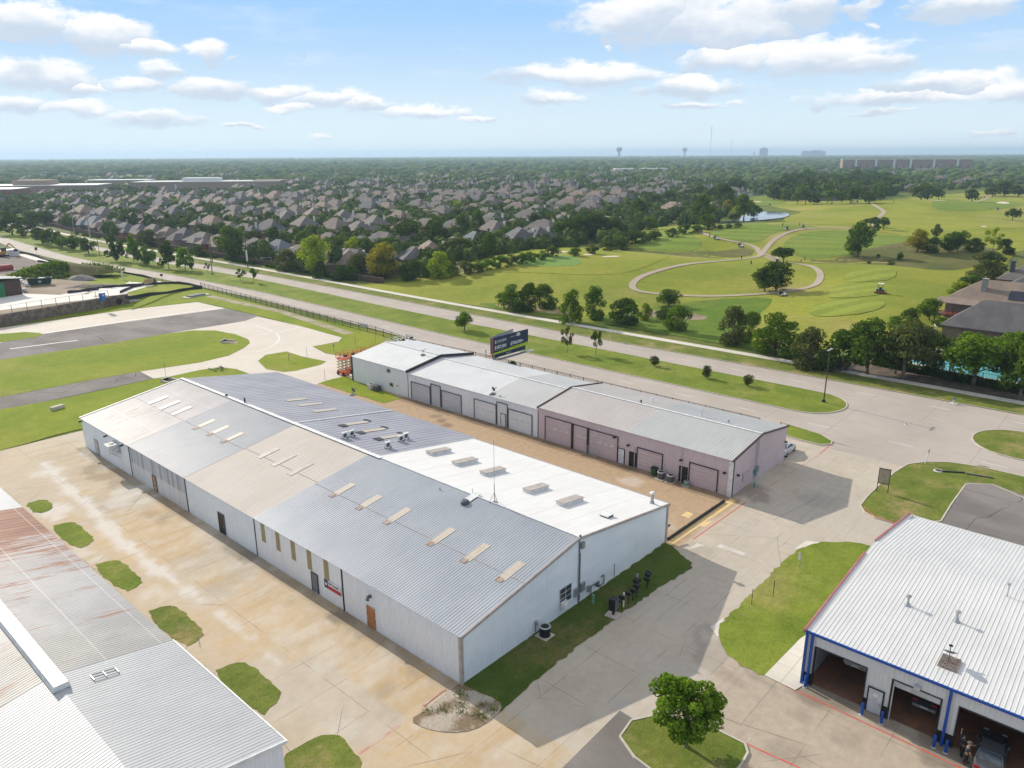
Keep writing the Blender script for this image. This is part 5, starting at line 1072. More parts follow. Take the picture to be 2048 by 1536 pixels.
t = thing('steel_plank', 'shorter grey plank lying end to end beside the dark one', 'plank', (*G(1960,954),.1), rad(-78)); MB().box(-1.5,1.5,-.1,.1,0,.14).build('plank_body', DGREY, t, world=False)
t = thing('manhole_cover', 'round manhole in patched asphalt at the road edge', 'manhole', (*G(1966,936),.012)); MB().lathe([(.9,0),(.9,.006)], (0,0,0), 20).build('patch', ASPH, t, world=False); MB().lathe([(.4,.007),(.4,.014)], (0,0,0), 20).build('lid', DGREY, t, world=False)
t = thing('storm_grate', 'round storm drain lid in the corner lawn', 'manhole', (*G(1876,943),.1)); MB().lathe([(.6,0),(.5,.08)], (0,0,0), 14).build('ring', KERB, t, world=False); MB().lathe([(.35,.082),(.35,.09)], (0,0,0), 14).build('lid', BLK, t, world=False)
t = thing('fire_hydrant', 'white fire hydrant with blue cap on the far verge', 'hydrant', (*G(1907,808),.03)); MB().lathe([(.2,0),(.16,.06),(.14,.7),(.2,.72),(.2,.76)], (0,0,0), 12).build('barrel', WHITE, t, world=False); MB().lathe([(.19,.76),(.14,.98),(.03,1.06)], (0,0,0), 12).build('bonnet', BLUE, t, world=False)
for s_ in (-1,1): MB().cyl((0,0,.55),(s_*.28,0,.55),.08).build('outlet', BLUE, t, world=False)
MB().box(-.7,.7,-.6,.6,0,.05).build('pad', KERB, t, world=False)
t = thing('road_cone', 'small white and dark traffic marker lying on the intersection', 'cone', (*G(1811,849),.012)); MB().lathe([(.2,0),(.2,.03),(.12,.05),(.03,.4)], (0,0,0), 10).build('cone_body', WHITE, t, world=False); MB().lathe([(.11,.14),(.08,.24)], (0,0,0), 10).build('band', BLK, t, world=False)
# street lamp and road signs
t = thing('street_lamp', 'tall dark lamp post with twin flat heads on the median nose', 'street lamp', (124.1,41.35,.1)); MB().lathe([(.3,0),(.3,.35),(.12,.36)], (0,0,0), 10).build('base', BLK, t, world=False); MB().tube([(0,0,.3),(.05,0,9.0)], [.11,.08], 8).build('pole', BRTRIM, t, world=False)
for s_ in (-1,1): o = MB(); o.box(s_*.15-.0 if s_ > 0 else -.95, .95 if s_ > 0 else -.15, -.16,.16,8.95,9.07); o.build('lamp_head', LGREY, t, world=False)
def road_sign(label, px, py, h, mt=WHITE, w=.5, hh=.6, rz=0, z=.03):
    t = thing('road_sign', label, 'sign', (*G(px,py),z), rz, 'small road signs on posts'); MB().cyl((0,0,0),(0,0,h),.04,n=6).build('post', DGREY, t, world=False); MB().box(-w/2,w/2,-.02,.02,h-hh,h).build('plate', mt, t, world=False)
road_sign('small white sign on post between road and sidewalk past the median shrubs', 1225, 682, 2.4); road_sign('orange marker sign on post beside the sidewalk under the big bushes', 1590, 735, 1.7, simple('orange_sign', (.6,.12,.03)), .2, .6)
road_sign('dark backed road sign beside the site driveway corner', 325, 567, 3.1, BLK, .9, .7); road_sign('dark road sign at the kerb near the weedy mound', 74, 509, 3.0, BLK, 1.0, 1.2); road_sign('small white sign by the fence near the billboard pole', 972, 718, 1.9, WHITE, .45, .7); road_sign('blue marker light on a thin post in the airfield grass', 668, 703, 1.5, simple('blue_lens', (.1,.3,.6)), .35, .35); road_sign('thin white marker post on the teardrop lawn', 578, 722, 1.6, WHITE, .3, .4)
for (px, py, lab) in ((711,692,'thin dark post in the grass before the lifts'),(751,685,'thin dark post closest to the scissor lifts'),(614,713,'thin post at the tip of the teardrop lawn'),(650,760,'short marker stake at the paved corner by the alley lawn'),(417,676,'thin white pole near the drain in the oval lawn'),(332,754,'thin leaning pole at the culvert behind the warehouse')):
    post('thin_post', lab, 'post', (*G(px,py),.03), 2.0 if px != 332 else 2.6, .03, DGREY if px not in (417,) else WHITE)
# concrete drains in the grass
for (px, py, rz, lab) in ((452,684,.5,'sunken concrete drain at the end of the oval lawn'),(336,762,.2,'concrete culvert mouth with rubble behind the warehouse')):
    g = G(px, py); t = thing('storm_drain', lab, 'drain', (*g, .02), rz)
    m = MB(); m.box(-1.1,1.1,.5,.75,0,.55); m.box(-1.1,-.85,-1.6,.5,0,.3); m.box(.85,1.1,-1.6,.5,0,.3); m.build('headwall', KERB, t, world=False); MB().box(-.5,.5,.42,.499,.08,.45).build('pipe_mouth', BLK, t, world=False); m = MB(); m.poly([(-1.6,-3.2),(1.3,-2.4),(.85,.4),(-.85,.4)], .03); m.build('apron', GRAVEL, t, world=False)
for (px, py, rz, lab) in ((392,592,.15,'flat dark grate box on a pale slab near the runway corner'),(252,604,.15,'flat concrete lid box beside the culvert headwall')):
    t = thing('utility_box', lab, 'utility box', (*G(px,py),.02), rz); MB().box(-4.0,4.0,-1.6,1.6,0,.12).build('slab', KERB, t, world=False); MB().box(-2.6,2.6,-1.1,1.1,.12,.42).build('lid', DGREY if px > 300 else OFFW, t, world=False)
t = thing('concrete_pad', 'low grey concrete block in the grass behind warehouse', 'block', (*G(115,818),.02), .2); MB().box(-1.0,1.0,-.35,.35,0,.55).build('block_body', KERB, t, world=False)
g = G(438,740); t = thing('scrap_pile', 'small heap of grey scrap in the grass behind warehouse', 'scrap', (*g,.03)); m = MB()
for i in range(14): x = random.uniform(-1.3,1.3); y = random.uniform(-.6,.6); m.bar((x,y,random.uniform(.05,.4)),(x+random.uniform(-.8,.8),y+random.uniform(-.8,.8),random.uniform(.05,.5)),.15,.1)
m.build('scrap_heap', DGREY, t, world=False)

# ------------------------------------------------------------------ chain fence along the road and the site fence
def fence(label, pts, h, step, name='chain_fence', rails=True, z0=0.0, zf=None, meshm=None):
    t = thing(name, label, 'fence', (*pts[0], 0)); L = 0; posts = []; rail = []; net = MB()
    for a, b in zip(pts, pts[1:]):
        a = Vector(a); b = Vector(b); n = max(1, round((b-a).length/step))
        for i in range(n+(1 if b == Vector(pts[-1]) else 0)): posts.append(a+(b-a)*i/n)
    zz = (lambda p: zf(p.x, p.y)) if zf else (lambda p: z0)
    rm = MB()
    for p, q in zip(posts, posts[1:]):
        for hh in (h-.03, .12): rm.bar((p.x,p.y,zz(p)+hh),(q.x,q.y,zz(q)+hh),.05)
        if meshm is not None: net.add([(p.x,p.y,zz(p)+.14),(q.x,q.y,zz(q)+.14),(q.x,q.y,zz(q)+h-.05),(p.x,p.y,zz(p)+h-.05)], [(0,1,2,3)])
    for p in posts: m = MB(); m.cyl((p.x,p.y,zz(p)-.05),(p.x,p.y,zz(p)+h+.05),.06,n=6); m.build('post', BLK, t)
    rm.build('rail', BLK, t)
    if meshm is not None: net.build('mesh_panel', meshm, t)
    return t
def net_mat():
    m = new_mat('chain_link'); b = NB(m); p = b.wpos(); s = b.sep(p)
    d1 = b.line(b.math('ADD', s[1], s[2]), .09, .012); d2 = b.line(b.math('SUBTRACT', s[1], s[2]), .09, .012); k = b.math('MAXIMUM', d1, d2)
    bs = b.n('ShaderNodeBsdfDiffuse'); b.set(bs, 0, (.03,.03,.03,1)); tr = b.n('ShaderNodeBsdfTransparent'); mx = b.n('ShaderNodeMixShader'); o = b.n('ShaderNodeOutputMaterial'); b.set(mx, 0, k)
    b.t.links.new(tr.outputs[0], mx.inputs[1]); b.t.links.new(bs.outputs[0], mx.inputs[2]); b.t.links.new(mx.outputs[0], o.inputs[0]); return m
NET = net_mat()
fence('long black chain link fence along the road beside the airfield grass', [G(402,576),G(512,606),G(640,640),G(752,668),G(815,690)], 1.75, 3.1, meshm=NET)
fence('black chain link fence running on past the gate to the billboard', [G(828,694),G(930,716),(105.0,80),(105.0,44)], 1.75, 3.1, meshm=NET)
t = thing('access_gate', 'dark steel turnstile gate frame standing in the road fence', 'gate', (*G(820,692),0), rad(90))
for x in (-1,0,1): MB().box(x-.05,x+.05,-.05,.05,0,2.5).build('gate_post', BLK, t, world=False)
for z in (.3,.9,1.5,2.1,2.45): MB().box(-.95,.95,-.03,.03,z-.04,z+.04).build('gate_bar', BLK, t, world=False)
t = thing('fence_notice', 'white rectangular notice hung on the road fence', 'sign', (*G(728,660),0), rad(90)); MB().box(-1.4,1.4,.09,.13,.7,1.4).build('plate', WHITE, t, world=False)

# ------------------------------------------------------------------ billboard
bb = thing('billboard', 'navy billboard with white prices and lime band on a steel column', 'billboard', (96.2, 90.8, 2.45)); bb.scale = (.83, .83, .83)
NAVY = simple('navy_vinyl', (.018,.035,.085), .45); LIME = simple('lime_vinyl', (.42,.56,.02), .45); GREYT = simple('pale_lettering', (.62,.64,.66))
BA = Vector((105.4, 99.5, 2.55)); BW, BH = 11.6, 4.6     # face looks towards -y, leaning a little to -x
MB().cyl((1.2,.8,-2.95),(1.2,.8,3.2),.42,n=14).build('column', LGREY, bb, world=False)
m = MB(); m.box(0,BW,-.02,.22,2.6+1.05,2.6+BH); fc = m.build('sign_face', NAVY, bb, world=False)
m = MB(); m.box(.5,BW-.9,.0,.20,2.6,2.6+1.0); fl = m.build('lower_panel', NAVY, bb, world=False)
m = MB(); m.add([(0,-.03,2.6+.35+.4),(BW,-.03,2.6+1.0),(BW,-.03,2.6+1.75),(0,-.03,2.6+1.15)], [(0,1,2,3)]); m.build('lime_band', LIME, bb, world=False)
m = MB(); m.bar((.1,1.6,2.7),(BW-1.2,2.6,2.7),.15); m.box(-.15,0,-.03,.3,2.6,2.6+BH); m.build('back_frame', simple('rust_frame', (.25,.06,.04)), bb, world=False)
m = MB(); m.add([(0,.9,3.3),(BW-1.5,3.2,3.3),(BW-1.5,3.2,7.1),(0,.9,7.1)], [(3,2,1,0)]); m.build('rear_face', LGREY, bb, world=False)
m = MB(); m.box(.6,BW+.8,-1.5,-.4,2.35,2.42); m.build('catwalk', STEEL, bb, world=False)
def bt(s_, x, z, size, mt, sx=1.0, bold=0.0): text(s_, size, mt, bb, (x, -.04, z), (rad(90), 0, 0), sx=sx, bold=bold, ext=.006)
bt('$187,500', .45, 4.55, .98, WHITE, 1.02, .025); bt('$700,000+', 5.55, 4.6, .98, WHITE, 1.02, .025); bt('BURGESS', 1.35, 5.95, .72, GREYT, 1.0, .012); bt('CONSTRUCTION GROUP', 1.4, 5.72, .17, LIME); bt('B', .5, 5.75, 1.0, GREYT, 1.0, .02)
bt('Revenue lost every year', 5.5, 6.35, .36, GREYT); bt('per medical practice on average', .5, 4.2, .22, LIME); bt('in practice revenue each year', 5.6, 4.2, .22, LIME); bt('contact us today', .8, 3.28, .3, NAVY); bt('860-30', 4.2, 2.8, .55, GREYT)
m = MB(); m.lathe([(.5,0),(.5,.02),(.1,.04)], (0,0,0), 14); o = link('emblem', m.mesh('emblem', GREYT), bb); o.location = (8.2,-.03,6.6); o.rotation_euler = (rad(90),0,0); o.scale = (1.3,.8,1)
for x in (2.5,5.5,8.5): MB().tube([(x,0,7.2),(x,-.9,7.35)], .04, 5).build('lamp_arm', BLK, bb, world=False)

# ------------------------------------------------------------------ scissor lifts behind the tall workshop
LORA = simple('lift_orange', (.62,.085,.02), .45); LTAN = simple('lift_tan', (.50,.38,.20), .5)
def scissor(label, p, h, rz, mt, group):
    t = thing('scissor_lift', label, 'lift', p, rz, group)
    m = MB(); m.box(-1.2,1.2,-.5,.5,.35,.85); m.build('chassis', mt, t, world=False)
    for (x, y) in ((-.85,-.5),(.85,-.5),(-.85,.5),(.85,.5)): MB().cyl((x,y-.12,.32),(x,y+.12,.32),.32,n=12).build('wheel', BLK, t, world=False)
    n = 4; dz = (h-.95)/n
    for i in range(n):
        z0 = .9+i*dz
        m = MB()
        for y in (-.42,.42): m.bar((-1.05,y,z0),(1.05,y,z0+dz),.1,.14); m.bar((1.05,y+.1,z0),(-1.05,y+.1,z0+dz),.1,.14)
        m.build('scissor_arm', LTAN, t, world=False)
    m = MB(); m.box(-1.25,1.25,-.55,.55,h,h+.12); m.build('platform', mt, t, world=False)
    m = MB()
    for z in (h+.5,h+1.05):
        for (a, c) in (((-1.25,-.55),(1.25,-.55)),((1.25,-.55),(1.25,.55)),((1.25,.55),(-1.25,.55)),((-1.25,.55),(-1.25,-.55))): m.bar((*a,z),(*c,z),.05)
    for x in (-1.25,0,1.25):
        for y in (-.55,.55): m.bar((x,y,h+.1),(x,y,h+1.08),.05)
    m.build('guard_rail', mt, t, world=False); MB().box(-1.2,-.8,-.3,.3,h+.6,h+1.0).build('control_box', BLK, t, world=False)
for i in range(6):
    scissor(f'orange raised scissor lift, {ordw(i)} from the paved corner in its row', (81.3+2.0*i, 116.0+.25*(i % 2), 0), 3.15-.05*i, rad(90), LORA, 'orange scissor lifts behind the tall workshop')
for i in range(3):
    scissor(f'white raised scissor lift, {ordw(i)} after the orange ones', (93.6+2.1*i, 116.2, 0), 3.6, rad(90), WHITE, 'white scissor lifts behind the tall workshop')
# ------------------------------------------------------------------ construction site
t = thing('retaining_wall', 'long rubble stone retaining wall below the construction site', 'wall', (66, 218, 0))
STONE = M('rubble_stone', (.26,.20,.15), (.13,.10,.08), .9, .9, detail=6, fine=.35, fscale=2.6, bump=.8, bscale=2.5)
m = MB(); pts = [(10,206.5),(51.6,215.3),(65.9,217.9),(78.5,220.6)]
for a, c in zip(pts, pts[1:]): m.add([(*a,-.1),(*c,-.1),(*c,tz(*c)+.12),(*a,tz(*a)+.12),(a[0]-.1,a[1]+.6,-.1),(c[0]-.1,c[1]+.6,-.1),(c[0]-.1,c[1]+.6,tz(*c)+.12),(a[0]-.1,a[1]+.6,tz(*a)+.12)], [(0,1,2,3),(3,2,6,7),(5,4,7,6)])
m.build('stone_face', STONE, t)
t = thing('culvert_headwall', 'concrete culvert headwall with a round black pipe mouth', 'culvert', (82.5, 221.6, 0)); m = MB(); m.box(-3.6,2.6,0,.7,-.1,2.75); m.build('headwall', STONE, t, world=False); m = MB(); m.cyl((-.1,-.08,1.0),(-.1,.02,1.0),.85,n=18); m.build('pipe_mouth', BLK, t, world=False)
fence('thin wire fence along the top of the stone retaining wall', [(36,213.2),(51.6,216.4),(65.9,219.0),(80,221.8)], 1.9, 3.4, zf=tz)
SILT = simple('black_silt_cloth', (.03,.03,.045), .8)
for (pts, lab) in (([GT(*q) for q in [(182,532),(205,541),(250,547),(300,557),(312,563)]],'black silt fence along the road edge of the site lawn'),([GT(*q) for q in [(312,563),(290,571),(240,574),(205,575)]],'black silt fence along the driveway edge of site lawn'),([GT(*q) for q in [(240,587),(275,572),(320,568),(370,568),(405,577)]],'black silt fence along the top of the triangular grass plot'),([GT(*q) for q in [(405,577),(372,580),(330,588),(290,594),(250,598)]],'black silt fence along the airfield side of the triangular plot'),([GT(*q) for q in [(30,506),(60,508),(90,521),(120,528)]],'black silt fence beside the road at the soil stockpile'),([GT(*q) for q in [(75,524),(100,527)]],'short dark silt fence behind the new path'),([GT(*q) for q in [(135,587),(165,584),(198,580)]],'black silt fence in the dirt near the blue toilet')):
    t = thing('silt_fence', lab, 'silt fence', (*pts[0], 0), 0, 'black silt fences on the construction site'); m = MB(); pts = smooth_line(pts, 1)
    for i, (a, c) in enumerate(zip(pts, pts[1:])):
        h0, h1 = .75+.12*math.sin(i*2.3), .75+.12*math.sin((i+1)*2.3); za, zc = tz(*a), tz(*c); m.add([(*a,za),(*c,zc),(*c,zc+h1),(*a,za+h0),(a[0]+.1,a[1]+.35,za),(c[0]+.1,c[1]+.35,zc),(c[0]+.05,c[1]+.1,zc+h1),(a[0]+.05,a[1]+.1,za+h0)], [(0,1,2,3),(5,4,7,6),(3,2,6,7)])
    m.build('cloth', SILT, t)
def at_site(px, py): g = GT(px, py); return (*g, tz(*g))
t = thing('portable_toilet', 'blue portable toilet beside the site driveway', 'toilet', at_site(206,602), .1); MB().box(-.58,.58,-.58,.58,.06,2.1).build('cabin', simple('toilet_blue', (.02,.12,.38)), t, world=False); MB().box(-.62,.62,-.62,.62,2.1,2.25).build('roof', simple('toilet_roof', (.45,.55,.7)), t, world=False); MB().box(-.4,.4,-.62,-.585,.12,1.95).build('door', simple('toilet_blue_door', (.03,.17,.48)), t, world=False); MB().box(-.3,.3,-.63,-.622,1.5,1.75).build('notice', WHITE, t, world=False)
t = thing('dumpster', 'dark green roll-off dumpster filled with white rubble', 'dumpster', at_site(82,570), rad(-25)); DG = simple('dumpster_green', (.012,.045,.035), .5)
m = MB(); m.add([(-2.9,-1.15,.3),(2.6,-1.15,.3),(2.6,1.15,.3),(-2.9,1.15,.3),(-3.2,-1.25,2.2),(3.1,-1.25,2.2),(3.1,1.25,2.2),(-3.2,1.25,2.2)], [(0,3,2,1),(0,1,5,4),(1,2,6,5),(2,3,7,6),(3,0,4,7)]); m.build('skip_body', DG, t, world=False); m = MB(); m.bar((-3.2,-1.27,2.2),(3.1,-1.27,2.2),.14); m.bar((-3.2,1.27,2.2),(3.1,1.27,2.2),.14); m.bar((-3.2,-1.2,2.2),(-3.2,1.2,2.2),.14); m.bar((3.1,-1.2,2.2),(3.1,1.2,2.2),.14); m.build('rim', DG, t, world=False)
m = MB(); m.ball((.6,0,1.75),1.7,.9,.5,12,6); m.build('rubble', WHITE, t, world=False); m = MB(); m.box(-.5,.4,-1.26,-1.235,.9,1.5); m.build('logo_panel', LGREY, t, world=False)
for s_ in (-1.6,-.4,.8,2.0): MB().bar((s_,-1.24,.35),(s_,-1.3,2.1),.12).build('side_rib', DG, t, world=False)
def mound(label, px, py, rx, ry, h, mt, name='dirt_mound', seed=3, cat='mound'):
    p = at_site(px, py); t = thing(name, label, cat, p); r = random.Random(seed); m = MB(); nu, nv = 28, 9; v = []; ph = [r.uniform(0,6.28) for _ in range(6)]
    for j in range(nv+1):
        k = j/nv
        for i in range(nu):
            a = 2*math.pi*i/nu; w_ = 1+.12*math.sin(2*a+ph[0])+.07*math.sin(5*a+ph[1]); rr = (1-k); z = h*(1-rr**1.6)*(1+.1*math.sin(3*a+ph[2])*rr)+.06*math.sin(9*a+ph[3]+j); v.append((rx*rr*w_*math.cos(a), ry*rr*w_*math.sin(a), max(-.02, z if j else -.05)))
    m.add(v, [(j*nu+i, j*nu+(i+1)%nu, (j+1)*nu+(i+1)%nu, (j+1)*nu+i) for j in range(nv) for i in range(nu)]); m.build('heap', mt, t, world=False, smooth=True); return t, p
MOUND_T, MOUND_P = mound('large dirt mound overgrown with green weeds on the building site', 120, 552, 17, 10, 4.0, SCRUB)
mound('small grey gravel heap in front of the weedy mound', 160, 560, 4.5, 3.2, 1.7, M('grey_gravel_heap', (.26,.235,.21), (.2,.18,.16), 1, .95, fine=.3, fscale=5), 'gravel_heap', 9)
mound('low rubble heap beside the site driveway', 170, 575, 8, 2.6, .9, M('rubble_heap', (.25,.21,.17), (.16,.14,.12), .5, .95, fine=.4, fscale=3, bump=.8, bscale=2), 'rubble_mound', 12)
for i, (px, py) in enumerate(((38,563),(44,566),(50,570),(54,573),(34,585),(50,584),(41,561),(30,560))):
    t = thing('bulk_bag', f'white bulk bag on the site, {ordw(i)} of the scattered bags beside the timber frame', 'bag', at_site(px,py), i*.7, 'white bulk bags on the building site'); m = MB(); m.lathe([(.5,0),(.62,.25),(.62,.8),(.5,1.05),(.2,1.15)], (0,0,0), 8); m.build('sack', WHITE, t, world=False, smooth=True)
t = thing('site_shed', 'dark roofed site building with green wrapped wall at the frame edge', 'building', at_site(4,590), .2); m = MB(); m.box(-7,3.5,-4,3.6,0,4.4); m.build('wall', BROWN, t, world=False); m = MB(); m.box(-7,-1.0,-4.15,-4.02,0,4.0); m.build('green_sheeting', simple('green_wrap', (.02,.2,.07)), t, world=False); m = MB(); m.add([(-7.6,-4.7,5.6),(4.2,-4.7,4.3),(4.2,4.4,4.3),(-7.6,4.4,5.6),(-7.6,-4.7,5.85),(4.2,-4.7,4.55),(4.2,4.4,4.55),(-7.6,4.4,5.85)], [(4,5,6,7),(0,1,5,4),(1,2,6,5),(2,3,7,6),(3,0,4,7),(3,2,1,0)]); m.build('roof', simple('slate_roof', (.04,.055,.065)), t, world=False)
t = thing('excavator', 'yellow orange excavator standing on the dark soil', 'excavator', at_site(2,514), .3); YEX = simple('excavator_yellow', (.55,.26,.035))
for y in (-1.2,1.2): m = MB(); m.box(-2,2,y-.35,y+.35,.1,.9); m.cyl((-2,y-.35,.5),(-2,y+.35,.5),.42,n=10); m.cyl((2,y-.35,.5),(2,y+.35,.5),.42,n=10); m.build('track', BLK, t, world=False)
MB().box(-2.2,1.6,-1.4,1.4,1.1,2.3).build('engine_deck', YEX, t, world=False); m = MB(); m.box(.2,1.8,-1.4,-.2,2.3,3.7); m.build('cab', GLASS, t, world=False); m = MB(); m.bar((1.2,.6,2),(4.5,.6,5),.5,.4); m.bar((4.5,.6,5),(6.8,.6,2.6),.35,.35); m.build('boom', YEX, t, world=False); MB().box(6.2,7.3,.1,1.1,1.4,2.5).build('bucket', DGREY, t, world=False)
t = thing('site_container', 'white block shaped tank on the site by the road', 'container', at_site(23,512), .2); m = MB(); m.ribs((-2.4,-1.8,0),(4.8,0,0),(0,0,2.6),(0,-1,0),.4,.04); m.box(-2.4,2.4,-1.79,1.8,0,2.6); m.build('shell', WHITE, t, world=False); MB().box(-2.5,2.5,-1.9,1.9,2.6,2.72).build('top', LGREY, t, world=False)
t = thing('pipe_stack', 'red tarp covered stack on the construction ground', 'stack', at_site(11,541), .1); m = MB(); m.cyl((-2.2,0,.8),(2.2,0,.8),1.2,n=14); m.build('red_cover', simple('red_tarp', (.35,.05,.045)), t, world=False); MB().box(-3,3,-1.6,1.6,0,.15).build('pallet', WOOD, t, world=False)
t = thing('plywood_sign', 'blank plywood sign on two posts beside the site driveway', 'sign', at_site(299,571), rad(24)); MB().box(-2.0,2.0,-.03,.03,.6,2.2).build('board', M('plywood', (.52,.36,.2), (.45,.3,.17), 1, .8), t, world=False)
for x in (-1.7,1.7): MB().box(x-.06,x+.06,.031,.12,0,2.3).build('post', WOOD, t, world=False)
t = thing('banner_post', 'upright white sign post on the site lawn', 'sign', at_site(246,560), .1); m = MB(); m.box(-.3,.3,-.06,.06,.5,3.1); m.build('panel', WHITE, t, world=False); MB().cyl((0,.0,0),(0,.0,.5),.06).build('post', LGREY, t, world=False)
# ------------------------------------------------------------------ utility poles
def upole(label, px, py, h, mt, r=.16, arm=True, wrap=None):
    g = G(px, py); t = thing('utility_pole', label, 'utility pole', (*g, 0), .05, 'poles along the divided road'); MB().tube([(0,0,-.1),(0,0,h)], [r,r*.65], 8).build('pole', mt, t, world=False)
    if arm: MB().box(-1.3,1.3,-.08,.08,h-1.0,h-.82).build('crossarm', mt, t, world=False); MB().cyl((.35,0,h-2.8),(.35,0,h-1.7),.26,n=10).build('transformer', LGREY, t, world=False)
    if wrap: MB().cyl((0,0,wrap[0]),(0,0,wrap[1]),r*1.5,n=10).build('guard', WHITE, t, world=False)
PW = simple('pole_wood', (.12,.085,.065)); PC = simple('pole_concrete', (.42,.40,.37))
for a in ((65,479,9.6,PW,.14,False,None,'thin dark pole on the far median before the big tree'),(144,471,12,PW,.2,True,None,'dark wooden utility pole with crossarm, darker of a close pair'),(150,472,11.5,PC,.2,True,None,'grey utility pole standing beside the dark wooden one'),(181,478,12,PC,.34,True,None,'stout pale concrete utility pole by the far sidewalk'),(200,514,9.0,PW,.12,False,None,'thin dark pole in the median before the conical trees'),(425,550,15,PW,.16,False,None,'tallest thin wooden pole in the median near young trees'),(425,526,14,PW,.2,False,None,'dark pole at the sidewalk behind the tall median pole'),(496,536,11.4,PW,.2,False,(2.6,6.5),'dark pole with white guard sleeve beside the sidewalk'),(318,505,12,PW,.14,False,None,'thin pole rising between the row houses and conical trees'),(286,498,11,PW,.12,False,None,'thin pole among the row houses left of a chimney')):
    upole(a[7], a[0], a[1], a[2], a[3], a[4], a[5], a[6])
# ------------------------------------------------------------------ vehicles
def car_mesh(t, L, W, H, paint, kind='sedan', sub=True):
    """lofted body along x (front +x), greenhouse, wheels, lights; origin at ground centre"""
    if kind == 'sedan':
        st = [(-.5,.30,.62,.80),(-.47,.20,.70,.90),(-.36,.18,.76,.97),(-.18,.17,.78,1.0),(.15,.17,.76,1.0),(.30,.18,.70,.98),(.44,.20,.60,.92),(.5,.30,.48,.78)]
        gh = [(-.36,.76),(-.20,1.0),(.06,1.0),(.26,.74)]
    elif kind == 'pickup':
        st = [(-.5,.30,.62,.92),(-.48,.26,.66,.97),(-.30,.26,.66,1.0),(-.08,.25,.67,1.0),(.18,.25,.67,1.0),(.34,.25,.66,.98),(.47,.27,.60,.94),(.5,.34,.52,.86)]
        gh = [(-.07,.66),(-.04,1.0),(.14,1.0),(.24,.66)]
    hw = W/2; m = MB(); v = []; n = 10
    for (x, z0, z1, w) in st:
        y = hw*w; a, c = z0*H, z1*H
        v += [(x*L,-y*.86,a),(x*L,-y,a+.12),(x*L,-y*1.0,(a+c)/2),(x*L,-y*.96,c-.06),(x*L,-y*.84,c),(x*L,y*.84,c),(x*L,y*.96,c-.06),(x*L,y,(a+c)/2),(x*L,y,a+.12),(x*L,y*.86,a)]
    f = [(j*n+i, (j+1)*n+i, (j+1)*n+(i+1)%n, j*n+(i+1)%n) for j in range(len(st)-1) for i in range(n)]; f = [q[::-1] for q in f]
    f += [tuple(range(n)), tuple(range(len(st)*n-1, len(st)*n-n-1, -1))]; m.add(v, f); body = m.build('body', paint, t, world=False, smooth=False)
    (x0,a0),(x1,a1),(x2,a2),(x3,a3) = [(q[0]*L, q[1]*H) for q in gh]; wb, wt = hw*.86, hw*.70
    m = MB(); m.add([(x1,-wt,a1),(x2,-wt,a2),(x2,wt,a2),(x1,wt,a1),(x1,-wt*.98,a1-.06),(x2,-wt*.98,a2-.06),(x2,wt*.98,a2-.06),(x1,wt*.98,a1-.06)], [(0,1,2,3),(4,5,1,0),(6,7,3,2),(5,6,2,1),(7,4,0,3)])
    for (p, q, s_) in (((x0,a0),(x1,a1),0),((x3,a3),(x2,a2),0)):
        for sg in (-1,1): m.bar((p[0],sg*wb,p[1]),(q[0],sg*wt,q[1]-.03),.07)
    for sg in (-1,1): m.bar(((x1+x2)/2,sg*wb*.99,a0),((x1+x2)/2,sg*wt,a1-.03),.08)
    m.build('roof', paint, t, world=False)
    for nm, q in (('rear_window',[(x0+.02,-wb*.92,a0+.01),(x1,-wt*.95,a1-.05),(x1,wt*.95,a1-.05),(x0+.02,wb*.92,a0+.01)]),('windscreen',[(x3-.02,wb*.92,a3+.01),(x2,wt*.95,a2-.05),(x2,-wt*.95,a2-.05),(x3-.02,-wb*.92,a3+.01)])):
        MB().add(q, [(0,3,2,1)]).build(nm, GLASS, t, world=False)
    for sg in (-1,1):
        q = [(x0+.15,sg*wb,a0+.01),(x3-.15,sg*wb,a3+.01),(x2,sg*wt,a2-.06),(x1,sg*wt,a1-.06)]; MB().add(q, [(0,1,2,3) if sg < 0 else (3,2,1,0)]).build('side_window', GLASS, t, world=False)
    R = .33 if kind == 'sedan' else .39
    for x in (-.31*L,.32*L):
        for sg in (-1,1):
            w_ = MB(); w_.cyl((x,sg*(hw-.22),R),(x,sg*(hw+.0),R),R,n=18); tq = w_.build('wheel', BLK, t, world=False); r_ = MB(); r_.cyl((x,sg*(hw-.02),R),(x,sg*(hw+.012),R),R*.6,n=14); r_.build('rim', STEEL, tq, world=False)
    TL = simple('tail_lamp_red', (.4,.015,.02), .3); zt = st[1][2]*H
    for sg in (-1,1):
        MB().box(-L*.505,-L*.47,sg*hw*.66-.16,sg*hw*.66+.16,zt-.24,zt-.06).build('tail_light', TL, t, world=False); MB().box(L*.47,L*.503,sg*hw*.62-.16,sg*hw*.62+.16,.5*H-.08,.5*H+.06).build('headlight', WHITE, t, world=False); MB().box(x2+.2,x2+.38,sg*(hw+.02)-.07,sg*(hw+.02)+.07,a3,a3+.16).build('mirror', paint, t, world=False)
    MB().box(-L*.512,-L*.49,-hw*.8,hw*.8,.28*H,.40*H).build('bumper', paint if kind == 'sedan' else STEEL, t, world=False); MB().box(-L*.515,-L*.509,-.26,.26,.44*H if kind == 'sedan' else .33*H,.44*H+.14 if kind == 'sedan' else .33*H+.13).build('number_plate', WHITE, t, world=False)
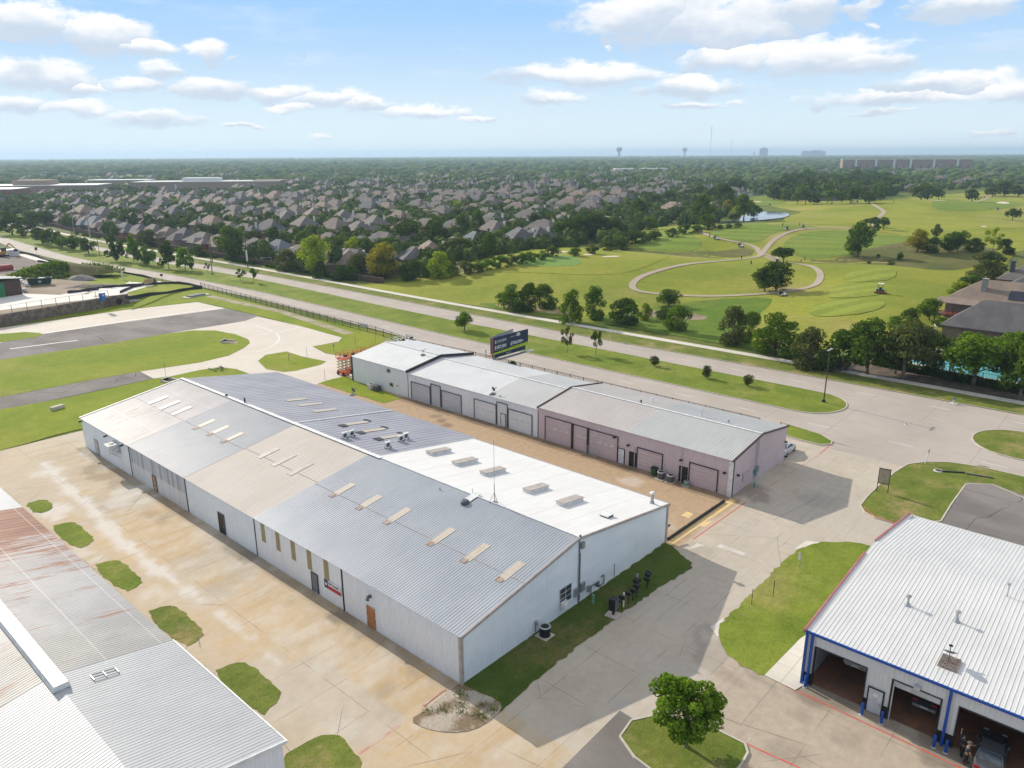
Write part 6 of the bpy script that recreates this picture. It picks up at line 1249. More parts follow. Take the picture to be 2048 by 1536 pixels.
    if kind == 'pickup':
        bx0, bx1 = -L*.485, -L*.085; m = MB(); m.box(bx0,bx1,-hw*.8,hw*.8,.42*H,.48*H); m.build('bed_liner', DGREY, t, world=False)
        m = MB()
        for sg in (-1,1): m.box(bx0,bx1,sg*hw*.88-.06,sg*hw*.88+.06,.66*H,.70*H)
        m.box(bx0-.05,bx0+.03,-hw*.9,hw*.9,.66*H,.71*H); m.build('bed_rail', paint, t, world=False)
    return body
def carpaint(name, c): m = new_mat(name); b = NB(m); bb_ = b.out(c, .28, .35, None, .6); b.set(bb_, 'Coat Weight', .6); return m
SILV = carpaint('silver_car_paint', (.52,.54,.57)); GRAPH = carpaint('graphite_car_paint', (.10,.105,.115)); DRKP = carpaint('black_car_paint', (.03,.03,.035)); CREAM = carpaint('cream_car_paint', (.55,.50,.44))
t = thing('parked_car', 'silver sedan parked half hidden behind the mauve workshop', 'car', (98.3, 37.2, 0), rad(2)); car_mesh(t, 4.5, 1.8, 1.42, SILV)
MB().box(-.95,-.15,-.45,.45,1.425,1.435).build('sunroof', GLASS, t, world=False)
t = thing('parked_car', 'dark grey sedan backed into the open bay beside two men', 'car', (53.1, 3.8, .03), rad(4)); car_mesh(t, 4.6, 1.82, 1.45, GRAPH)
t = thing('pickup_truck', 'dark pickup truck parked tail out in the half shuttered bay', 'truck', (57.6, 8.55, .03), rad(2)); car_mesh(t, 5.4, 1.95, 1.85, DRKP, 'pickup')
MB().box(-2.2,-.6,-.75,.75,1.2,1.28).build('bed_cover', simple('tonneau_grey', (.2,.2,.2)), t, world=False)
t = thing('pickup_truck', 'cream truck raised on a lift inside the first bay', 'truck', (58.1, 13.7, .75), rad(2)); car_mesh(t, 5.4, 1.95, 1.85, CREAM, 'pickup')
t = thing('vehicle_lift', 'two post vehicle lift holding the cream truck', 'lift', (58.4, 13.6, .03))
for s_ in (-1.55,1.55): MB().box(-.2,.2,s_-.15,s_+.15,0,3.6).build('lift_post', BLUE, t, world=False); MB().bar((0,s_,1.7),(.9,s_*.45,1.72),.14).build('lift_arm', DGREY, t, world=False); MB().bar((0,s_,1.7),(-.9,s_*.45,1.72),.14).build('lift_arm', DGREY, t, world=False)
# golf carts and the mower
def golf_cart(label, px, py, rz, roof=WHITE, body=WHITE, group='golf carts on the course'):
    p = T(px, py); t = thing('golf_cart', label, 'golf cart', p+Vector((0,0,.06)), rz, group)
    m = MB(); m.box(-1.15,1.15,-.6,.6,.28,.5); m.add([(.55,-.55,.5),(1.2,-.5,.5),(1.2,.5,.5),(.55,.55,.5),(.6,-.5,.95),(.95,-.45,.85),(.95,.45,.85),(.6,.5,.95)], [(4,5,6,7),(0,1,5,4),(1,2,6,5),(2,3,7,6),(3,0,4,7)]); m.box(-1.15,-.45,-.55,.55,.5,.8); m.build('body', body, t, world=False)
    m = MB(); m.box(-.6,-.05,-.52,.52,.8,.92); m.box(-.72,-.6,-.52,.52,.85,1.25); m.build('seat', BLK, t, world=False)
    m = MB(); m.box(-.95,.75,-.58,.58,1.82,1.9); m.build('canopy', roof, t, world=False)
    for (x, y) in ((-.85,-.5),(-.85,.5),(.68,-.5),(.68,.5)): MB().bar((x,y,.75),(x*.95,y,1.83),.05).build('canopy_post', BLK, t, world=False)
    for x in (-.75,.8):
        for y in (-.58,.58): MB().cyl((x,y-.1,.22),(x,y+.1,.22),.23,n=10).build('wheel', BLK, t, world=False)
    MB().box(-1.3,-1.15,-.4,.4,.5,1.35).build('bag_rack', BLK, t, world=False)
NVY = simple('cart_navy', (.03,.04,.16))
for (px, py, rz, rf, lab) in ((1431,497,-.3,BLK,'white golf cart on the hairpin path, nearer the bend'),(1481,502,-.3,NVY,'white golf cart on the lower path past the hairpin'),(1573,460,.6,BLK,'white golf cart on the upper path below the pond'),(1606,457,.4,BLK,'second white golf cart just along from the one below the pond'),(1555,526,.2,WHITE,'white golf cart under the flat topped tree'),(1565,592,-.2,BLK,'dark golf cart parked under the twin oaks by the path'),(1994,425,.3,BLK,'dark golf cart on the fairway beneath the far bunkers'),(2040,423,.2,BLK,'dark golf cart behind the lone fairway tree'),(1962,396,.1,WHITE,'white golf cart beside the round tree near the bunkers'),(1968,396,.3,WHITE,'second white golf cart just right of the round tree'),(1705,406,.1,WHITE,'white golf cart under the edge of the wood'),(1714,406,.4,WHITE,'second white golf cart at the edge of the wood'),(1540,411,.1,WHITE,'white golf cart on the far fairway near the pond')):
    golf_cart(lab, px, py, rz, rf)
p = T(1760, 586); t = thing('mower', 'dark ride-on mower with white canopy on the striped tee', 'mower', p+Vector((0,0,.12)), rad(200))
MB().box(-1.0,1.2,-.6,.6,.45,1.0).build('body', DRKP, t, world=False); MB().box(-.4,.2,-.35,.35,1.0,1.5).build('seat', BLK, t, world=False); MB().box(-.8,.7,-.75,.75,2.45,2.55).build('canopy', WHITE, t, world=False)
for (x, y) in ((-.7,-.6),(-.7,.6),(.6,-.6),(.6,.6)): MB().bar((x,y,.9),(x,y,2.46),.06).build('canopy_post', BLK, t, world=False)
for (x, r) in ((-.7,.45),(.95,.36)):
    for y in (-.8,.8): MB().cyl((x,y-.18,r),(x,y+.18,r),r,n=12).build('wheel', BLK, t, world=False)
for y in (-1.1,0,1.1): MB().box(1.5,2.0,y-.5,y+.5,.1,.45).build('cutting_deck', simple('mower_red', (.2,.02,.02)), t, world=False)
# ------------------------------------------------------------------ people
def skin_mesh(name, verts, edges, radii, mat, root=0, sub=1):
    me = bpy.data.meshes.new(name); me.from_pydata(verts, edges, []); me.update(); o = bpy.data.objects.new('tmp', me); COL.objects.link(o)
    md = o.modifiers.new('s', 'SKIN'); sv = me.skin_vertices[0].data
    for i, r in enumerate(radii): sv[i].radius = (r, r) if not isinstance(r, tuple) else r; sv[i].use_root = (i == root)
    if sub: s2 = o.modifiers.new('d', 'SUBSURF'); s2.levels = sub; s2.render_levels = sub
    dg = bpy.context.evaluated_depsgraph_get(); r_ = bpy.data.meshes.new_from_object(o.evaluated_get(dg)); bpy.data.objects.remove(o); r_.materials.clear(); r_.materials.append(mat); r_.name = name
    r_.polygons.foreach_set('use_smooth', [True]*len(r_.polygons)); return r_
SKIN = simple('skin', (.42,.23,.15), .6); HAIR = simple('dark_hair', (.03,.02,.015)); EYE = simple('eye_dark', (.02,.015,.01))
def person(label, p, rz, armL, armR, shirt, trousers, hat=None, lean=0.0, hands=True, group=None, held=None, stride=.08):
    """armL / armR: (elbow, wrist) offsets from the shoulder. One continuous skinned body, clothes over it."""
    t = thing('person', label, 'person', p, rz, group); V = []; E_ = []; R_ = []
    def add(pt, r, par=None):
        V.append(pt); R_.append(r)
        if par is not None: E_.append((par, len(V)-1))
        return len(V)-1
    lx = lean
    pel = add((0,0,.95),.13); wa = add((lx*.3,0,1.12),.125,pel); ch = add((lx*.7,0,1.32),(.17,.13),wa); nk = add((lx,0,1.5),.06,ch); hb = add((lx+.01,0,1.57),.062,nk); hm = add((lx+.02,0,1.66),(.095,.085),hb); ht = add((lx+.015,0,1.75),(.075,.07),hm)
    V2 = {}
    for sg, arm in ((1,armL),(-1,armR)):
        sh = add((lx*.8,sg*.19,1.42),.062,ch); e = Vector(V[sh])+Vector(arm[0]); w_ = Vector(V[sh])+Vector(arm[1]); el = add(tuple(e),.046,sh); wr = add(tuple(w_),.032,el); d = (w_-e).normalized(); pm_ = w_+d*.07; ha = add(tuple(pm_),.036,wr)
        if hands:
            sd_ = d.cross(Vector((0,0,1))); sd_ = sd_.normalized() if sd_.length > .1 else Vector((0,1,0)); up_ = sd_.cross(d)
            for k, (off, ln) in enumerate(((-.03,.07),(-.01,.08),(.01,.078),(.03,.062))):
                b0 = pm_+sd_*off+d*.03; k1_ = add(tuple(b0+d*ln*.5),.0095,ha); add(tuple(b0+d*ln*.95-up_*.02*(1+.2*k)),.008,k1_)
            k1_ = add(tuple(w_+d*.04+sd_*.045*sg),.011,wr); add(tuple(w_+d*.09+sd_*.06*sg),.009,k1_)
        V2[sg] = (V[sh], tuple(e), tuple(w_))
    L = {}
    for sg in (1,-1):
        hp = add((0,sg*.09,.88),.095,pel); kn = add((stride*sg+.02,sg*.1,.5),.065,hp); an_ = add((stride*1.6*sg-.02,sg*.11,.09),.042,kn); toe = add((stride*1.6*sg+.14,sg*.12,.04),.035,an_); L[sg] = (V[hp],V[kn],V[an_],V[toe])
    link('body', skin_mesh('body', V, E_, R_, SKIN), t)
    # face
    hx = lx+.02; m = MB(); m.add([(hx+.085,-.016,1.65),(hx+.085,.016,1.65),(hx+.115,0,1.638),(hx+.088,0,1.69)], [(0,1,2),(0,2,3),(2,1,3)]); m.build('nose', SKIN, t, world=False)
    for y in (-.034,.034): MB().ball((hx+.083,y,1.682),.011,nu=6,nv=4).build('eye', EYE, t, world=False); MB().ball((hx+.0,y*2.75,1.655),.018,.012,.03,6,4).build('ear', SKIN, t, world=False)
    MB().box(hx+.078,hx+.088,-.025,.025,1.605,1.613).build('mouth', simple('lips', (.3,.1,.09)), t, world=False)
    MB().ball((hx-.018,0,1.70),.105,.098,.095,10,6).build('hair', HAIR, t, world=False, smooth=True)
    # clothes
    sv = [(0,0,.93),(lx*.3,0,1.12),(lx*.7,0,1.32),(lx*.95,0,1.46)]; se = [(0,1),(1,2),(2,3)]; sr = [.185,.18,(.225,.19),.10]
    for sg in (1,-1):
        a, c, w_ = V2[sg]; i0 = len(sv); sv += [a, tuple(Vector(a).lerp(Vector(c), .8))]; se += [(2,i0),(i0,i0+1)]; sr += [.095,.078]
    link('shirt', skin_mesh('shirt', sv, se, sr, shirt), t)
    tv = [(0,0,.98),(0,0,.92)]; te = [(0,1)]; tr_ = [.175,.17]
    for sg in (1,-1): i0 = len(tv); tv += [L[sg][0], L[sg][1], (L[sg][2][0], L[sg][2][1], .12)]; te += [(1,i0),(i0,i0+1),(i0+1,i0+2)]; tr_ += [.13,.1,.08]
    link('trousers', skin_mesh('trousers', tv, te, tr_, trousers), t)
    for sg in (1,-1): a, c = L[sg][2], L[sg][3]; m = MB(); m.ball(((a[0]+c[0])/2+.01, (a[1]+c[1])/2, .045), .135,.052,.05,10,5); m.build('shoe', BLK, t, world=False, smooth=True)
    if hat is not None: m = MB(); m.lathe([(.19,1.735),(.19,1.745),(.115,1.75),(.105,1.83),(.04,1.855)], (hx-.01,0,0), 16); m.build('hat', hat, t, world=False)
    return t
DSH = simple('black_shirt', (.02,.022,.028)); DTR = simple('black_trousers', (.014,.014,.018)); GSH = simple('charcoal_shirt', (.035,.037,.045)); HATM = simple('olive_cap', (.12,.11,.085))
person('man in black with one arm raised against the bay wall', (*G(1921,1511), 0.0), rad(-30), ((.05,.12,.22),(.05,.1,.48)), ((.12,-.12,-.24),(.3,.02,-.3)), DSH, DTR)
person('man in charcoal shirt and cap reaching toward the sedan', (*G(1929,1527), 0.0), rad(-62), ((.18,.12,-.18),(.42,.16,-.12)), ((.02,-.1,-.28),(.1,-.12,-.5)), GSH, DTR, HATM, .08)
WSH = simple('white_shirt', (.7,.7,.7)); NTR = simple('navy_trousers', (.02,.025,.06)); RELAX = ((.02,.06,-.28),(.08,.05,-.5)); RELAXR = ((.02,-.06,-.28),(.08,-.05,-.5))
for (px, py, sh, lab) in ((1602,524,WSH,'golfer in white shirt standing beyond the flat topped tree'),(1609,522,DSH,'golfer in black standing next to the white shirted one'),(1565,454,DSH,'golfer in black walking near the upper path'),(1599,453,DSH,'dark clothed golfer beside the second cart below the pond'),(1419,477,DSH,'dark clothed golfer at the hairpin path'),(1981,424,WSH,'white shirted golfer near the far fairway cart'),(1750,406,WSH,'white shirted golfer on the far slope by the wood'),(1786,407,DSH,'dark clothed golfer alone on the far slope'),(1562,588,WSH,'white shirted person seated height beside cart under the oaks')):
    q = T(px, py); person(lab, q+Vector((0,0,.05)), rad(px % 300), RELAX, RELAXR, sh, NTR, hands=False, group='golfers on the course')
for (px, py) in ((1483,518),(1502,528)):
    q = T(px, py); post('course_marker', ('dark bin post on the slope below the lower path' if px < 1490 else 'dark bin post beside the path junction'), 'post', q, 1.1, .22, BLK)
# ------------------------------------------------------------------ trees
BARK = M('bark', (.13,.10,.075), (.2,.16,.125), 2.5, .9, fine=.3, stretch=(1,1,.3)); BARKP = M('pale_bark', (.30,.25,.2), (.2,.16,.13), 2.0, .9, fine=.2)
LEAF = {
 'dark': leaf_mat('leaf_dark_green', (.030,.058,.012), (.052,.09,.018), (.09,.135,.028), .28),
 'mid': leaf_mat('leaf_mid_green', (.038,.078,.012), (.07,.12,.02), (.12,.175,.034), .32),
 'bright': leaf_mat('leaf_fresh_green', (.05,.10,.010), (.095,.165,.018), (.15,.225,.03), .36),
 'lime': leaf_mat('leaf_lime_green', (.12,.17,.014), (.19,.245,.026), (.26,.31,.05), .4),
 'yellow': leaf_mat('leaf_yellow_green', (.13,.125,.014), (.20,.19,.028), (.28,.25,.04), .4),
 'olive': leaf_mat('leaf_olive', (.05,.068,.022), (.085,.105,.036), (.125,.145,.055), .3),
}
def crown_mesh(name, seed, shape='round', nblob=16, nleaf=1500, leaf=.35, aspect=1.0, fill=.55):
    """crown of leaf cards in a unit-height tree (trunk base at 0, top at 1, radius about .5*aspect); returns mesh + limb targets"""
    r = np.random.default_rng(seed); C = []; Rb = []
    lo, hi = {'round':(.22,.93),'bush':(.08,.88),'spread':(.40,.92),'conic':(.16,.93),'willow':(.22,.92),'young':(.38,.94),'flat':(.5,.9),'oval':(.18,.92)}[shape]
    for k in range(nblob):
        for _ in range(60):
            z = r.uniform(lo, hi); t = (z-lo)/(hi-lo)
            if shape == 'conic': env = .46*(1-t)**.75+.05
            elif shape == 'spread': env = .5*math.sqrt(max(.02, 1-(2*t-.75)**2*.8))
            elif shape == 'flat': env = .5*(1-.5*t)
            elif shape == 'oval': env = .42*math.sqrt(max(.02, 1-(2*t-.9)**2))
            elif shape == 'bush': env = .5*math.sqrt(max(.02, 1-(1.6*t-.55)**2))
            else: env = .48*math.sqrt(max(.02, 1-(2*t-.95)**2))
            env *= aspect; a = r.uniform(0, 6.283); rr = env*math.sqrt(r.uniform(.02, 1))*.82; c = np.array([rr*math.cos(a), rr*math.sin(a), z])
            if all(np.linalg.norm(c-q) > (.15 if nleaf > 7000 else .09)*aspect for q in C): break
        C.append(c); Rb.append((r.uniform(.06, .135) if nleaf > 7000 else r.uniform(.075, .19))*(aspect**.5)*(.75 if shape in ('conic','young') else 1))
    C = np.array(C); Rb = np.array(Rb)
    w_ = Rb**2/np.sum(Rb**2); k = r.choice(nblob, nleaf, p=w_); d = r.normal(size=(nleaf, 3)); d[:, 2] += .25; d /= np.linalg.norm(d, axis=1)[:, None]
    rad_ = Rb[k]*(fill+(1.12-fill)*np.sqrt(r.random(nleaf))); pos = C[k]+d*rad_[:, None]*np.array([1, 1, .85])
    if shape == 'willow': pos[:, 2] -= np.abs(r.normal(0, .07, nleaf))*(np.hypot(pos[:, 0], pos[:, 1]) > .2)
    pos[:, 2] = np.maximum(pos[:, 2], .03)
    nrm = d+r.normal(0, .55, (nleaf, 3)); nrm /= np.linalg.norm(nrm, axis=1)[:, None]
    u = np.cross(nrm, r.normal(size=(nleaf, 3))); u /= np.linalg.norm(u, axis=1)[:, None]; v = np.cross(nrm, u)
    sz = leaf*(.55+.8*r.random(nleaf))[:, None]; asp = .55+.35*r.random(nleaf)[:, None]
    p0 = pos-u*sz*.5; p1 = pos-v*sz*.5*asp+nrm*sz*.10; p2 = pos+u*sz*.5; p3 = pos+v*sz*.5*asp+nrm*sz*.10
    vs = np.stack([p0, p1, p2, p3], 1).reshape(-1, 3); me = bpy.data.meshes.new(name); me.vertices.add(len(vs)); me.vertices.foreach_set('co', vs.astype(np.float32).ravel())
    me.loops.add(nleaf*4); me.loops.foreach_set('vertex_index', np.arange(nleaf*4)); me.polygons.add(nleaf); me.polygons.foreach_set('loop_start', np.arange(0, nleaf*4, 4)); me.update()
    me.materials.append(LEAF['mid']); return me, C
def trunk_mesh(name, C, seed, base=.03, multi=False, top=.55, nl=9):
    r = random.Random(seed); m = MB(); idx = list(range(len(C))); r.shuffle(idx)
    if multi:
        for j in range(4):
            a = j*1.6+r.uniform(0, .5); q = C[idx[j % len(idx)]]; m.tube([(.025*math.cos(a), .025*math.sin(a), -.02), (q[0]*.35+.03*math.cos(a), q[1]*.35+.03*math.sin(a), q[2]*.45), tuple(q)], [base*.6, base*.42, base*.12], 5)
    else:
        jx, jy = r.uniform(-.02, .02), r.uniform(-.02, .02); fork = (jx, jy, top*.62); m.tube([(0, 0, -.02), (0, 0, .02), (jx*.5, jy*.5, top*.3), fork], [base*1.5, base*1.08, base*.9, base*.75], 7); m.tube([fork, (jx*2, jy*2, top), (jx*2.5, jy*2.5, min(.88, top+.25))], [base*.75, base*.5, base*.15], 6)
    for j in idx[:nl]:
        q = C[j]; z0 = min(q[2]*.75, top*.62*r.uniform(.75, 1.2)); s_ = (q[0]*.06, q[1]*.06, z0); md = (q[0]*.5, q[1]*.5, z0+(q[2]-z0)*.45); m.tube([s_, md, tuple(q)], [base*.5, base*.32, base*.1], 5)
    return m.mesh(name, BARK, smooth=True)
PROTO = {}
def proto(shape, lod, var=0, multi=False, aspect=1.0):
    key = (shape, lod, var)
    if key not in PROTO:
        nb, nlf, lf = {'hero': (30, 7600, .043), 'near': (28, 3400, .058), 'mid': (22, 1300, .088), 'far': (14, 420, .14)}[lod]
        if shape in ('young',): nlf = int(nlf*.45); nb = max(9, nb//2)
        if shape in ('willow',): lf *= .8; nlf = int(nlf*1.5)
        me, C = crown_mesh('crown', sum(map(ord, shape+lod))*3+var*17, shape, nb, nlf, lf, aspect, .5); tm = trunk_mesh('trunk', C, var+5, .026 if shape not in ('young','conic') else .016, shape == 'bush', {'bush': .3}.get(shape, .55), 12 if lod in ('hero', 'near') else 6)
        PROTO[key] = (me, tm)
    return PROTO[key]
def tree(label, p, h, w, shape='round', col='mid', lod='mid', var=0, name='tree', cat='tree', group=None, rz=None, bark=None, lean=0.0):
    """h, w in metres"""
    me, tm = proto(shape, lod, var); t = bpy.data.objects.new(name, None); COL.objects.link(t); t.location = p; t.rotation_euler = (lean, 0, random.uniform(0, 6.28) if rz is None else rz); t.scale = (w, w, h); t.empty_display_size = .2
    c = bpy.data.objects.new('crown', me); COL.objects.link(c); c.parent = t; c.material_slots[0].link = 'OBJECT'; c.material_slots[0].material = LEAF[col]
    k = bpy.data.objects.new('trunk', tm); COL.objects.link(k); k.parent = t
    if bark: k.material_slots[0].link = 'OBJECT'; k.material_slots[0].material = bark
    return tag(t, label, cat, group)
TREES = []    # (px base, py base, py top, px width, shape, colour, lod, label, name, group)
def tr(px, py, top, w, shape, col, lod, label, name='tree', group=None, cat='tree'):
    p = T(px, py); m = mpp(p); k = P(p.x, p.y, p.z)[2]; h = (py-top)*m*1.06; W = w*m*1.0; v = len(TREES) % 3; TREES.append((px, py, W/2))
    return tree(label, p, h, W*(1.24 if shape in ('round','conic','spread','oval') else 1.12), shape, col, lod, v, name, cat, group)
tree('small leafy crape tree alone on the kerbed island by repair shop', (*G(1371,1494), .1), 5.6, 5.9, 'spread', 'bright', 'hero', 1, bark=BARKP, rz=.6)
GM = 'trees along the grassy median'
for a in [(25,470,434,48,'round','dark','mid','broad dark tree at the far edge of the median, under the road bend'),(47,475,457,18,'round','dark','mid','small dark tree alone beside the broad one on the median'),
 (85,487,458,36,'round','dark','mid','biggest round tree of the far median cluster'),(99,492,461,30,'round','dark','mid','round tree tight behind the biggest one of the median cluster'),(118,494,466,26,'round','mid','mid','third round tree of the median cluster'),(125,498,474,22,'round','mid','mid','small round tree in front within the median cluster'),(150,500,472,36,'spread','mid','mid','wide low tree in the median cluster behind the last one'),(146,501,478,26,'round','mid','mid','pale small round tree before the wide low one'),(177,508,478,34,'round','mid','mid','last round tree at the near end of the median cluster'),
 (232,523,469,38,'conic','dark','mid','first dark conical tree of the five on the median'),(268,525,474,28,'conic','bright','mid','second conical tree of the median group, thin and fresh green'),(275,528,486,20,'conic','mid','mid','thin conical tree crowded between its taller median neighbours'),(298,531,489,33,'conic','mid','mid','middle conical tree of the median group'),(338,538,487,40,'conic','dark','mid','broad dark conical tree second from the near end'),(371,541,492,38,'conic','bright','mid','fresh green conical tree at the near end of the group')]:
    tr(*a, group=GM)
for a in [(385,544,526,18,'young','olive','mid','thin young tree just past the last conical one'),(415,545,527,14,'young','olive','mid','smallest thin sapling beside the tall median pole'),(482,563,538,22,'young','mid','mid','young spindly tree, left of the pair in mid median'),(508,566,536,26,'young','mid','mid','young spindly tree, right of the pair in mid median'),
 (929,662,627,36,'spread','bright','near','leaning green tree alone on the median before the billboard'),(1135,706,654,28,'young','olive','near','sparse tall young tree on the median right of the billboard'),(1192,710,659,28,'young','mid','near','green young tree next to the sparse one on the median'),(1309,733,713,18,'round','olive','near','small ball shaped sapling, first of three on the median'),(1413,757,732,18,'round','olive','near','small ball shaped sapling, middle one of three'),(1496,773,749,20,'round','olive','near','small ball shaped sapling closest to the lamp post')]:
    tr(*a, group=GM)
GB = 'bushes beyond the sidewalk'
for a in [(1026,620,570,56,'bush','mid','near','wide bush in the clump behind the billboard, left part'),(1058,622,568,50,'bush','dark','near','middle bush in the clump behind the billboard'),(1088,616,568,52,'bush','mid','near','right bush in the clump behind the billboard'),(1143,646,580,44,'bush','bright','near','tall fresh green bush by the sidewalk, left of a pair'),(1188,638,575,46,'bush','mid','near','darker tall bush, right of the pair by the sidewalk'),(1250,650,596,70,'bush','dark','near','big round dark bush standing alone by the sidewalk'),(1290,640,606,26,'bush','lime','near','small lime bush at the flank of the big round one'),(1338,612,581,46,'round','mid','near','round tree at the cart path above the meadow'),(1356,662,610,52,'bush','bright','near','fresh green bush in the middle of the meadow'),(1330,640,612,34,'bush','mid','near','smaller bush just behind the meadow one'),(1465,690,614,58,'bush','olive','near','tall sparse olive bush at the meadow edge'),(1500,684,622,44,'bush','mid','near','green bush between olive bush and the leafy tree'),(1552,710,627,88,'bush','bright','near','large leafy bright bush tree by the sidewalk'),
 (1618,735,658,76,'bush','olive','near','brownish olive bush at the start of the row by pool'),(1678,742,658,84,'bush','mid','near','big dark green bush behind the street lamp'),(1734,748,645,92,'round','mid','near','tree with visible trunk right of the lamp'),(1790,748,652,70,'round','dark','near','dark tree standing behind the hedge start'),(1806,758,648,96,'spread','olive','near','grey olive spreading tree with forked trunk by the mulch bed'),(1861,751,672,70,'round','dark','near','dark round tree in front of the pool'),(1946,772,671,118,'spread','bright','near','broad fresh green tree in front of the turquoise pool'),(2006,770,672,70,'round','mid','near','tree between the broad pool tree and the last one'),(2038,800,672,90,'round','mid','near','tree at the edge of view over the hedge'),(2030,760,668,80,'round','bright','near','tall tree behind the hedge at the edge of view')]:
    tr(*a, name='bush' if a[4] == 'bush' else 'tree', group=GB, cat='bush' if a[4] == 'bush' else 'tree')
GG = 'trees on the golf course'
for a in [(1714,517,449,50,'oval','mid','near','tall leafy tree alone on the slope above the scrub'),(1529,583,538,52,'round','dark','near','left dark oak of the pair by the cart path'),(1552,581,527,62,'round','dark','near','right dark oak of the pair by the cart path'),(1566,526,498,48,'flat','dark','near','low flat topped dark tree at the path junction'),(1748,455,436,26,'spread','dark','mid','flat tree left of the path on the bright fairway'),(1740,452,437,24,'spread','dark','mid','second flat tree tucked beside the first on the fairway'),(1767,460,436,24,'spread','dark','mid','small dark tree right of the winding path'),(1753,464,448,14,'round','dark','mid','tiny tree standing in the winding path bend'),
 (1833,506,462,44,'oval','yellow','near','pale yellowish sparse tree at the edge of scrub'),(1866,506,474,30,'bush','mid','near','green bush beside the pale yellowish tree'),(1872,476,451,20,'round','olive','mid','small greyish tree above the scrub thicket'),(1897,503,474,32,'round','dark','near','dark small tree in the scrub thicket'),(1914,502,461,38,'round','mid','near','taller tree in the middle of scrub thicket'),(1946,503,477,36,'bush','dark','near','dark bush at the right of scrub thicket'),(1985,503,458,36,'young','lime','near','sparse yellow green tree past the thicket'),(2010,508,478,34,'bush','dark','near','dark bush beside the yellow green sparse tree'),(2024,441,419,28,'spread','dark','mid','lone spreading tree on the fairway under the bunkers'),(1943,404,380,30,'round','dark','mid','round dark tree near the far carts'),(1842,400,372,34,'round','dark','mid','round dark tree, left part of the far clump'),(1855,401,374,30,'round','dark','mid','round dark tree, middle of the far clump'),(1877,399,378,24,'round','mid','mid','smaller tree at the right of the far clump'),(1985,393,376,30,'round','dark','mid','dark tree, first of the far clump by the frame'),(2008,392,367,36,'round','dark','mid','tallest dark tree of the far clump by the frame'),(2036,394,372,34,'round','dark','mid','last dark tree of the far clump by the frame'),
 (1973,545,503,66,'bush','olive','near','big olive tree above the right hand houses'),(1967,570,520,58,'bush','olive','near','second olive tree just below the big one'),(1937,586,552,56,'bush','mid','near','green bush below the olive trees'),(1918,590,562,40,'bush','lime','near','yellowish bush left of the brown roofed house'),(1858,640,600,42,'round','bright','near','fresh green tree left of the house deck'),(1820,652,618,46,'bush','mid','near','low green bush in the garden of the grey roofed house'),(1790,660,632,36,'bush','bright','near','small fresh bush left of the garden'),(1880,650,634,34,'bush','bright','near','garden shrub below the wooden deck'),(1756,516,509,8,'bush','dark','mid','tiny shrub in the brown scrub'),(1780,530,519,16,'bush','olive','mid','grey shrub on the scrub slope'),(1800,520,505,14,'bush','mid','mid','dark shrub on the scrub edge'),(1738,528,522,8,'bush','dark','mid','small dark clump in the scrub')]:
    tr(*a, name='bush' if a[4] == 'bush' else 'tree', group=GG, cat='bush' if a[4] == 'bush' else 'tree')
GN = 'trees at the edge of the housing'
for a in [(632,548,476,66,'willow','lime','near','large lime green round tree behind the wooden fence'),(768,556,492,72,'willow','yellow','near','large yellowish willow like tree by the creek'),(720,552,508,52,'willow','olive','near','drooping olive tree between the lime and yellow ones'),(677,512,472,46,'round','mid','near','dark based round tree behind the lime one'),(732,524,479,40,'round','mid','near','compact green tree above the drooping one'),(770,522,478,42,'round','dark','near','dark tree above the yellowish willow'),(820,492,441,56,'round','dark','near','big very dark round tree among the brick houses'),(868,492,444,46,'round','mid','near','soft mid green ball tree next to the very dark one'),(900,462,432,48,'round','dark','near','dark tree behind the soft ball tree'),(925,482,431,40,'oval','mid','near','tall narrow tree in the back gardens'),(957,476,424,34,'conic','bright','near','tall pointed fresh green tree in the back gardens'),(575,542,500,48,'bush','olive','near','olive bush by the covered patio'),(980,518,471,34,'oval','mid','near','upright green tree at the garden corner near the creek'),(916,520,479,64,'round','olive','near','wide greyish tree over the patio roofs'),(462,520,454,60,'oval','mid','near','tallest tree behind the pole with white sleeve'),(398,512,492,30,'bush','dark','near','low dark tree over the garden fence'),(300,492,462,44,'round','olive','near','feathery tree between the row houses'),(800,540,520,30,'conic','dark','near','dark cedar, left of the creek cedars'),(828,560,518,36,'bush','dark','near','dark cedar by the creek mouth'),(808,562,531,28,'conic','dark','near','pointed cedar closest to the lawn slope'),(880,556,506,58,'bush','lime','near','lime yellow bush at the creek'),(640,556,522,28,'bush','mid','near','green shrub at the end of the wooden fence'),(680,560,530,36,'bush','dark','near','dark ivy covered shrub wall beside the sidewalk'),(705,560,532,34,'bush','dark','near','reddish dark shrub next to the ivy wall'),(830,546,520,34,'round','dark','near','cedar behind the creek mouth'),
 (55,462,440,40,'round','dark','mid','dark tree at the bend of the far sidewalk'),(60,455,428,40,'round','dark','mid','big dark tree before the row houses begin'),(86,450,425,30,'round','dark','mid','dark tree touching the first row house'),(12,452,425,40,'round','mid','mid','tree at the edge of view by the bend')]:
    tr(*a, name='bush' if a[4] == 'bush' else 'tree', group=GN, cat='bush' if a[4] == 'bush' else 'tree')
GC = 'shrubs along the creek'
i = 0
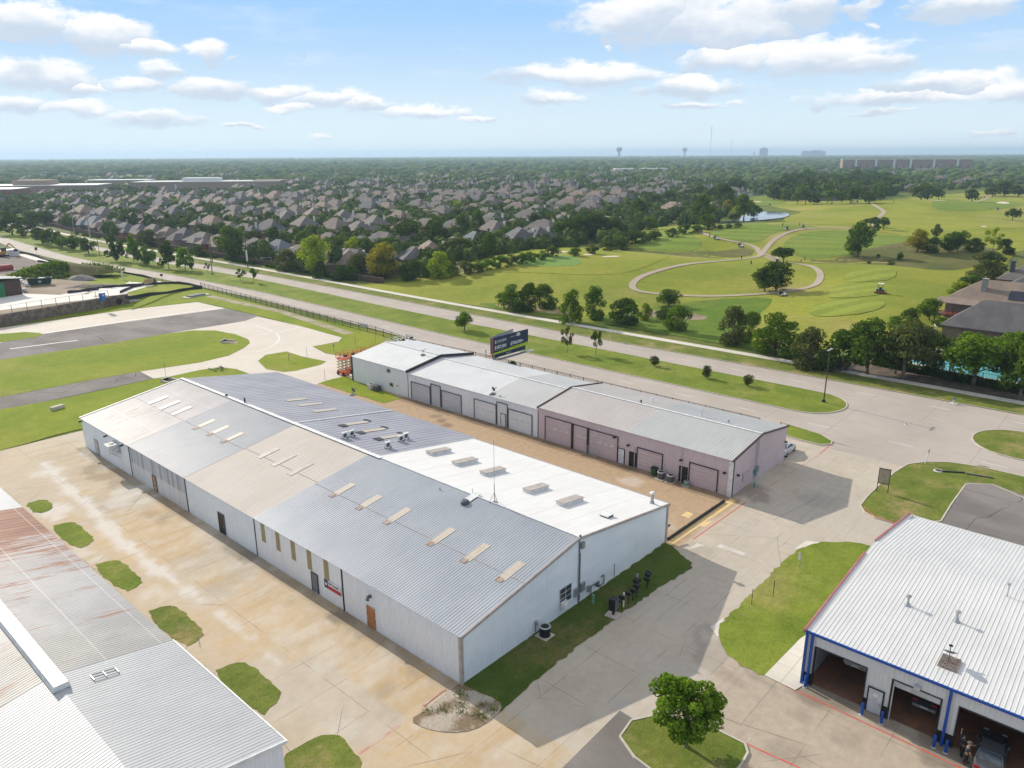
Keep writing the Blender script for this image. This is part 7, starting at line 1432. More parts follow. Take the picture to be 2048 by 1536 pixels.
for (px, py, w_, h_) in [(905,552,30,22),(930,549,34,26),(955,545,34,24),(975,540,30,22),(1000,536,34,24),(1022,531,32,24),(1045,528,30,22),(1060,524,28,20),(1085,520,26,18),(1105,514,30,24),(1150,512,24,16),(1185,508,24,18),(1215,505,30,22),(1240,500,36,28),(1262,494,34,28),(1230,488,34,30),(1285,486,30,22),(1310,480,30,20),(1345,474,28,18),(1370,468,30,20),(1395,465,26,16),(1418,460,26,18),(1440,458,14,8),(1458,457,16,9),(1475,456,18,10),(1300,460,30,26),(1270,470,30,30)]:
    tr(px, py, py-h_, w_, 'bush', ['mid','olive','mid','bright'][i % 4] if px < 1100 else ['olive','mid','dark'][i % 3], 'mid', f'{["full","loose","low"][i % 3]} creekside shrub, {ordw(i)} along the ditch from the yellow willow towards the pond', 'bush', GC, 'bush'); i += 1
i = 0
for (px, py, top, w_) in [(1122,486,446,40),(1142,484,438,42),(1162,482,434,44),(1184,480,430,48),(1206,478,434,44),(1226,478,440,40),(1244,476,448,36)]:
    tr(px, py, top, w_, 'round', 'dark', 'near', f'dark oak in the grove above the ditch, {ordw(i)} from the brick house side', 'tree', 'dark grove above the ditch'); i += 1
i = 0
for (px, py, top, w_, c) in [(1277,444,402,34,'dark'),(1404,452,398,44,'mid'),(1415,456,430,34,'mid'),(1445,420,372,36,'dark'),(1456,424,390,30,'dark'),(1487,440,392,40,'mid'),(1478,436,410,26,'lime'),(1508,436,412,26,'mid'),(1455,428,402,24,'yellow'),(1470,442,428,22,'dark'),(1428,408,378,30,'dark'),(1460,386,362,34,'dark'),(1470,384,360,36,'dark'),(1440,392,370,34,'dark'),(1395,400,372,28,'dark'),(1340,408,384,30,'dark'),(1310,424,392,36,'dark')]:
    tr(px, py, top, w_, 'round', c, 'mid', f'{ {"dark":"dark","mid":"mid green","lime":"yellow green","yellow":"yellow flowering"}[c]} tree round the pond and its houses, {ordw(i)} in the group', 'tree', 'trees round the pond'); i += 1
# wood behind the fairway
i = 0; rr = random.Random(5)
for row, (y0, hh) in enumerate(((408,30),(400,30),(392,28),(384,26),(376,24),(368,22))):
    for k in range(13):
        px = 1545+k*17.5+rr.uniform(-6, 6)+row*6; py = y0+rr.uniform(-2.5, 2.5)-(px-1545)*.012
        if row == 0 and px < 1580: py -= 10
        tr(px, py, py-hh*rr.uniform(.85, 1.15), rr.uniform(22, 32), 'round', rr.choice(['dark','dark','mid','mid','olive']), 'far', f'tree in the dark wood behind the fairway, {ordw(row)} row, {ordw(k)} from the pond', 'tree', 'dark wood behind the fairway'); i += 1
# hedge and pool behind the right hand trees
t = thing('hedge', 'clipped dark hedge running in front of the pool fence', 'hedge', (*G(1860,760), 0)); me_, _ = crown_mesh('hedge_leaves', 4, 'bush', 10, 400, .1); r_ = np.random.default_rng(3); N_ = 9000; LH = 26.0
a_ = Vector((154.4, 43.0)); c_ = Vector((151.2, 17.0)); u_ = r_.random(N_); side = r_.choice(3, N_, p=[.4,.3,.3]); ww = np.where(side == 0, r_.uniform(-.7,.7,N_), np.where(side == 1, -.7, .7)); hh = np.where(side == 0, 1.25, r_.uniform(.05,1.25,N_)); pos = np.stack([a_.x+(c_.x-a_.x)*u_+ww, a_.y+(c_.y-a_.y)*u_, hh], 1)+r_.normal(0,.06,(N_,3)); d1 = r_.normal(size=(N_,3))*.11; d2 = r_.normal(size=(N_,3))*.11
vs = np.stack([pos-d1, pos-d2, pos+d1, pos+d2], 1).reshape(-1,3)-np.array([t.location.x, t.location.y, 0]); me_ = bpy.data.meshes.new('foliage'); me_.from_pydata(vs.tolist(), [], np.arange(N_*4).reshape(-1,4).tolist()); me_.materials.append(LEAF['dark']); link('foliage', me_, t)
mb = MB(); mb.poly([(154.5,14),(155.6,44),(176,46),(176,14)], .04); struct('pool_deck', mb, M('pool_deck_stone', (.50,.43,.36), (.43,.36,.3), 1.0, .9))
def pool_mat(): m = new_mat('pool_water'); b = NB(m); b.out(b.mix(b.noise(b.wpos(), .6, 3), (.08,.36,.36), (.12,.44,.43)), .12, 0, b.bump(b.noise(b.wpos(), 2.5, 2), .08, .05), .7); return m
mb = MB(); mb.poly(smooth_poly([(158.5,17),(158.0,26),(160.5,38),(164.5,42),(170,38),(172.5,27),(171.5,18),(166,15)], 2), .06); struct('swimming_pool', mb, pool_mat())
fence('black iron fence round the pool behind the hedge', [(155.2,15),(156.4,43)], 1.5, 2.4, 'pool_fence')
t = thing('pool_shelter', 'small dark pavilion by the pool half hidden by trees', 'pavilion', (158.2, 31.2, 0))
for x in (-1.2,1.2):
    for y in (-1.2,1.2): MB().box(x-.15,x+.15,y-.15,y+.15,0,2.4).build('pillar', DGREY, t, world=False)
MB().add([(-1.7,-1.7,2.4),(1.7,-1.7,2.4),(1.7,1.7,2.4),(-1.7,1.7,2.4),(0,0,3.3)], [(0,1,4),(1,2,4),(2,3,4),(3,0,4),(3,2,1,0)]).build('roof', DGREY, t, world=False)
g = T(1868, 668); t = thing('goal_frame', 'white goal frame with net in the garden of the grey roofed house', 'goal', g, rad(20)); m = MB(); m.tube([(-1.5,0,0),(-1.5,0,2),(1.5,0,2),(1.5,0,0)], .07, 6); m.tube([(-1.5,0,2),(-1.5,1.2,0)], .04, 6); m.tube([(1.5,0,2),(1.5,1.2,0)], .04, 6); m.build('goal_posts', WHITE, t, world=False)
# weeds on the big mound
N_ = 5200; r_ = np.random.default_rng(8); me_ = MOUND_T.children[0].data; co = np.array([v.co[:] for v in me_.vertices]); pk = co[r_.choice(len(co), N_)]+r_.normal(0, .9, (N_,3))*np.array([1,1,.0]); pk[:, 2] = np.maximum(pk[:, 2], 0)
keep = fbm(pk[:, 0]+50, pk[:, 1]+50, 6, 3, 5) > .42; pk = pk[keep]; N_ = len(pk); pk[:, 2] += r_.random(N_)*.7; d1 = r_.normal(size=(N_,3))*.28; d2 = r_.normal(size=(N_,3))*.28; vs = np.stack([pk-d1, pk-d2, pk+d1, pk+d2], 1).reshape(-1,3)
me_ = bpy.data.meshes.new('weeds'); me_.from_pydata(vs.tolist(), [], np.arange(N_*4).reshape(-1,4).tolist()); me_.materials.append(LEAF['mid']); o = link('weeds', me_); o.location = MOUND_P; tag(o, 'thick green weeds covering the big dirt mound', 'weeds', kind='stuff')
g = G(753, 772); tree('scrawny small shrub against the tall white workshop wall', (*g, 0), 3.2, 2.4, 'young', 'mid', 'near', 1, 'bush', 'bush'); tree('round clipped bush at the foot of the billboard', (101.0, 90.5, 0), 3.4, 3.2, 'bush', 'dark', 'near', 0, 'bush', 'bush')
# ------------------------------------------------------------------ houses
ROOFS = [M('roof_brown', (.155,.125,.105), (.195,.16,.135), .35, .9, fine=.2, fscale=4), M('roof_grey_brown', (.13,.115,.105), (.165,.145,.13), .35, .9, fine=.2, fscale=4), M('roof_slate_grey', (.095,.092,.097), (.125,.12,.122), .35, .9, fine=.2, fscale=4), M('roof_tan', (.25,.19,.145), (.20,.155,.125), .35, .9, fine=.25, fscale=5), M('roof_blue_grey', (.13,.15,.165), (.16,.175,.19), .4, .9, fine=.2, fscale=4)]
BRICK = [M('red_brick', (.27,.12,.085), (.22,.10,.075), 1.2, .9, fine=.3, fscale=6), M('tan_brick', (.36,.26,.19), (.30,.215,.16), 1.2, .9, fine=.25, fscale=6), M('brown_brick', (.17,.12,.095), (.22,.15,.12), 1.2, .9, fine=.3, fscale=6), M('cream_siding', (.62,.58,.52), (.56,.52,.46), 1, .8), M('grey_siding', (.33,.32,.30), (.28,.27,.255), 1, .8)]
CHIM = M('chimney_render', (.66,.65,.62), (.58,.57,.54), 1, .8); FASC = simple('fascia_white', (.6,.57,.53))
def hip(m, x0, x1, y0, y1, z, s=.55, ov=.4, gable_x=False):
    """hip roof over a rectangle, ridge along the longer side"""
    x0 -= ov; x1 += ov; y0 -= ov; y1 += ov; w = x1-x0; d = y1-y0
    if w >= d:
        h = d/2*s; i = 0 if gable_x else d/2*.9; a = (x0+i, (y0+y1)/2, z+h); c = (x1-i, (y0+y1)/2, z+h)
        v = [(x0,y0,z),(x1,y0,z),(x1,y1,z),(x0,y1,z),a,c]; f = [(0,1,5,4),(2,3,4,5),(1,2,5),(3,0,4)]
    else:
        h = w/2*s; i = w/2*.9; a = ((x0+x1)/2, y0+i, z+h); c = ((x0+x1)/2, y1-i, z+h); v = [(x0,y0,z),(x1,y0,z),(x1,y1,z),(x0,y1,z),a,c]; f = [(1,2,5,4),(3,0,4,5),(0,1,4),(2,3,5)]
    n = len(v); v2 = [(x, y, zz-.18) for x, y, zz in v[:4]]; m.add(v+v2, f+[(0,n,n+1,1),(1,n+1,n+2,2),(2,n+2,n+3,3),(3,n+3,n,0),(n+3,n+2,n+1,n)]); return h
HV = {}
def house_variant(k):
    """meshes of one house type: wall, roof, chimney, windows (lists), door; local coords, front = -y"""
    if k in HV: return HV[k]
    r = random.Random(100+k); two = k % 2 == 1; W = r.uniform(15, 18.5); D = r.uniform(11, 13.5); e = 5.6 if two else 2.9
    wl = MB(); rf = MB(); ch = MB(); wins = []; dr = MB()
    wl.box(-W/2, W/2, -D/2, D/2, 0, e-.02); s = r.uniform(.58, .78); h = hip(rf, -W/2, W/2, -D/2, D/2, e, s)
    sx = r.choice((-1, 1)); w2 = r.uniform(6.5, 8); x2 = sx*(W/2-w2/2); e2 = e-.05 if not two else r.choice((2.95, 5.5)); wl.box(x2-w2/2, x2+w2/2, -D/2-r.uniform(3, 4.5), -D/2-.01, 0, e2-.02); yw = min(v[1] for v in wl.v); hip(rf, x2-w2/2, x2+w2/2, yw, 2, e2, s*.97)
    x3 = -sx*(W/2-w2/2-.4); e3 = 2.8; yb = D/2+r.uniform(2.2, 4); wl.box(x3-w2/2, x3+w2/2, D/2+.01, yb, 0, e3-.02); hip(rf, x3-w2/2, x3+w2/2, -.5 if not two else D/2-1.2, yb, e3, s*.93)
    if two and k % 4 == 1:
        wl.box(-x2-2, -x2+2.2, -D/2-.8, -D/2-.005, 0, e-.6); hip(rf, -x2-2, -x2+2.2, -D/2-.8, 1, e-.45, s*1.1)
    cx = r.uniform(-.3, .3)*W; cyy = r.choice((-1, 1))*D*.46; ch.box(cx-.5, cx+.5, cyy-.4, cyy+.4, 0, e+h*.62+.9); ch.box(cx-.6, cx+.6, cyy-.5, cyy+.5, e+h*.62+.9, e+h*.62+1.12)
    def win(x, y, z, nx, w=1.3, hh=1.5):
        m = MB(); g = MB()
        if nx == 0:
            sy = 1 if y > 0 else -1; m.box(x-w/2-.1, x+w/2+.1, y-.03, y+.03, z-.1, z+hh+.1); g.box(x-w/2, x+w/2, y+sy*.04-.02, y+sy*.04+.02, z, z+hh)
        else:
            sx_ = 1 if x > 0 else -1; m.box(x-.03, x+.03, y-w/2-.1, y+w/2+.1, z-.1, z+hh+.1); g.box(x+sx_*.04-.02, x+sx_*.04+.02, y-w/2, y+w/2, z, z+hh)
        wins.append((m.mesh('window', FASC), g.mesh('window_pane', GLASS)))
    for z in ((.9, 3.7) if two else (.9,)):
        for xx in (-W*.3, W*.12): win(xx, -D/2-.02, z, 0)
        for xx in (-W*.28, W*.05, W*.32): win(xx*-sx*-1, D/2+.02, z, 0) if z > 1 or xx*x3 < 0 else None
        win(-W/2-.02, 1.2, z, 1); win(W/2+.02, -1.2, z, 1)
    win(x2, yw-.02, .8, 0, 2.0, 1.6)
    dr.box(-.6-x2*.2, .5-x2*.2, -D/2-.06, -D/2-.001, 0, 2.2)
    HV[k] = (wl.mesh('wall', BRICK[0]), rf.mesh('roof', ROOFS[0]), ch.mesh('chimney', CHIM), wins, dr.mesh('door', BROWN), W, D, two); return HV[k]
def setm(o, m): o.material_slots[0].link = 'OBJECT'; o.material_slots[0].material = m
HOUSES = []
RN = ['brown','grey brown','slate grey','tan','bluish grey']; WN = ['red brick','tan brick','brown brick','cream','grey sided']
def house(p, rz, k, roof, wall, label, group, full=True, sc_=1.0):
    wl, rf, ch, wins, dr, W, D, two = house_variant(k); t = bpy.data.objects.new('house', None); COL.objects.link(t); t.location = (*p, 0); t.rotation_euler.z = rz; t.scale = (sc_,)*3; tag(t, label, 'house', group); HOUSES.append((p[0], p[1], 11))
    o = bpy.data.objects.new('wall', wl); COL.objects.link(o); o.parent = t; setm(o, BRICK[wall]); q = bpy.data.objects.new('roof', rf); COL.objects.link(q); q.parent = t; setm(q, ROOFS[roof]); c = bpy.data.objects.new('chimney', ch); COL.objects.link(c); c.parent = q
    if wall < 3 and (k+wall) % 3 == 0: setm(c, BRICK[wall])
    if full:
        for (wm, gm) in wins: w = bpy.data.objects.new('window', wm); COL.objects.link(w); w.parent = t; g = bpy.data.objects.new('window_pane', gm); COL.objects.link(g); g.parent = w
        d = bpy.data.objects.new('door', dr); COL.objects.link(d); d.parent = t
    return t
rr = random.Random(11)
# row of single storey houses backing on to the road fence
y = 212.0; i = 0
while y < 585:
    k = [0, 4, 2, 6, 8][i % 5]; rf = [2, 2, 1, 0, 4, 1, 0, 0, 1, 2, 0, 1][i % 12]; wl = [2, 2, 0, 2, 1][i % 5]
    house((167.5+rr.uniform(-.8, .8)+max(0, (y-430)*.05), y), rad(90)+rr.uniform(-.06, .06), k, rf, wl, f'{RN[rf]} roofed single storey {WN[wl]} house, {ordw(i)} in the row along the wooden fence', 'houses in the row along the road fence', True, .92); i += 1; y += 16.2
# wooden fences of the row
FENCEW = M('fence_wood', (.085,.055,.042), (.12,.078,.055), 1.2, .9, fine=.3, fscale=5, stretch=(1,1,.2))
def wfence(label, pts, h=1.85):
    t = thing('wooden_fence', label, 'fence', (*pts[0], 0)); m = MB()
    for a, c in zip(pts, pts[1:]): m.bar((*a, h/2), (*c, h/2), .08, h)
    m.build('boards', FENCEW, t); pm_ = MB(); L = 0
    for a, c in zip(pts, pts[1:]): pm_.bar((*a, h+.04), (*c, h+.04), .14, .06)
    pm_.build('cap_rail', WOOD, t); return t
wfence('long brown wooden fence behind the sidewalk along the row houses', [(151.5,222),(151.8,300),(152.2,400),(155,470),(163,560)]); wfence('short brown wooden fence beside the lime tree', [(151.5,221.5),(152.5,206),(153.5,193)])
t = thing('hedge', 'low clipped hedge line before the wooden fence', 'hedge', (150.3,330,0)); N_ = 7000; r_ = np.random.default_rng(21); pos = np.stack([r_.uniform(-.6,.6,N_), r_.uniform(-120,120,N_), r_.uniform(.05,1.0,N_)], 1); gap = np.sin(pos[:, 1]*.21) > -.75; pos = pos[gap]; N_ = len(pos); d1 = r_.normal(size=(N_,3))*.25; d2 = r_.normal(size=(N_,3))*.25; me_ = bpy.data.meshes.new('foliage'); me_.from_pydata(np.stack([pos-d1,pos-d2,pos+d1,pos+d2],1).reshape(-1,3).tolist(), [], np.arange(N_*4).reshape(-1,4).tolist()); me_.materials.append(LEAF['dark']); link('foliage', me_, t)
# houses seen clearly near the creek and the golf course
NEAR = [(612,470,1.2,1,1,0,'two storey house with red brick gable behind the lime tree'),(575,455,1.2,3,1,3,'cream two storey house with long roof above the garden trees'),(630,448,1.25,5,0,3,'large white walled two storey house with arched dormer'),(690,455,1.25,7,1,3,'white walled house with chimney between two brick ones'),(720,482,1.2,9,1,4,'narrow pale two storey house behind the compact tree'),(752,468,1.25,1,1,0,'big red brick two storey house with two chimneys'),(700,538,.9,0,3,2,'tan roofed cottage with brick chimney behind the drooping tree'),(830,528,1.1,2,2,2,'slate roofed single storey house with white patio cover'),(862,520,1.1,4,3,0,'reddish brown roofed house beside the slate one'),(912,505,1.2,6,1,2,'grey brown house half behind the wide greyish tree'),(950,498,1.2,8,4,4,'bluish roofed house near the upright garden tree'),(990,482,1.25,1,1,0,'brick two storey house at the corner of the creek gardens'),(985,462,1.25,3,2,3,'slate roofed house with tall white chimney'),(1040,500,1.0,5,2,0,'brick house with white sunroom facing the golf course'),(1075,500,1.1,7,2,1,'peach brick house with twin chimneys next to the sunroom house'),(1090,466,1.2,0,2,2,'low dark roofed house behind the oak grove'),(1075,440,1.3,9,1,4,'grey two storey house with triple window'),(1215,456,1.2,2,0,2,'broad brown roofed house with solar panels by the grove'),(1290,442,1.25,4,1,2,'brown brick house with covered patio on the golf lawn'),(1345,434,1.3,1,3,1,'orange tan brick house with several gables lit by the sun'),(1380,430,1.2,6,0,2,'long brown house just behind the orange tan one'),(1425,426,1.0,8,3,2,'small tan roofed house behind the pond tree'),(1180,430,1.3,3,1,1,'brown two storey house with many roof planes'),(1140,420,1.3,5,3,1,'tan roofed house with two hips beyond the grove'),(1250,410,1.3,7,2,2,'wide slate roofed house by the far tree'),(1370,398,1.4,9,2,4,'big slate roofed mansion near the far lawn'),(1120,455,1.2,0,1,2,'brown roofed house with small gable above the grove'),(1030,462,1.2,2,0,2,'brown roofed house left of the grey triple window one')]
for (px, py, rz, k, rf, wl, lab) in NEAR:
    house(G(px, py), rz+rr.uniform(-.1, .1), k, rf, wl, lab, 'houses along the creek and golf course', True, .95)
# patios
for (px, py, lab) in ((838,540,'white patio cover at the back of the slate roofed house'),(900,538,'pale patio roof behind the lime bush'),(528,527,'cream patio shade sail in a back garden')):
    t = thing('patio_cover', lab, 'patio cover', (*G(px, py), 0), rad(80)); MB().box(-3.4,3.4,-1.9,1.9,2.5,2.65).build('cover', OFFW, t, world=False)
    for (x, y) in ((-3.2,-1.7),(3.2,-1.7),(3.2,1.7),(-3.2,1.7)): MB().box(x-.08,x+.08,y-.08,y+.08,0,2.5).build('post', OFFW, t, world=False)
# streets of houses beyond, row after row
def free(x, y, d):
    for (a, c, r_) in HOUSES:
        if (a-x)**2+(c-y)**2 < (d+r_*.55)**2: return False
    return True
NEARPOLY = [(177,225),(182,600),(330,1000),(900,1000),(900,520),(640,395),(430,300),(330,258),(262,212),(215,235)]
def inside(x, y, poly):
    ins = False
    for i in range(len(poly)):
        (x1, y1), (x2, y2) = poly[i], poly[(i+1) % len(poly)]
        if (y1 > y) != (y2 > y) and x < (x2-x1)*(y-y1)/(y2-y1)+x1: ins = not ins
    return ins
cand = []
row = 0; u = 192.0
while u < 900:
    v = 180.0; j = 0
    while v < 1000:
        bend = 26*math.sin(v*.006+row*.15); x = u+bend*.35+rr.uniform(-2.5, 2.5); yv = v+rr.uniform(-2, 2)
        if inside(x, yv, NEARPOLY): cand.append((row, j, x, yv)); j += 1
        v += 17.5
    u += 31 if row % 2 else 25; row += 1
cand = [c for c in cand if -80 < P(c[2], c[3])[0] < 2120 and not (P(c[2], c[3])[0] < 190 and P(c[2], c[3])[1] < 404) and not (280 < P(c[2], c[3])[0] < 560 and P(c[2], c[3])[1] < 394) and rr.random() < .76]; cand.sort(key=lambda c: math.hypot(c[2], c[3]))
cnt = {}; nh = 0; FARH = []
for (row, j, x, yv) in cand:
    if not free(x, yv, 9.5): continue
    if nh >= 205: FARH.append((x, yv)); continue
    k = rr.choice([1, 3, 5, 7, 9, 0, 2, 4]); rf = rr.choice([0, 0, 1, 1, 1, 2, 3]); wl = rr.choice([0, 1, 2, 3, 3, 4]); c = cnt.get(row, 0); cnt[row] = c+1
    house((x, yv), rad(90) if row % 2 else rad(-90), k, rf, wl, f'{RN[rf]} roofed {WN[wl]} house, {ordw(c)} nearest in the {ordw(row)} street behind the fence row', 'houses in the streets beyond the road', math.hypot(x, yv) < 360, .95); nh += 1
# far houses and tree canopy to the horizon: one mass each
def lumps(n_seg=7):
    v = [(0, 0, 1.0)]; f = []
    for j, (r_, z) in enumerate(((.55,.86),(.95,.5),(.8,.12))):
        for i in range(n_seg): a = 2*math.pi*(i+.5*(j % 2))/n_seg; v.append((r_*math.cos(a), r_*math.sin(a), z))
    for i in range(n_seg): f.append((0, 1+i, 1+(i+1) % n_seg))
    for j in range(2):
        o = 1+j*n_seg
        for i in range(n_seg): a, c, d_, e_ = o+i, o+(i+1) % n_seg, o+n_seg+i, o+n_seg+(i+1) % n_seg; f += [(a, d_, c), (c, d_, e_)]
    return np.array(v), np.array(f)
LV, LF = lumps(8); r_ = np.random.default_rng(33)
hd = math.atan2(*(lambda v: (v.y, v.x))(R3 @ Vector((0, 0, -1))))
KEEP = [gp([(560,556),(850,562),(1100,508),(1250,500),(1290,462),(1440,452),(1490,380),(1560,402),(1760,402),(1800,388),(2048,372),(2400,372),(2400,800),(1600,900),(900,640)])]
def far_points(d0, d1, dens, size):
    n = int(dens); dd = d0*np.exp(r_.random(n)*math.log(d1/d0)); th = hd+rad(47)*(2*r_.random(n)-1); return dd*np.cos(th), dd*np.sin(th), dd
xs, ys, ds = far_points(230, 7500, 24000, 1)
ok = np.ones(len(xs), bool)
for kp in KEEP: ok &= ~in_poly(xs, ys, kp)
ok &= ~((xs < 150) & (ys < 640)); ok &= ~((xs < 152+np.maximum(0, (ys-430)*.1)) & (ys < 700)); ok &= ~in_poly(xs, ys, gp([(-100,402),(-100,372),(160,368),(170,386),(60,400)])); ok &= ~in_poly(xs, ys, gp([(310,392),(310,368),(530,366),(530,384)]))
near_c = ((xs < 186) & (ys > 205) & (ys < 590) & (r_.random(len(xs)) < .72)) | ((ds < 430) & (r_.random(len(xs)) < .5)); ok &= ~near_c
for (a, c, q) in HOUSES:
    m_ = (ds < 1000); ok &= ~(m_ & ((xs-a)**2+(ys-c)**2 < 46))
fg = fbm(xs, ys, 500, 3, 9); ok &= ~((ds > 1500) & (fg < .27))
xs, ys, ds = xs[ok], ys[ok], ds[ok]; N_ = len(xs); rad0 = np.maximum(3.3, ds*.0052)*(.6+.75*r_.random(N_)); hh = np.minimum(np.maximum(7.0, rad0*.95), 13)*(.75+.5*r_.random(N_)); hh = np.where(ds > 2500, hh*1.05, hh)
V3 = LV[None]*np.stack([rad0, rad0, hh], 1)[:, None, :]*(1+.28*(r_.random((N_, len(LV), 1))-.5)*np.array([1,1,.8])); V3[:, :, 0] += xs[:, None]; V3[:, :, 1] += ys[:, None]
F3 = (LF[None]+(np.arange(N_)*len(LV))[:, None, None]).reshape(-1, 3); me_ = bpy.data.meshes.new('far_trees'); me_.vertices.add(N_*len(LV)); me_.vertices.foreach_set('co', V3.astype(np.float32).ravel()); me_.loops.add(F3.size); me_.loops.foreach_set('vertex_index', F3.ravel()); me_.polygons.add(len(F3)); me_.polygons.foreach_set('loop_start', np.arange(0, F3.size, 3)); me_.update()
def canopy_mat():
    m = new_mat('far_canopy'); b = NB(m); g = b.n('ShaderNodeNewGeometry'); n_ = b.noise(g.outputs['Position'], .9, 4, .7); n2_ = b.noise(g.outputs['Position'], .0035, 4, .6); c = b.mix(g.outputs['Random Per Island'], (.045,.08,.016), (.125,.175,.036)); c = b.mix(b.math('MULTIPLY', b.step(n2_, .45, .7), .4), c, (.075,.095,.03)); f = b.math('MULTIPLY_ADD', n_, 1.3, .4); c = b.vmath('MULTIPLY', c, b.comb(f, f, f)); b.out(c, .95, 0, b.bump(n_, 1.0, 1.5), .05); return m
# leaf clumps over the nearer lumps
nr = np.where(ds < 1100)[0]; K_ = np.maximum(10, (90*np.minimum(1, (330/ds[nr])**1.3)).astype(int)); ii = np.repeat(nr, K_); M_ = len(ii); dv = r_.normal(size=(M_,3)); dv[:, 2] = np.abs(dv[:, 2])*.9-.15; dv /= np.linalg.norm(dv, axis=1)[:, None]
pc = np.stack([xs[ii], ys[ii], hh[ii]*.42], 1)+dv*np.stack([rad0[ii], rad0[ii], hh[ii]*.60], 1)*(.84+.3*r_.random((M_,1))); sz = (.30*rad0[ii]*(90/K_.repeat(K_))**.35*(.5+.8*r_.random(M_)))[:, None]; nrm = dv+r_.normal(0,.6,(M_,3)); nrm /= np.linalg.norm(nrm, axis=1)[:, None]; u_ = np.cross(nrm, r_.normal(size=(M_,3))); u_ /= np.linalg.norm(u_, axis=1)[:, None]; v_ = np.cross(nrm, u_)*.7
VC = np.stack([pc-u_*sz*.6, pc-v_*sz*.6, pc+u_*sz*.6, pc+v_*sz*.6], 1).reshape(-1, 3); nv0 = len(me_.vertices); me2 = bpy.data.meshes.new('far_trees'); AV = np.concatenate([V3.reshape(-1, 3), VC]); me2.vertices.add(len(AV)); me2.vertices.foreach_set('co', AV.astype(np.float32).ravel())
li = np.concatenate([F3.ravel(), nv0+np.arange(M_*4)]); me2.loops.add(len(li)); me2.loops.foreach_set('vertex_index', li); me2.polygons.add(len(F3)+M_); me2.polygons.foreach_set('loop_start', np.concatenate([np.arange(0, F3.size, 3), F3.size+np.arange(0, M_*4, 4)])); me2.update(); bpy.data.meshes.remove(me_); me_ = me2; me_.name = 'far_trees'
me_.materials.append(canopy_mat()); o = link('far_trees', me_); tag(o, 'continuous tree canopy covering the plain to the horizon', 'woods', kind='stuff')
fm = MB(); xs2, ys2, ds2 = far_points(700, 5200, 700, 1); ok2 = np.ones(len(xs2), bool)
for kp in KEEP: ok2 &= ~in_poly(xs2, ys2, kp)
ok2 &= ~((xs2 < 190) & (ys2 < 700)); pts2 = [(x, y_) for x, y_ in FARH if math.hypot(x, y_) < 1100 and rr.random() < .3][:160]+[(x, y_) for x, y_, q in zip(xs2, ys2, ok2) if q]
for (x, y_) in pts2:
    a = rr.choice((0, 1)); w, d_ = (rr.uniform(7, 10), rr.uniform(5, 7)) if a else (rr.uniform(5, 7), rr.uniform(7, 10)); D0 = math.hypot(x, y_); e = rr.choice((3.0, 5.6)); fm.mat(rr.choice((2, 3, 3, 4))); fm.box(x-w, x+w, y_-d_, y_+d_, 0, e-.05); fm.mat(rr.choice((0, 0, 1))); hip(fm, x-w, x+w, y_-d_, y_+d_, e, .65)
    fm.mat(4); fm.box(x+w*.5-.5, x+w*.5+.5, y_-d_*.8-.5, y_-d_*.8+.5, e, e+4.2)
tag(fm.build('far_houses', [ROOFS[1], ROOFS[0], BRICK[1], BRICK[2], CHIM]), 'distant rooftops scattered in the tree canopy towards the horizon', 'rooftops', kind='stuff')
# neighbourhood trees, one by one
i = 0; GT_ = 'trees among the houses'; placed = []; bands = {}
for _ in range(9000):
    if i >= 112: break
    d = 230*math.exp(rr.random()*1.25); th = hd+rad(46)*(2*rr.random()-1); x, y_ = d*math.cos(th), d*math.sin(th)
    if not inside(x, y_, NEARPOLY) or not free(x, y_, 3.4) or any((a-x)**2+(c-y_)**2 < 42 for a, c in placed): continue
    q = P(x, y_, 0)
    if not -20 < q[0] < 2070: continue
    if any(abs(q[0]-a) < 16 and abs(q[1]-c) < 12 for a, c, _w in TREES): continue
    placed.append((x, y_)); bnd = int((q[1]-360)//16); bands[bnd] = bands.get(bnd, 0)+1; col = rr.choice(['dark','dark','mid','mid','bright','olive','lime' if rr.random() < .35 else 'mid']); h = rr.uniform(6.0, 9.5)
    tree(f'{ {"dark":"dark green","mid":"mid green","bright":"fresh green","olive":"olive","lime":"lime green"}[col]} rounded tree among the houses, {ordw(i)} outward from the road bend side', (x, y_, 0), h, h*rr.uniform(.95, 1.3), rr.choice(['round','round','spread','oval']), col, 'far' if d > 480 else 'mid', i % 3, group=GT_); i += 1
# school, apartments, towers on the skyline
def far_building(name, label, px, py, L, Dp, H_, rz, wall, roof, cat='building', floors=2, wins=0, extra=None):
    t = thing(name, label, cat, (*G(px, py), 0), rz); m = MB(); m.box(-L/2,L/2,-Dp/2,Dp/2,0,H_); m.build('wall', wall, t, world=False); m = MB(); m.box(-L/2-.4,L/2+.4,-Dp/2-.4,Dp/2+.4,H_+.01,H_+.7); m.build('roof', roof, t, world=False)
    for k in range(wins):
        x = -L/2+L*(k+.5)/wins
        for fl in range(floors): MB().box(x-1.6,x+1.6,-Dp/2-.12,-Dp/2-.01,1+fl*3.3,2.8+fl*3.3).build('window', GLASS, t, world=False)
    if extra:
        for (x0,x1,y0,y1,z0,z1,mt) in extra: MB().box(x0,x1,y0,y1,z0,z1).build('roof_block', mt, t, world=False)
    return t
far_building('school_building', 'long red brick school with white roof and taller brick block', 62, 391, 150, 46, 10.5, rad(-40), BRICK[1], WHITE, 'school', 2, 8, [(-10,24,-14,14,9.8,16,BRICK[1]),(40,70,-10,14,9.75,11,WHITE)])
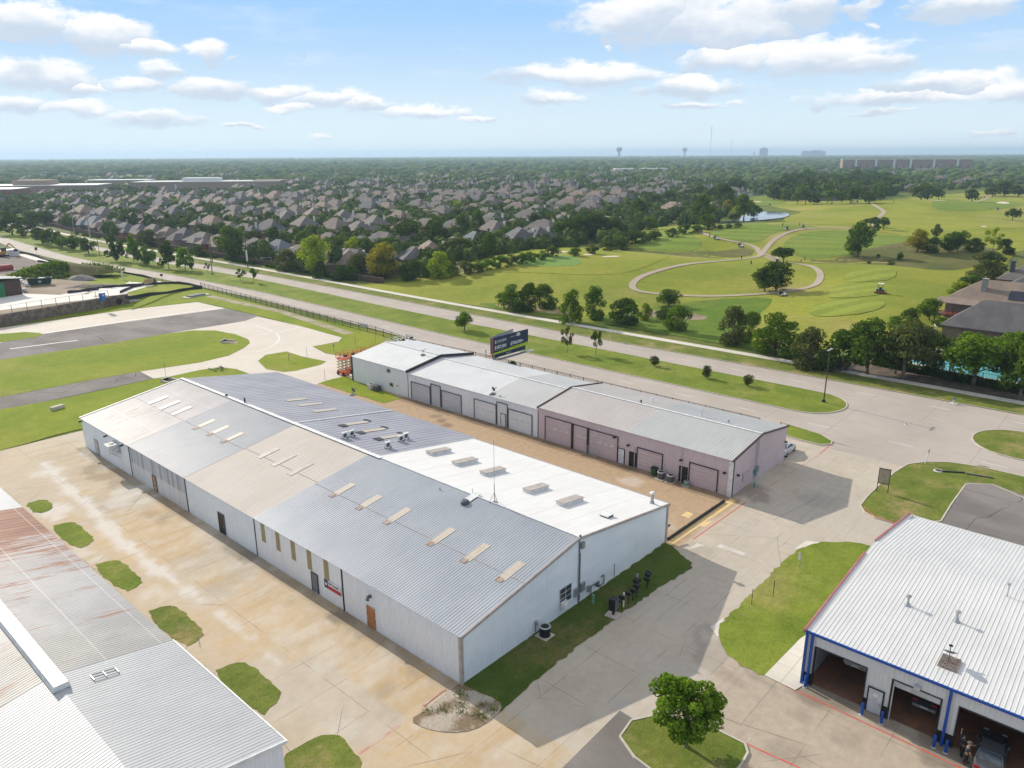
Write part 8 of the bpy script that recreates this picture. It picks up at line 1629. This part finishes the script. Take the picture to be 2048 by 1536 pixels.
far_building('school_building', 'darker brick school wing at the edge of view', -20, 397, 60, 40, 9, rad(-40), BRICK[0], WHITE, 'school', 2, 4); far_building('school_building', 'long low tan school building with pale flat roof', 425, 381, 165, 46, 10.5, rad(-42), BRICK[1], OFFW, 'school', 1, 6, [(-30,10,-12,12,9.75,15,WHITE),(50,84,-10,12,9.8,12,BRICK[1])])
far_building('store_building', 'low tan shop block between the two schools', 245, 372, 80, 30, 8, rad(-42), BRICK[1], WHITE, 'building', 1, 5); far_building('apartment_building', 'pale four storey apartment block on the far hillside, left of two', 1745, 343, 130, 30, 25, rad(-62), BRICK[1], OFFW, 'apartments', 4, 9, [(-40,-36,-17,-15.2,0,25,WHITE),(0,4,-17,-15.2,0,25,WHITE),(36,40,-17,-15.2,0,25,WHITE)]); far_building('apartment_building', 'pale four storey apartment block on the far hillside, right of two', 1860, 343, 150, 30, 25, rad(-64), BRICK[1], OFFW, 'apartments', 4, 10, [(-45,-41,-17,-15.2,0,25,WHITE),(0,4,-17,-15.2,0,25,WHITE),(45,49,-17,-15.2,0,25,WHITE)])
for (px, py, lab) in ((1140,318,'long white warehouse roof near the horizon below the water tower'),(1560,321,'white shed roof far off near the horizon, left of centre plain'),(1375,322,'short white shed far off beneath the second water tower'),(1830,320,'white shed far off above the apartment blocks'),(1280,346,'white low building in the clearing of the far woods')):
    far_building('distant_shed', lab, px, py, 190 if px == 1140 else 110, 40, 9, rad(-48), OFFW, WHITE)
def at_dist(px, D):                    # ground point along a photo column at distance D
    d = R3 @ Vector((px-CX, -(308-CY), -F)); d.z = 0; d.normalize(); return (d.x*D, d.y*D)
def water_tower(px, D, H_, lab):
    t = thing('water_tower', lab, 'water tower', (*at_dist(px, D), 0)); MB().lathe([(H_*.11,0),(H_*.10,H_*.6),(H_*.14,H_*.66)], (0,0,0), 16).build('stem', LGREY, t, world=False); MB().lathe([(H_*.14,H_*.66),(H_*.23,H_*.76),(H_*.245,H_*.86),(H_*.22,H_*.97),(H_*.05,H_)], (0,0,0), 20).build('tank', LGREY, t, world=False)
water_tower(1238, 5200, 80, 'large pale water tower breaking the horizon'); water_tower(1369, 6400, 84, 'smaller pale water tower to the right of the large one')
def mast(px, D, H_, lab): t = thing('radio_mast', lab, 'mast', (*at_dist(px, D), 0)); MB().tube([(0,0,0),(0,0,H_)], 1.6, 6).build('mast', LGREY, t, world=False); MB().box(-4,4,-4,4,0,6).build('base', OFFW, t, world=False)
mast(1420, 7000, 260, 'tall hair thin radio mast between the second tower and office block'); mast(1508, 3000, 44, 'short dark cell mast in front of the horizon'); mast(1462, 7600, 150, 'faint radio mast right of the tallest one')
for (px, D, W_, H_, lab) in ((1527,6500,62,72,'pale office tower block on the horizon right of the masts'),(1632,7200,150,52,'long low pale building on the horizon'),(1610,7400,60,48,'low pale block just left of the long horizon building')):
    p = at_dist(px, D); t = thing('distant_tower', lab, 'building', (*p, 0), math.atan2(p[1], p[0])); MB().box(-20,20,-W_/2,W_/2,0,H_).build('wall', LGREY, t, world=False); MB().box(-10,10,-W_/4,W_/4,H_+.02,H_+7).build('roof_block', LGREY, t, world=False)
# big houses at the right
def big_house(label, corners_px, ze, zr, roof, wall, chim=None):
    """hip roofed house given by the photo position of its far eave corner; world axes"""
def rhouse(label, x0, x1, y0, y1, ze, s, roof, wall, chims=(), panel=None, wins=()):
    t = thing('house', label, 'house', ((x0+x1)/2, (y0+y1)/2, 0), 0, 'big houses by the pool'); m = MB(); m.box(x0,x1,y0,y1,0,ze-.05); m.build('wall', wall, t); m = MB(); h = hip(m, x0, x1, y0, y1, ze, s, .6); r = m.build('roof', roof, t)
    for (cx, cy_, zt, mt) in chims: m = MB(); m.box(cx-.65,cx+.65,cy_-.55,cy_+.55,ze-1,zt); m.box(cx-.75,cx+.75,cy_-.65,cy_+.65,zt,zt+.25); m.build('chimney', mt, r)
    for (wx, wy, wz, nx) in wins:
        m = MB(); m.box(wx-(.05 if nx else .75),wx+(.05 if nx else .75),wy-(.75 if nx else .05),wy+(.75 if nx else .05),wz,wz+1.6); f = m.build('window', FASC, t); m = MB(); m.box(wx-(.09 if nx else .62),wx+(.09 if nx else .62),wy-(.62 if nx else .09),wy+(.62 if nx else .09),wz+.12,wz+1.48); m.build('window_pane', GLASS, f)
    return t, h
E1 = G(1880, 665, 3.2)
rhouse('slate grey hip roofed house with white chimney behind the pool trees', 186.5, 200, 8, 38.5, 3.3, .72, ROOFS[2], BRICK[2], [(190,23.5,8.6,CHIM)])
HB, hb_ = rhouse('brown roofed grey house with corner deck and solar panel', 207.5, 221, 10, 43.0, 5.6, .62, ROOFS[3], BRICK[4], [(211,36,10.6,BRICK[4])], wins=[(207.45,33.5,3.2,1),(207.45,26.5,3.2,1),(207.45,19,3.2,1)])
def slope_panel(px, py, dx, dy): pass
m = MB(); z0, z1 = 5.6+1.6*.62+.15, 5.6+4.4*.62+.15; m.add([(208.5,30.5,z0),(208.5,23.5,z0),(211.3,23.5,z1),(211.3,30.5,z1)], [(0,1,2,3)]); m.build('solar_panel', simple('solar_glass', (.02,.025,.045), .15), HB)
t = thing('timber_deck', 'reddish timber deck under the corner roof of the grey house', 'deck', (204.5, 40, 0)); m = MB(); m.box(-2.6,3.0,-4,4,2.4,2.6); m.build('deck_floor', simple('red_timber', (.28,.09,.05)), t, world=False)
for (x, y) in ((-2.4,-3.8),(-2.4,3.8),(-2.4,0)): MB().box(x-.12,x+.12,y-.12,y+.12,0,5.5).build('deck_post', MATS['red_timber'], t, world=False)
m = MB()
for k in range(20): m.box(-2.55,-2.49,-3.9+k*.41,-3.8+k*.41,2.6,3.5)
m.box(-2.6,-2.45,-4,4,3.5,3.6); m.build('deck_railing', MATS['red_timber'], t, world=False); MB().add([(-3,-4.4,5.5),(3,-4.4,5.9),(3,4.4,5.9),(-3,4.4,5.5),(-3,-4.4,5.65),(3,-4.4,6.05),(3,4.4,6.05),(-3,4.4,5.65)], [(4,5,6,7),(0,1,5,4),(1,2,6,5),(2,3,7,6),(3,0,4,7),(3,2,1,0)]).build('deck_roof', ROOFS[3], t, world=False)
rhouse('dark slate roofed house with skylight strip behind the brown one', 229, 243, 6, 36, 5.4, .62, ROOFS[2], BRICK[0], [(232,30,10,DGREY)]); rhouse('grey roofed brick house farthest back among the pool houses', 252, 266, 8, 40, 5.4, .62, ROOFS[1], BRICK[0], [(255,37.5,10.2,DGREY)])
wfence('brown wooden fence between the olive trees and the dark roofed house', [(224,44),(227,40),(246,46)]); wfence('dark wooden fence at the top of the right hand gardens', [(268,44),(300,40)])
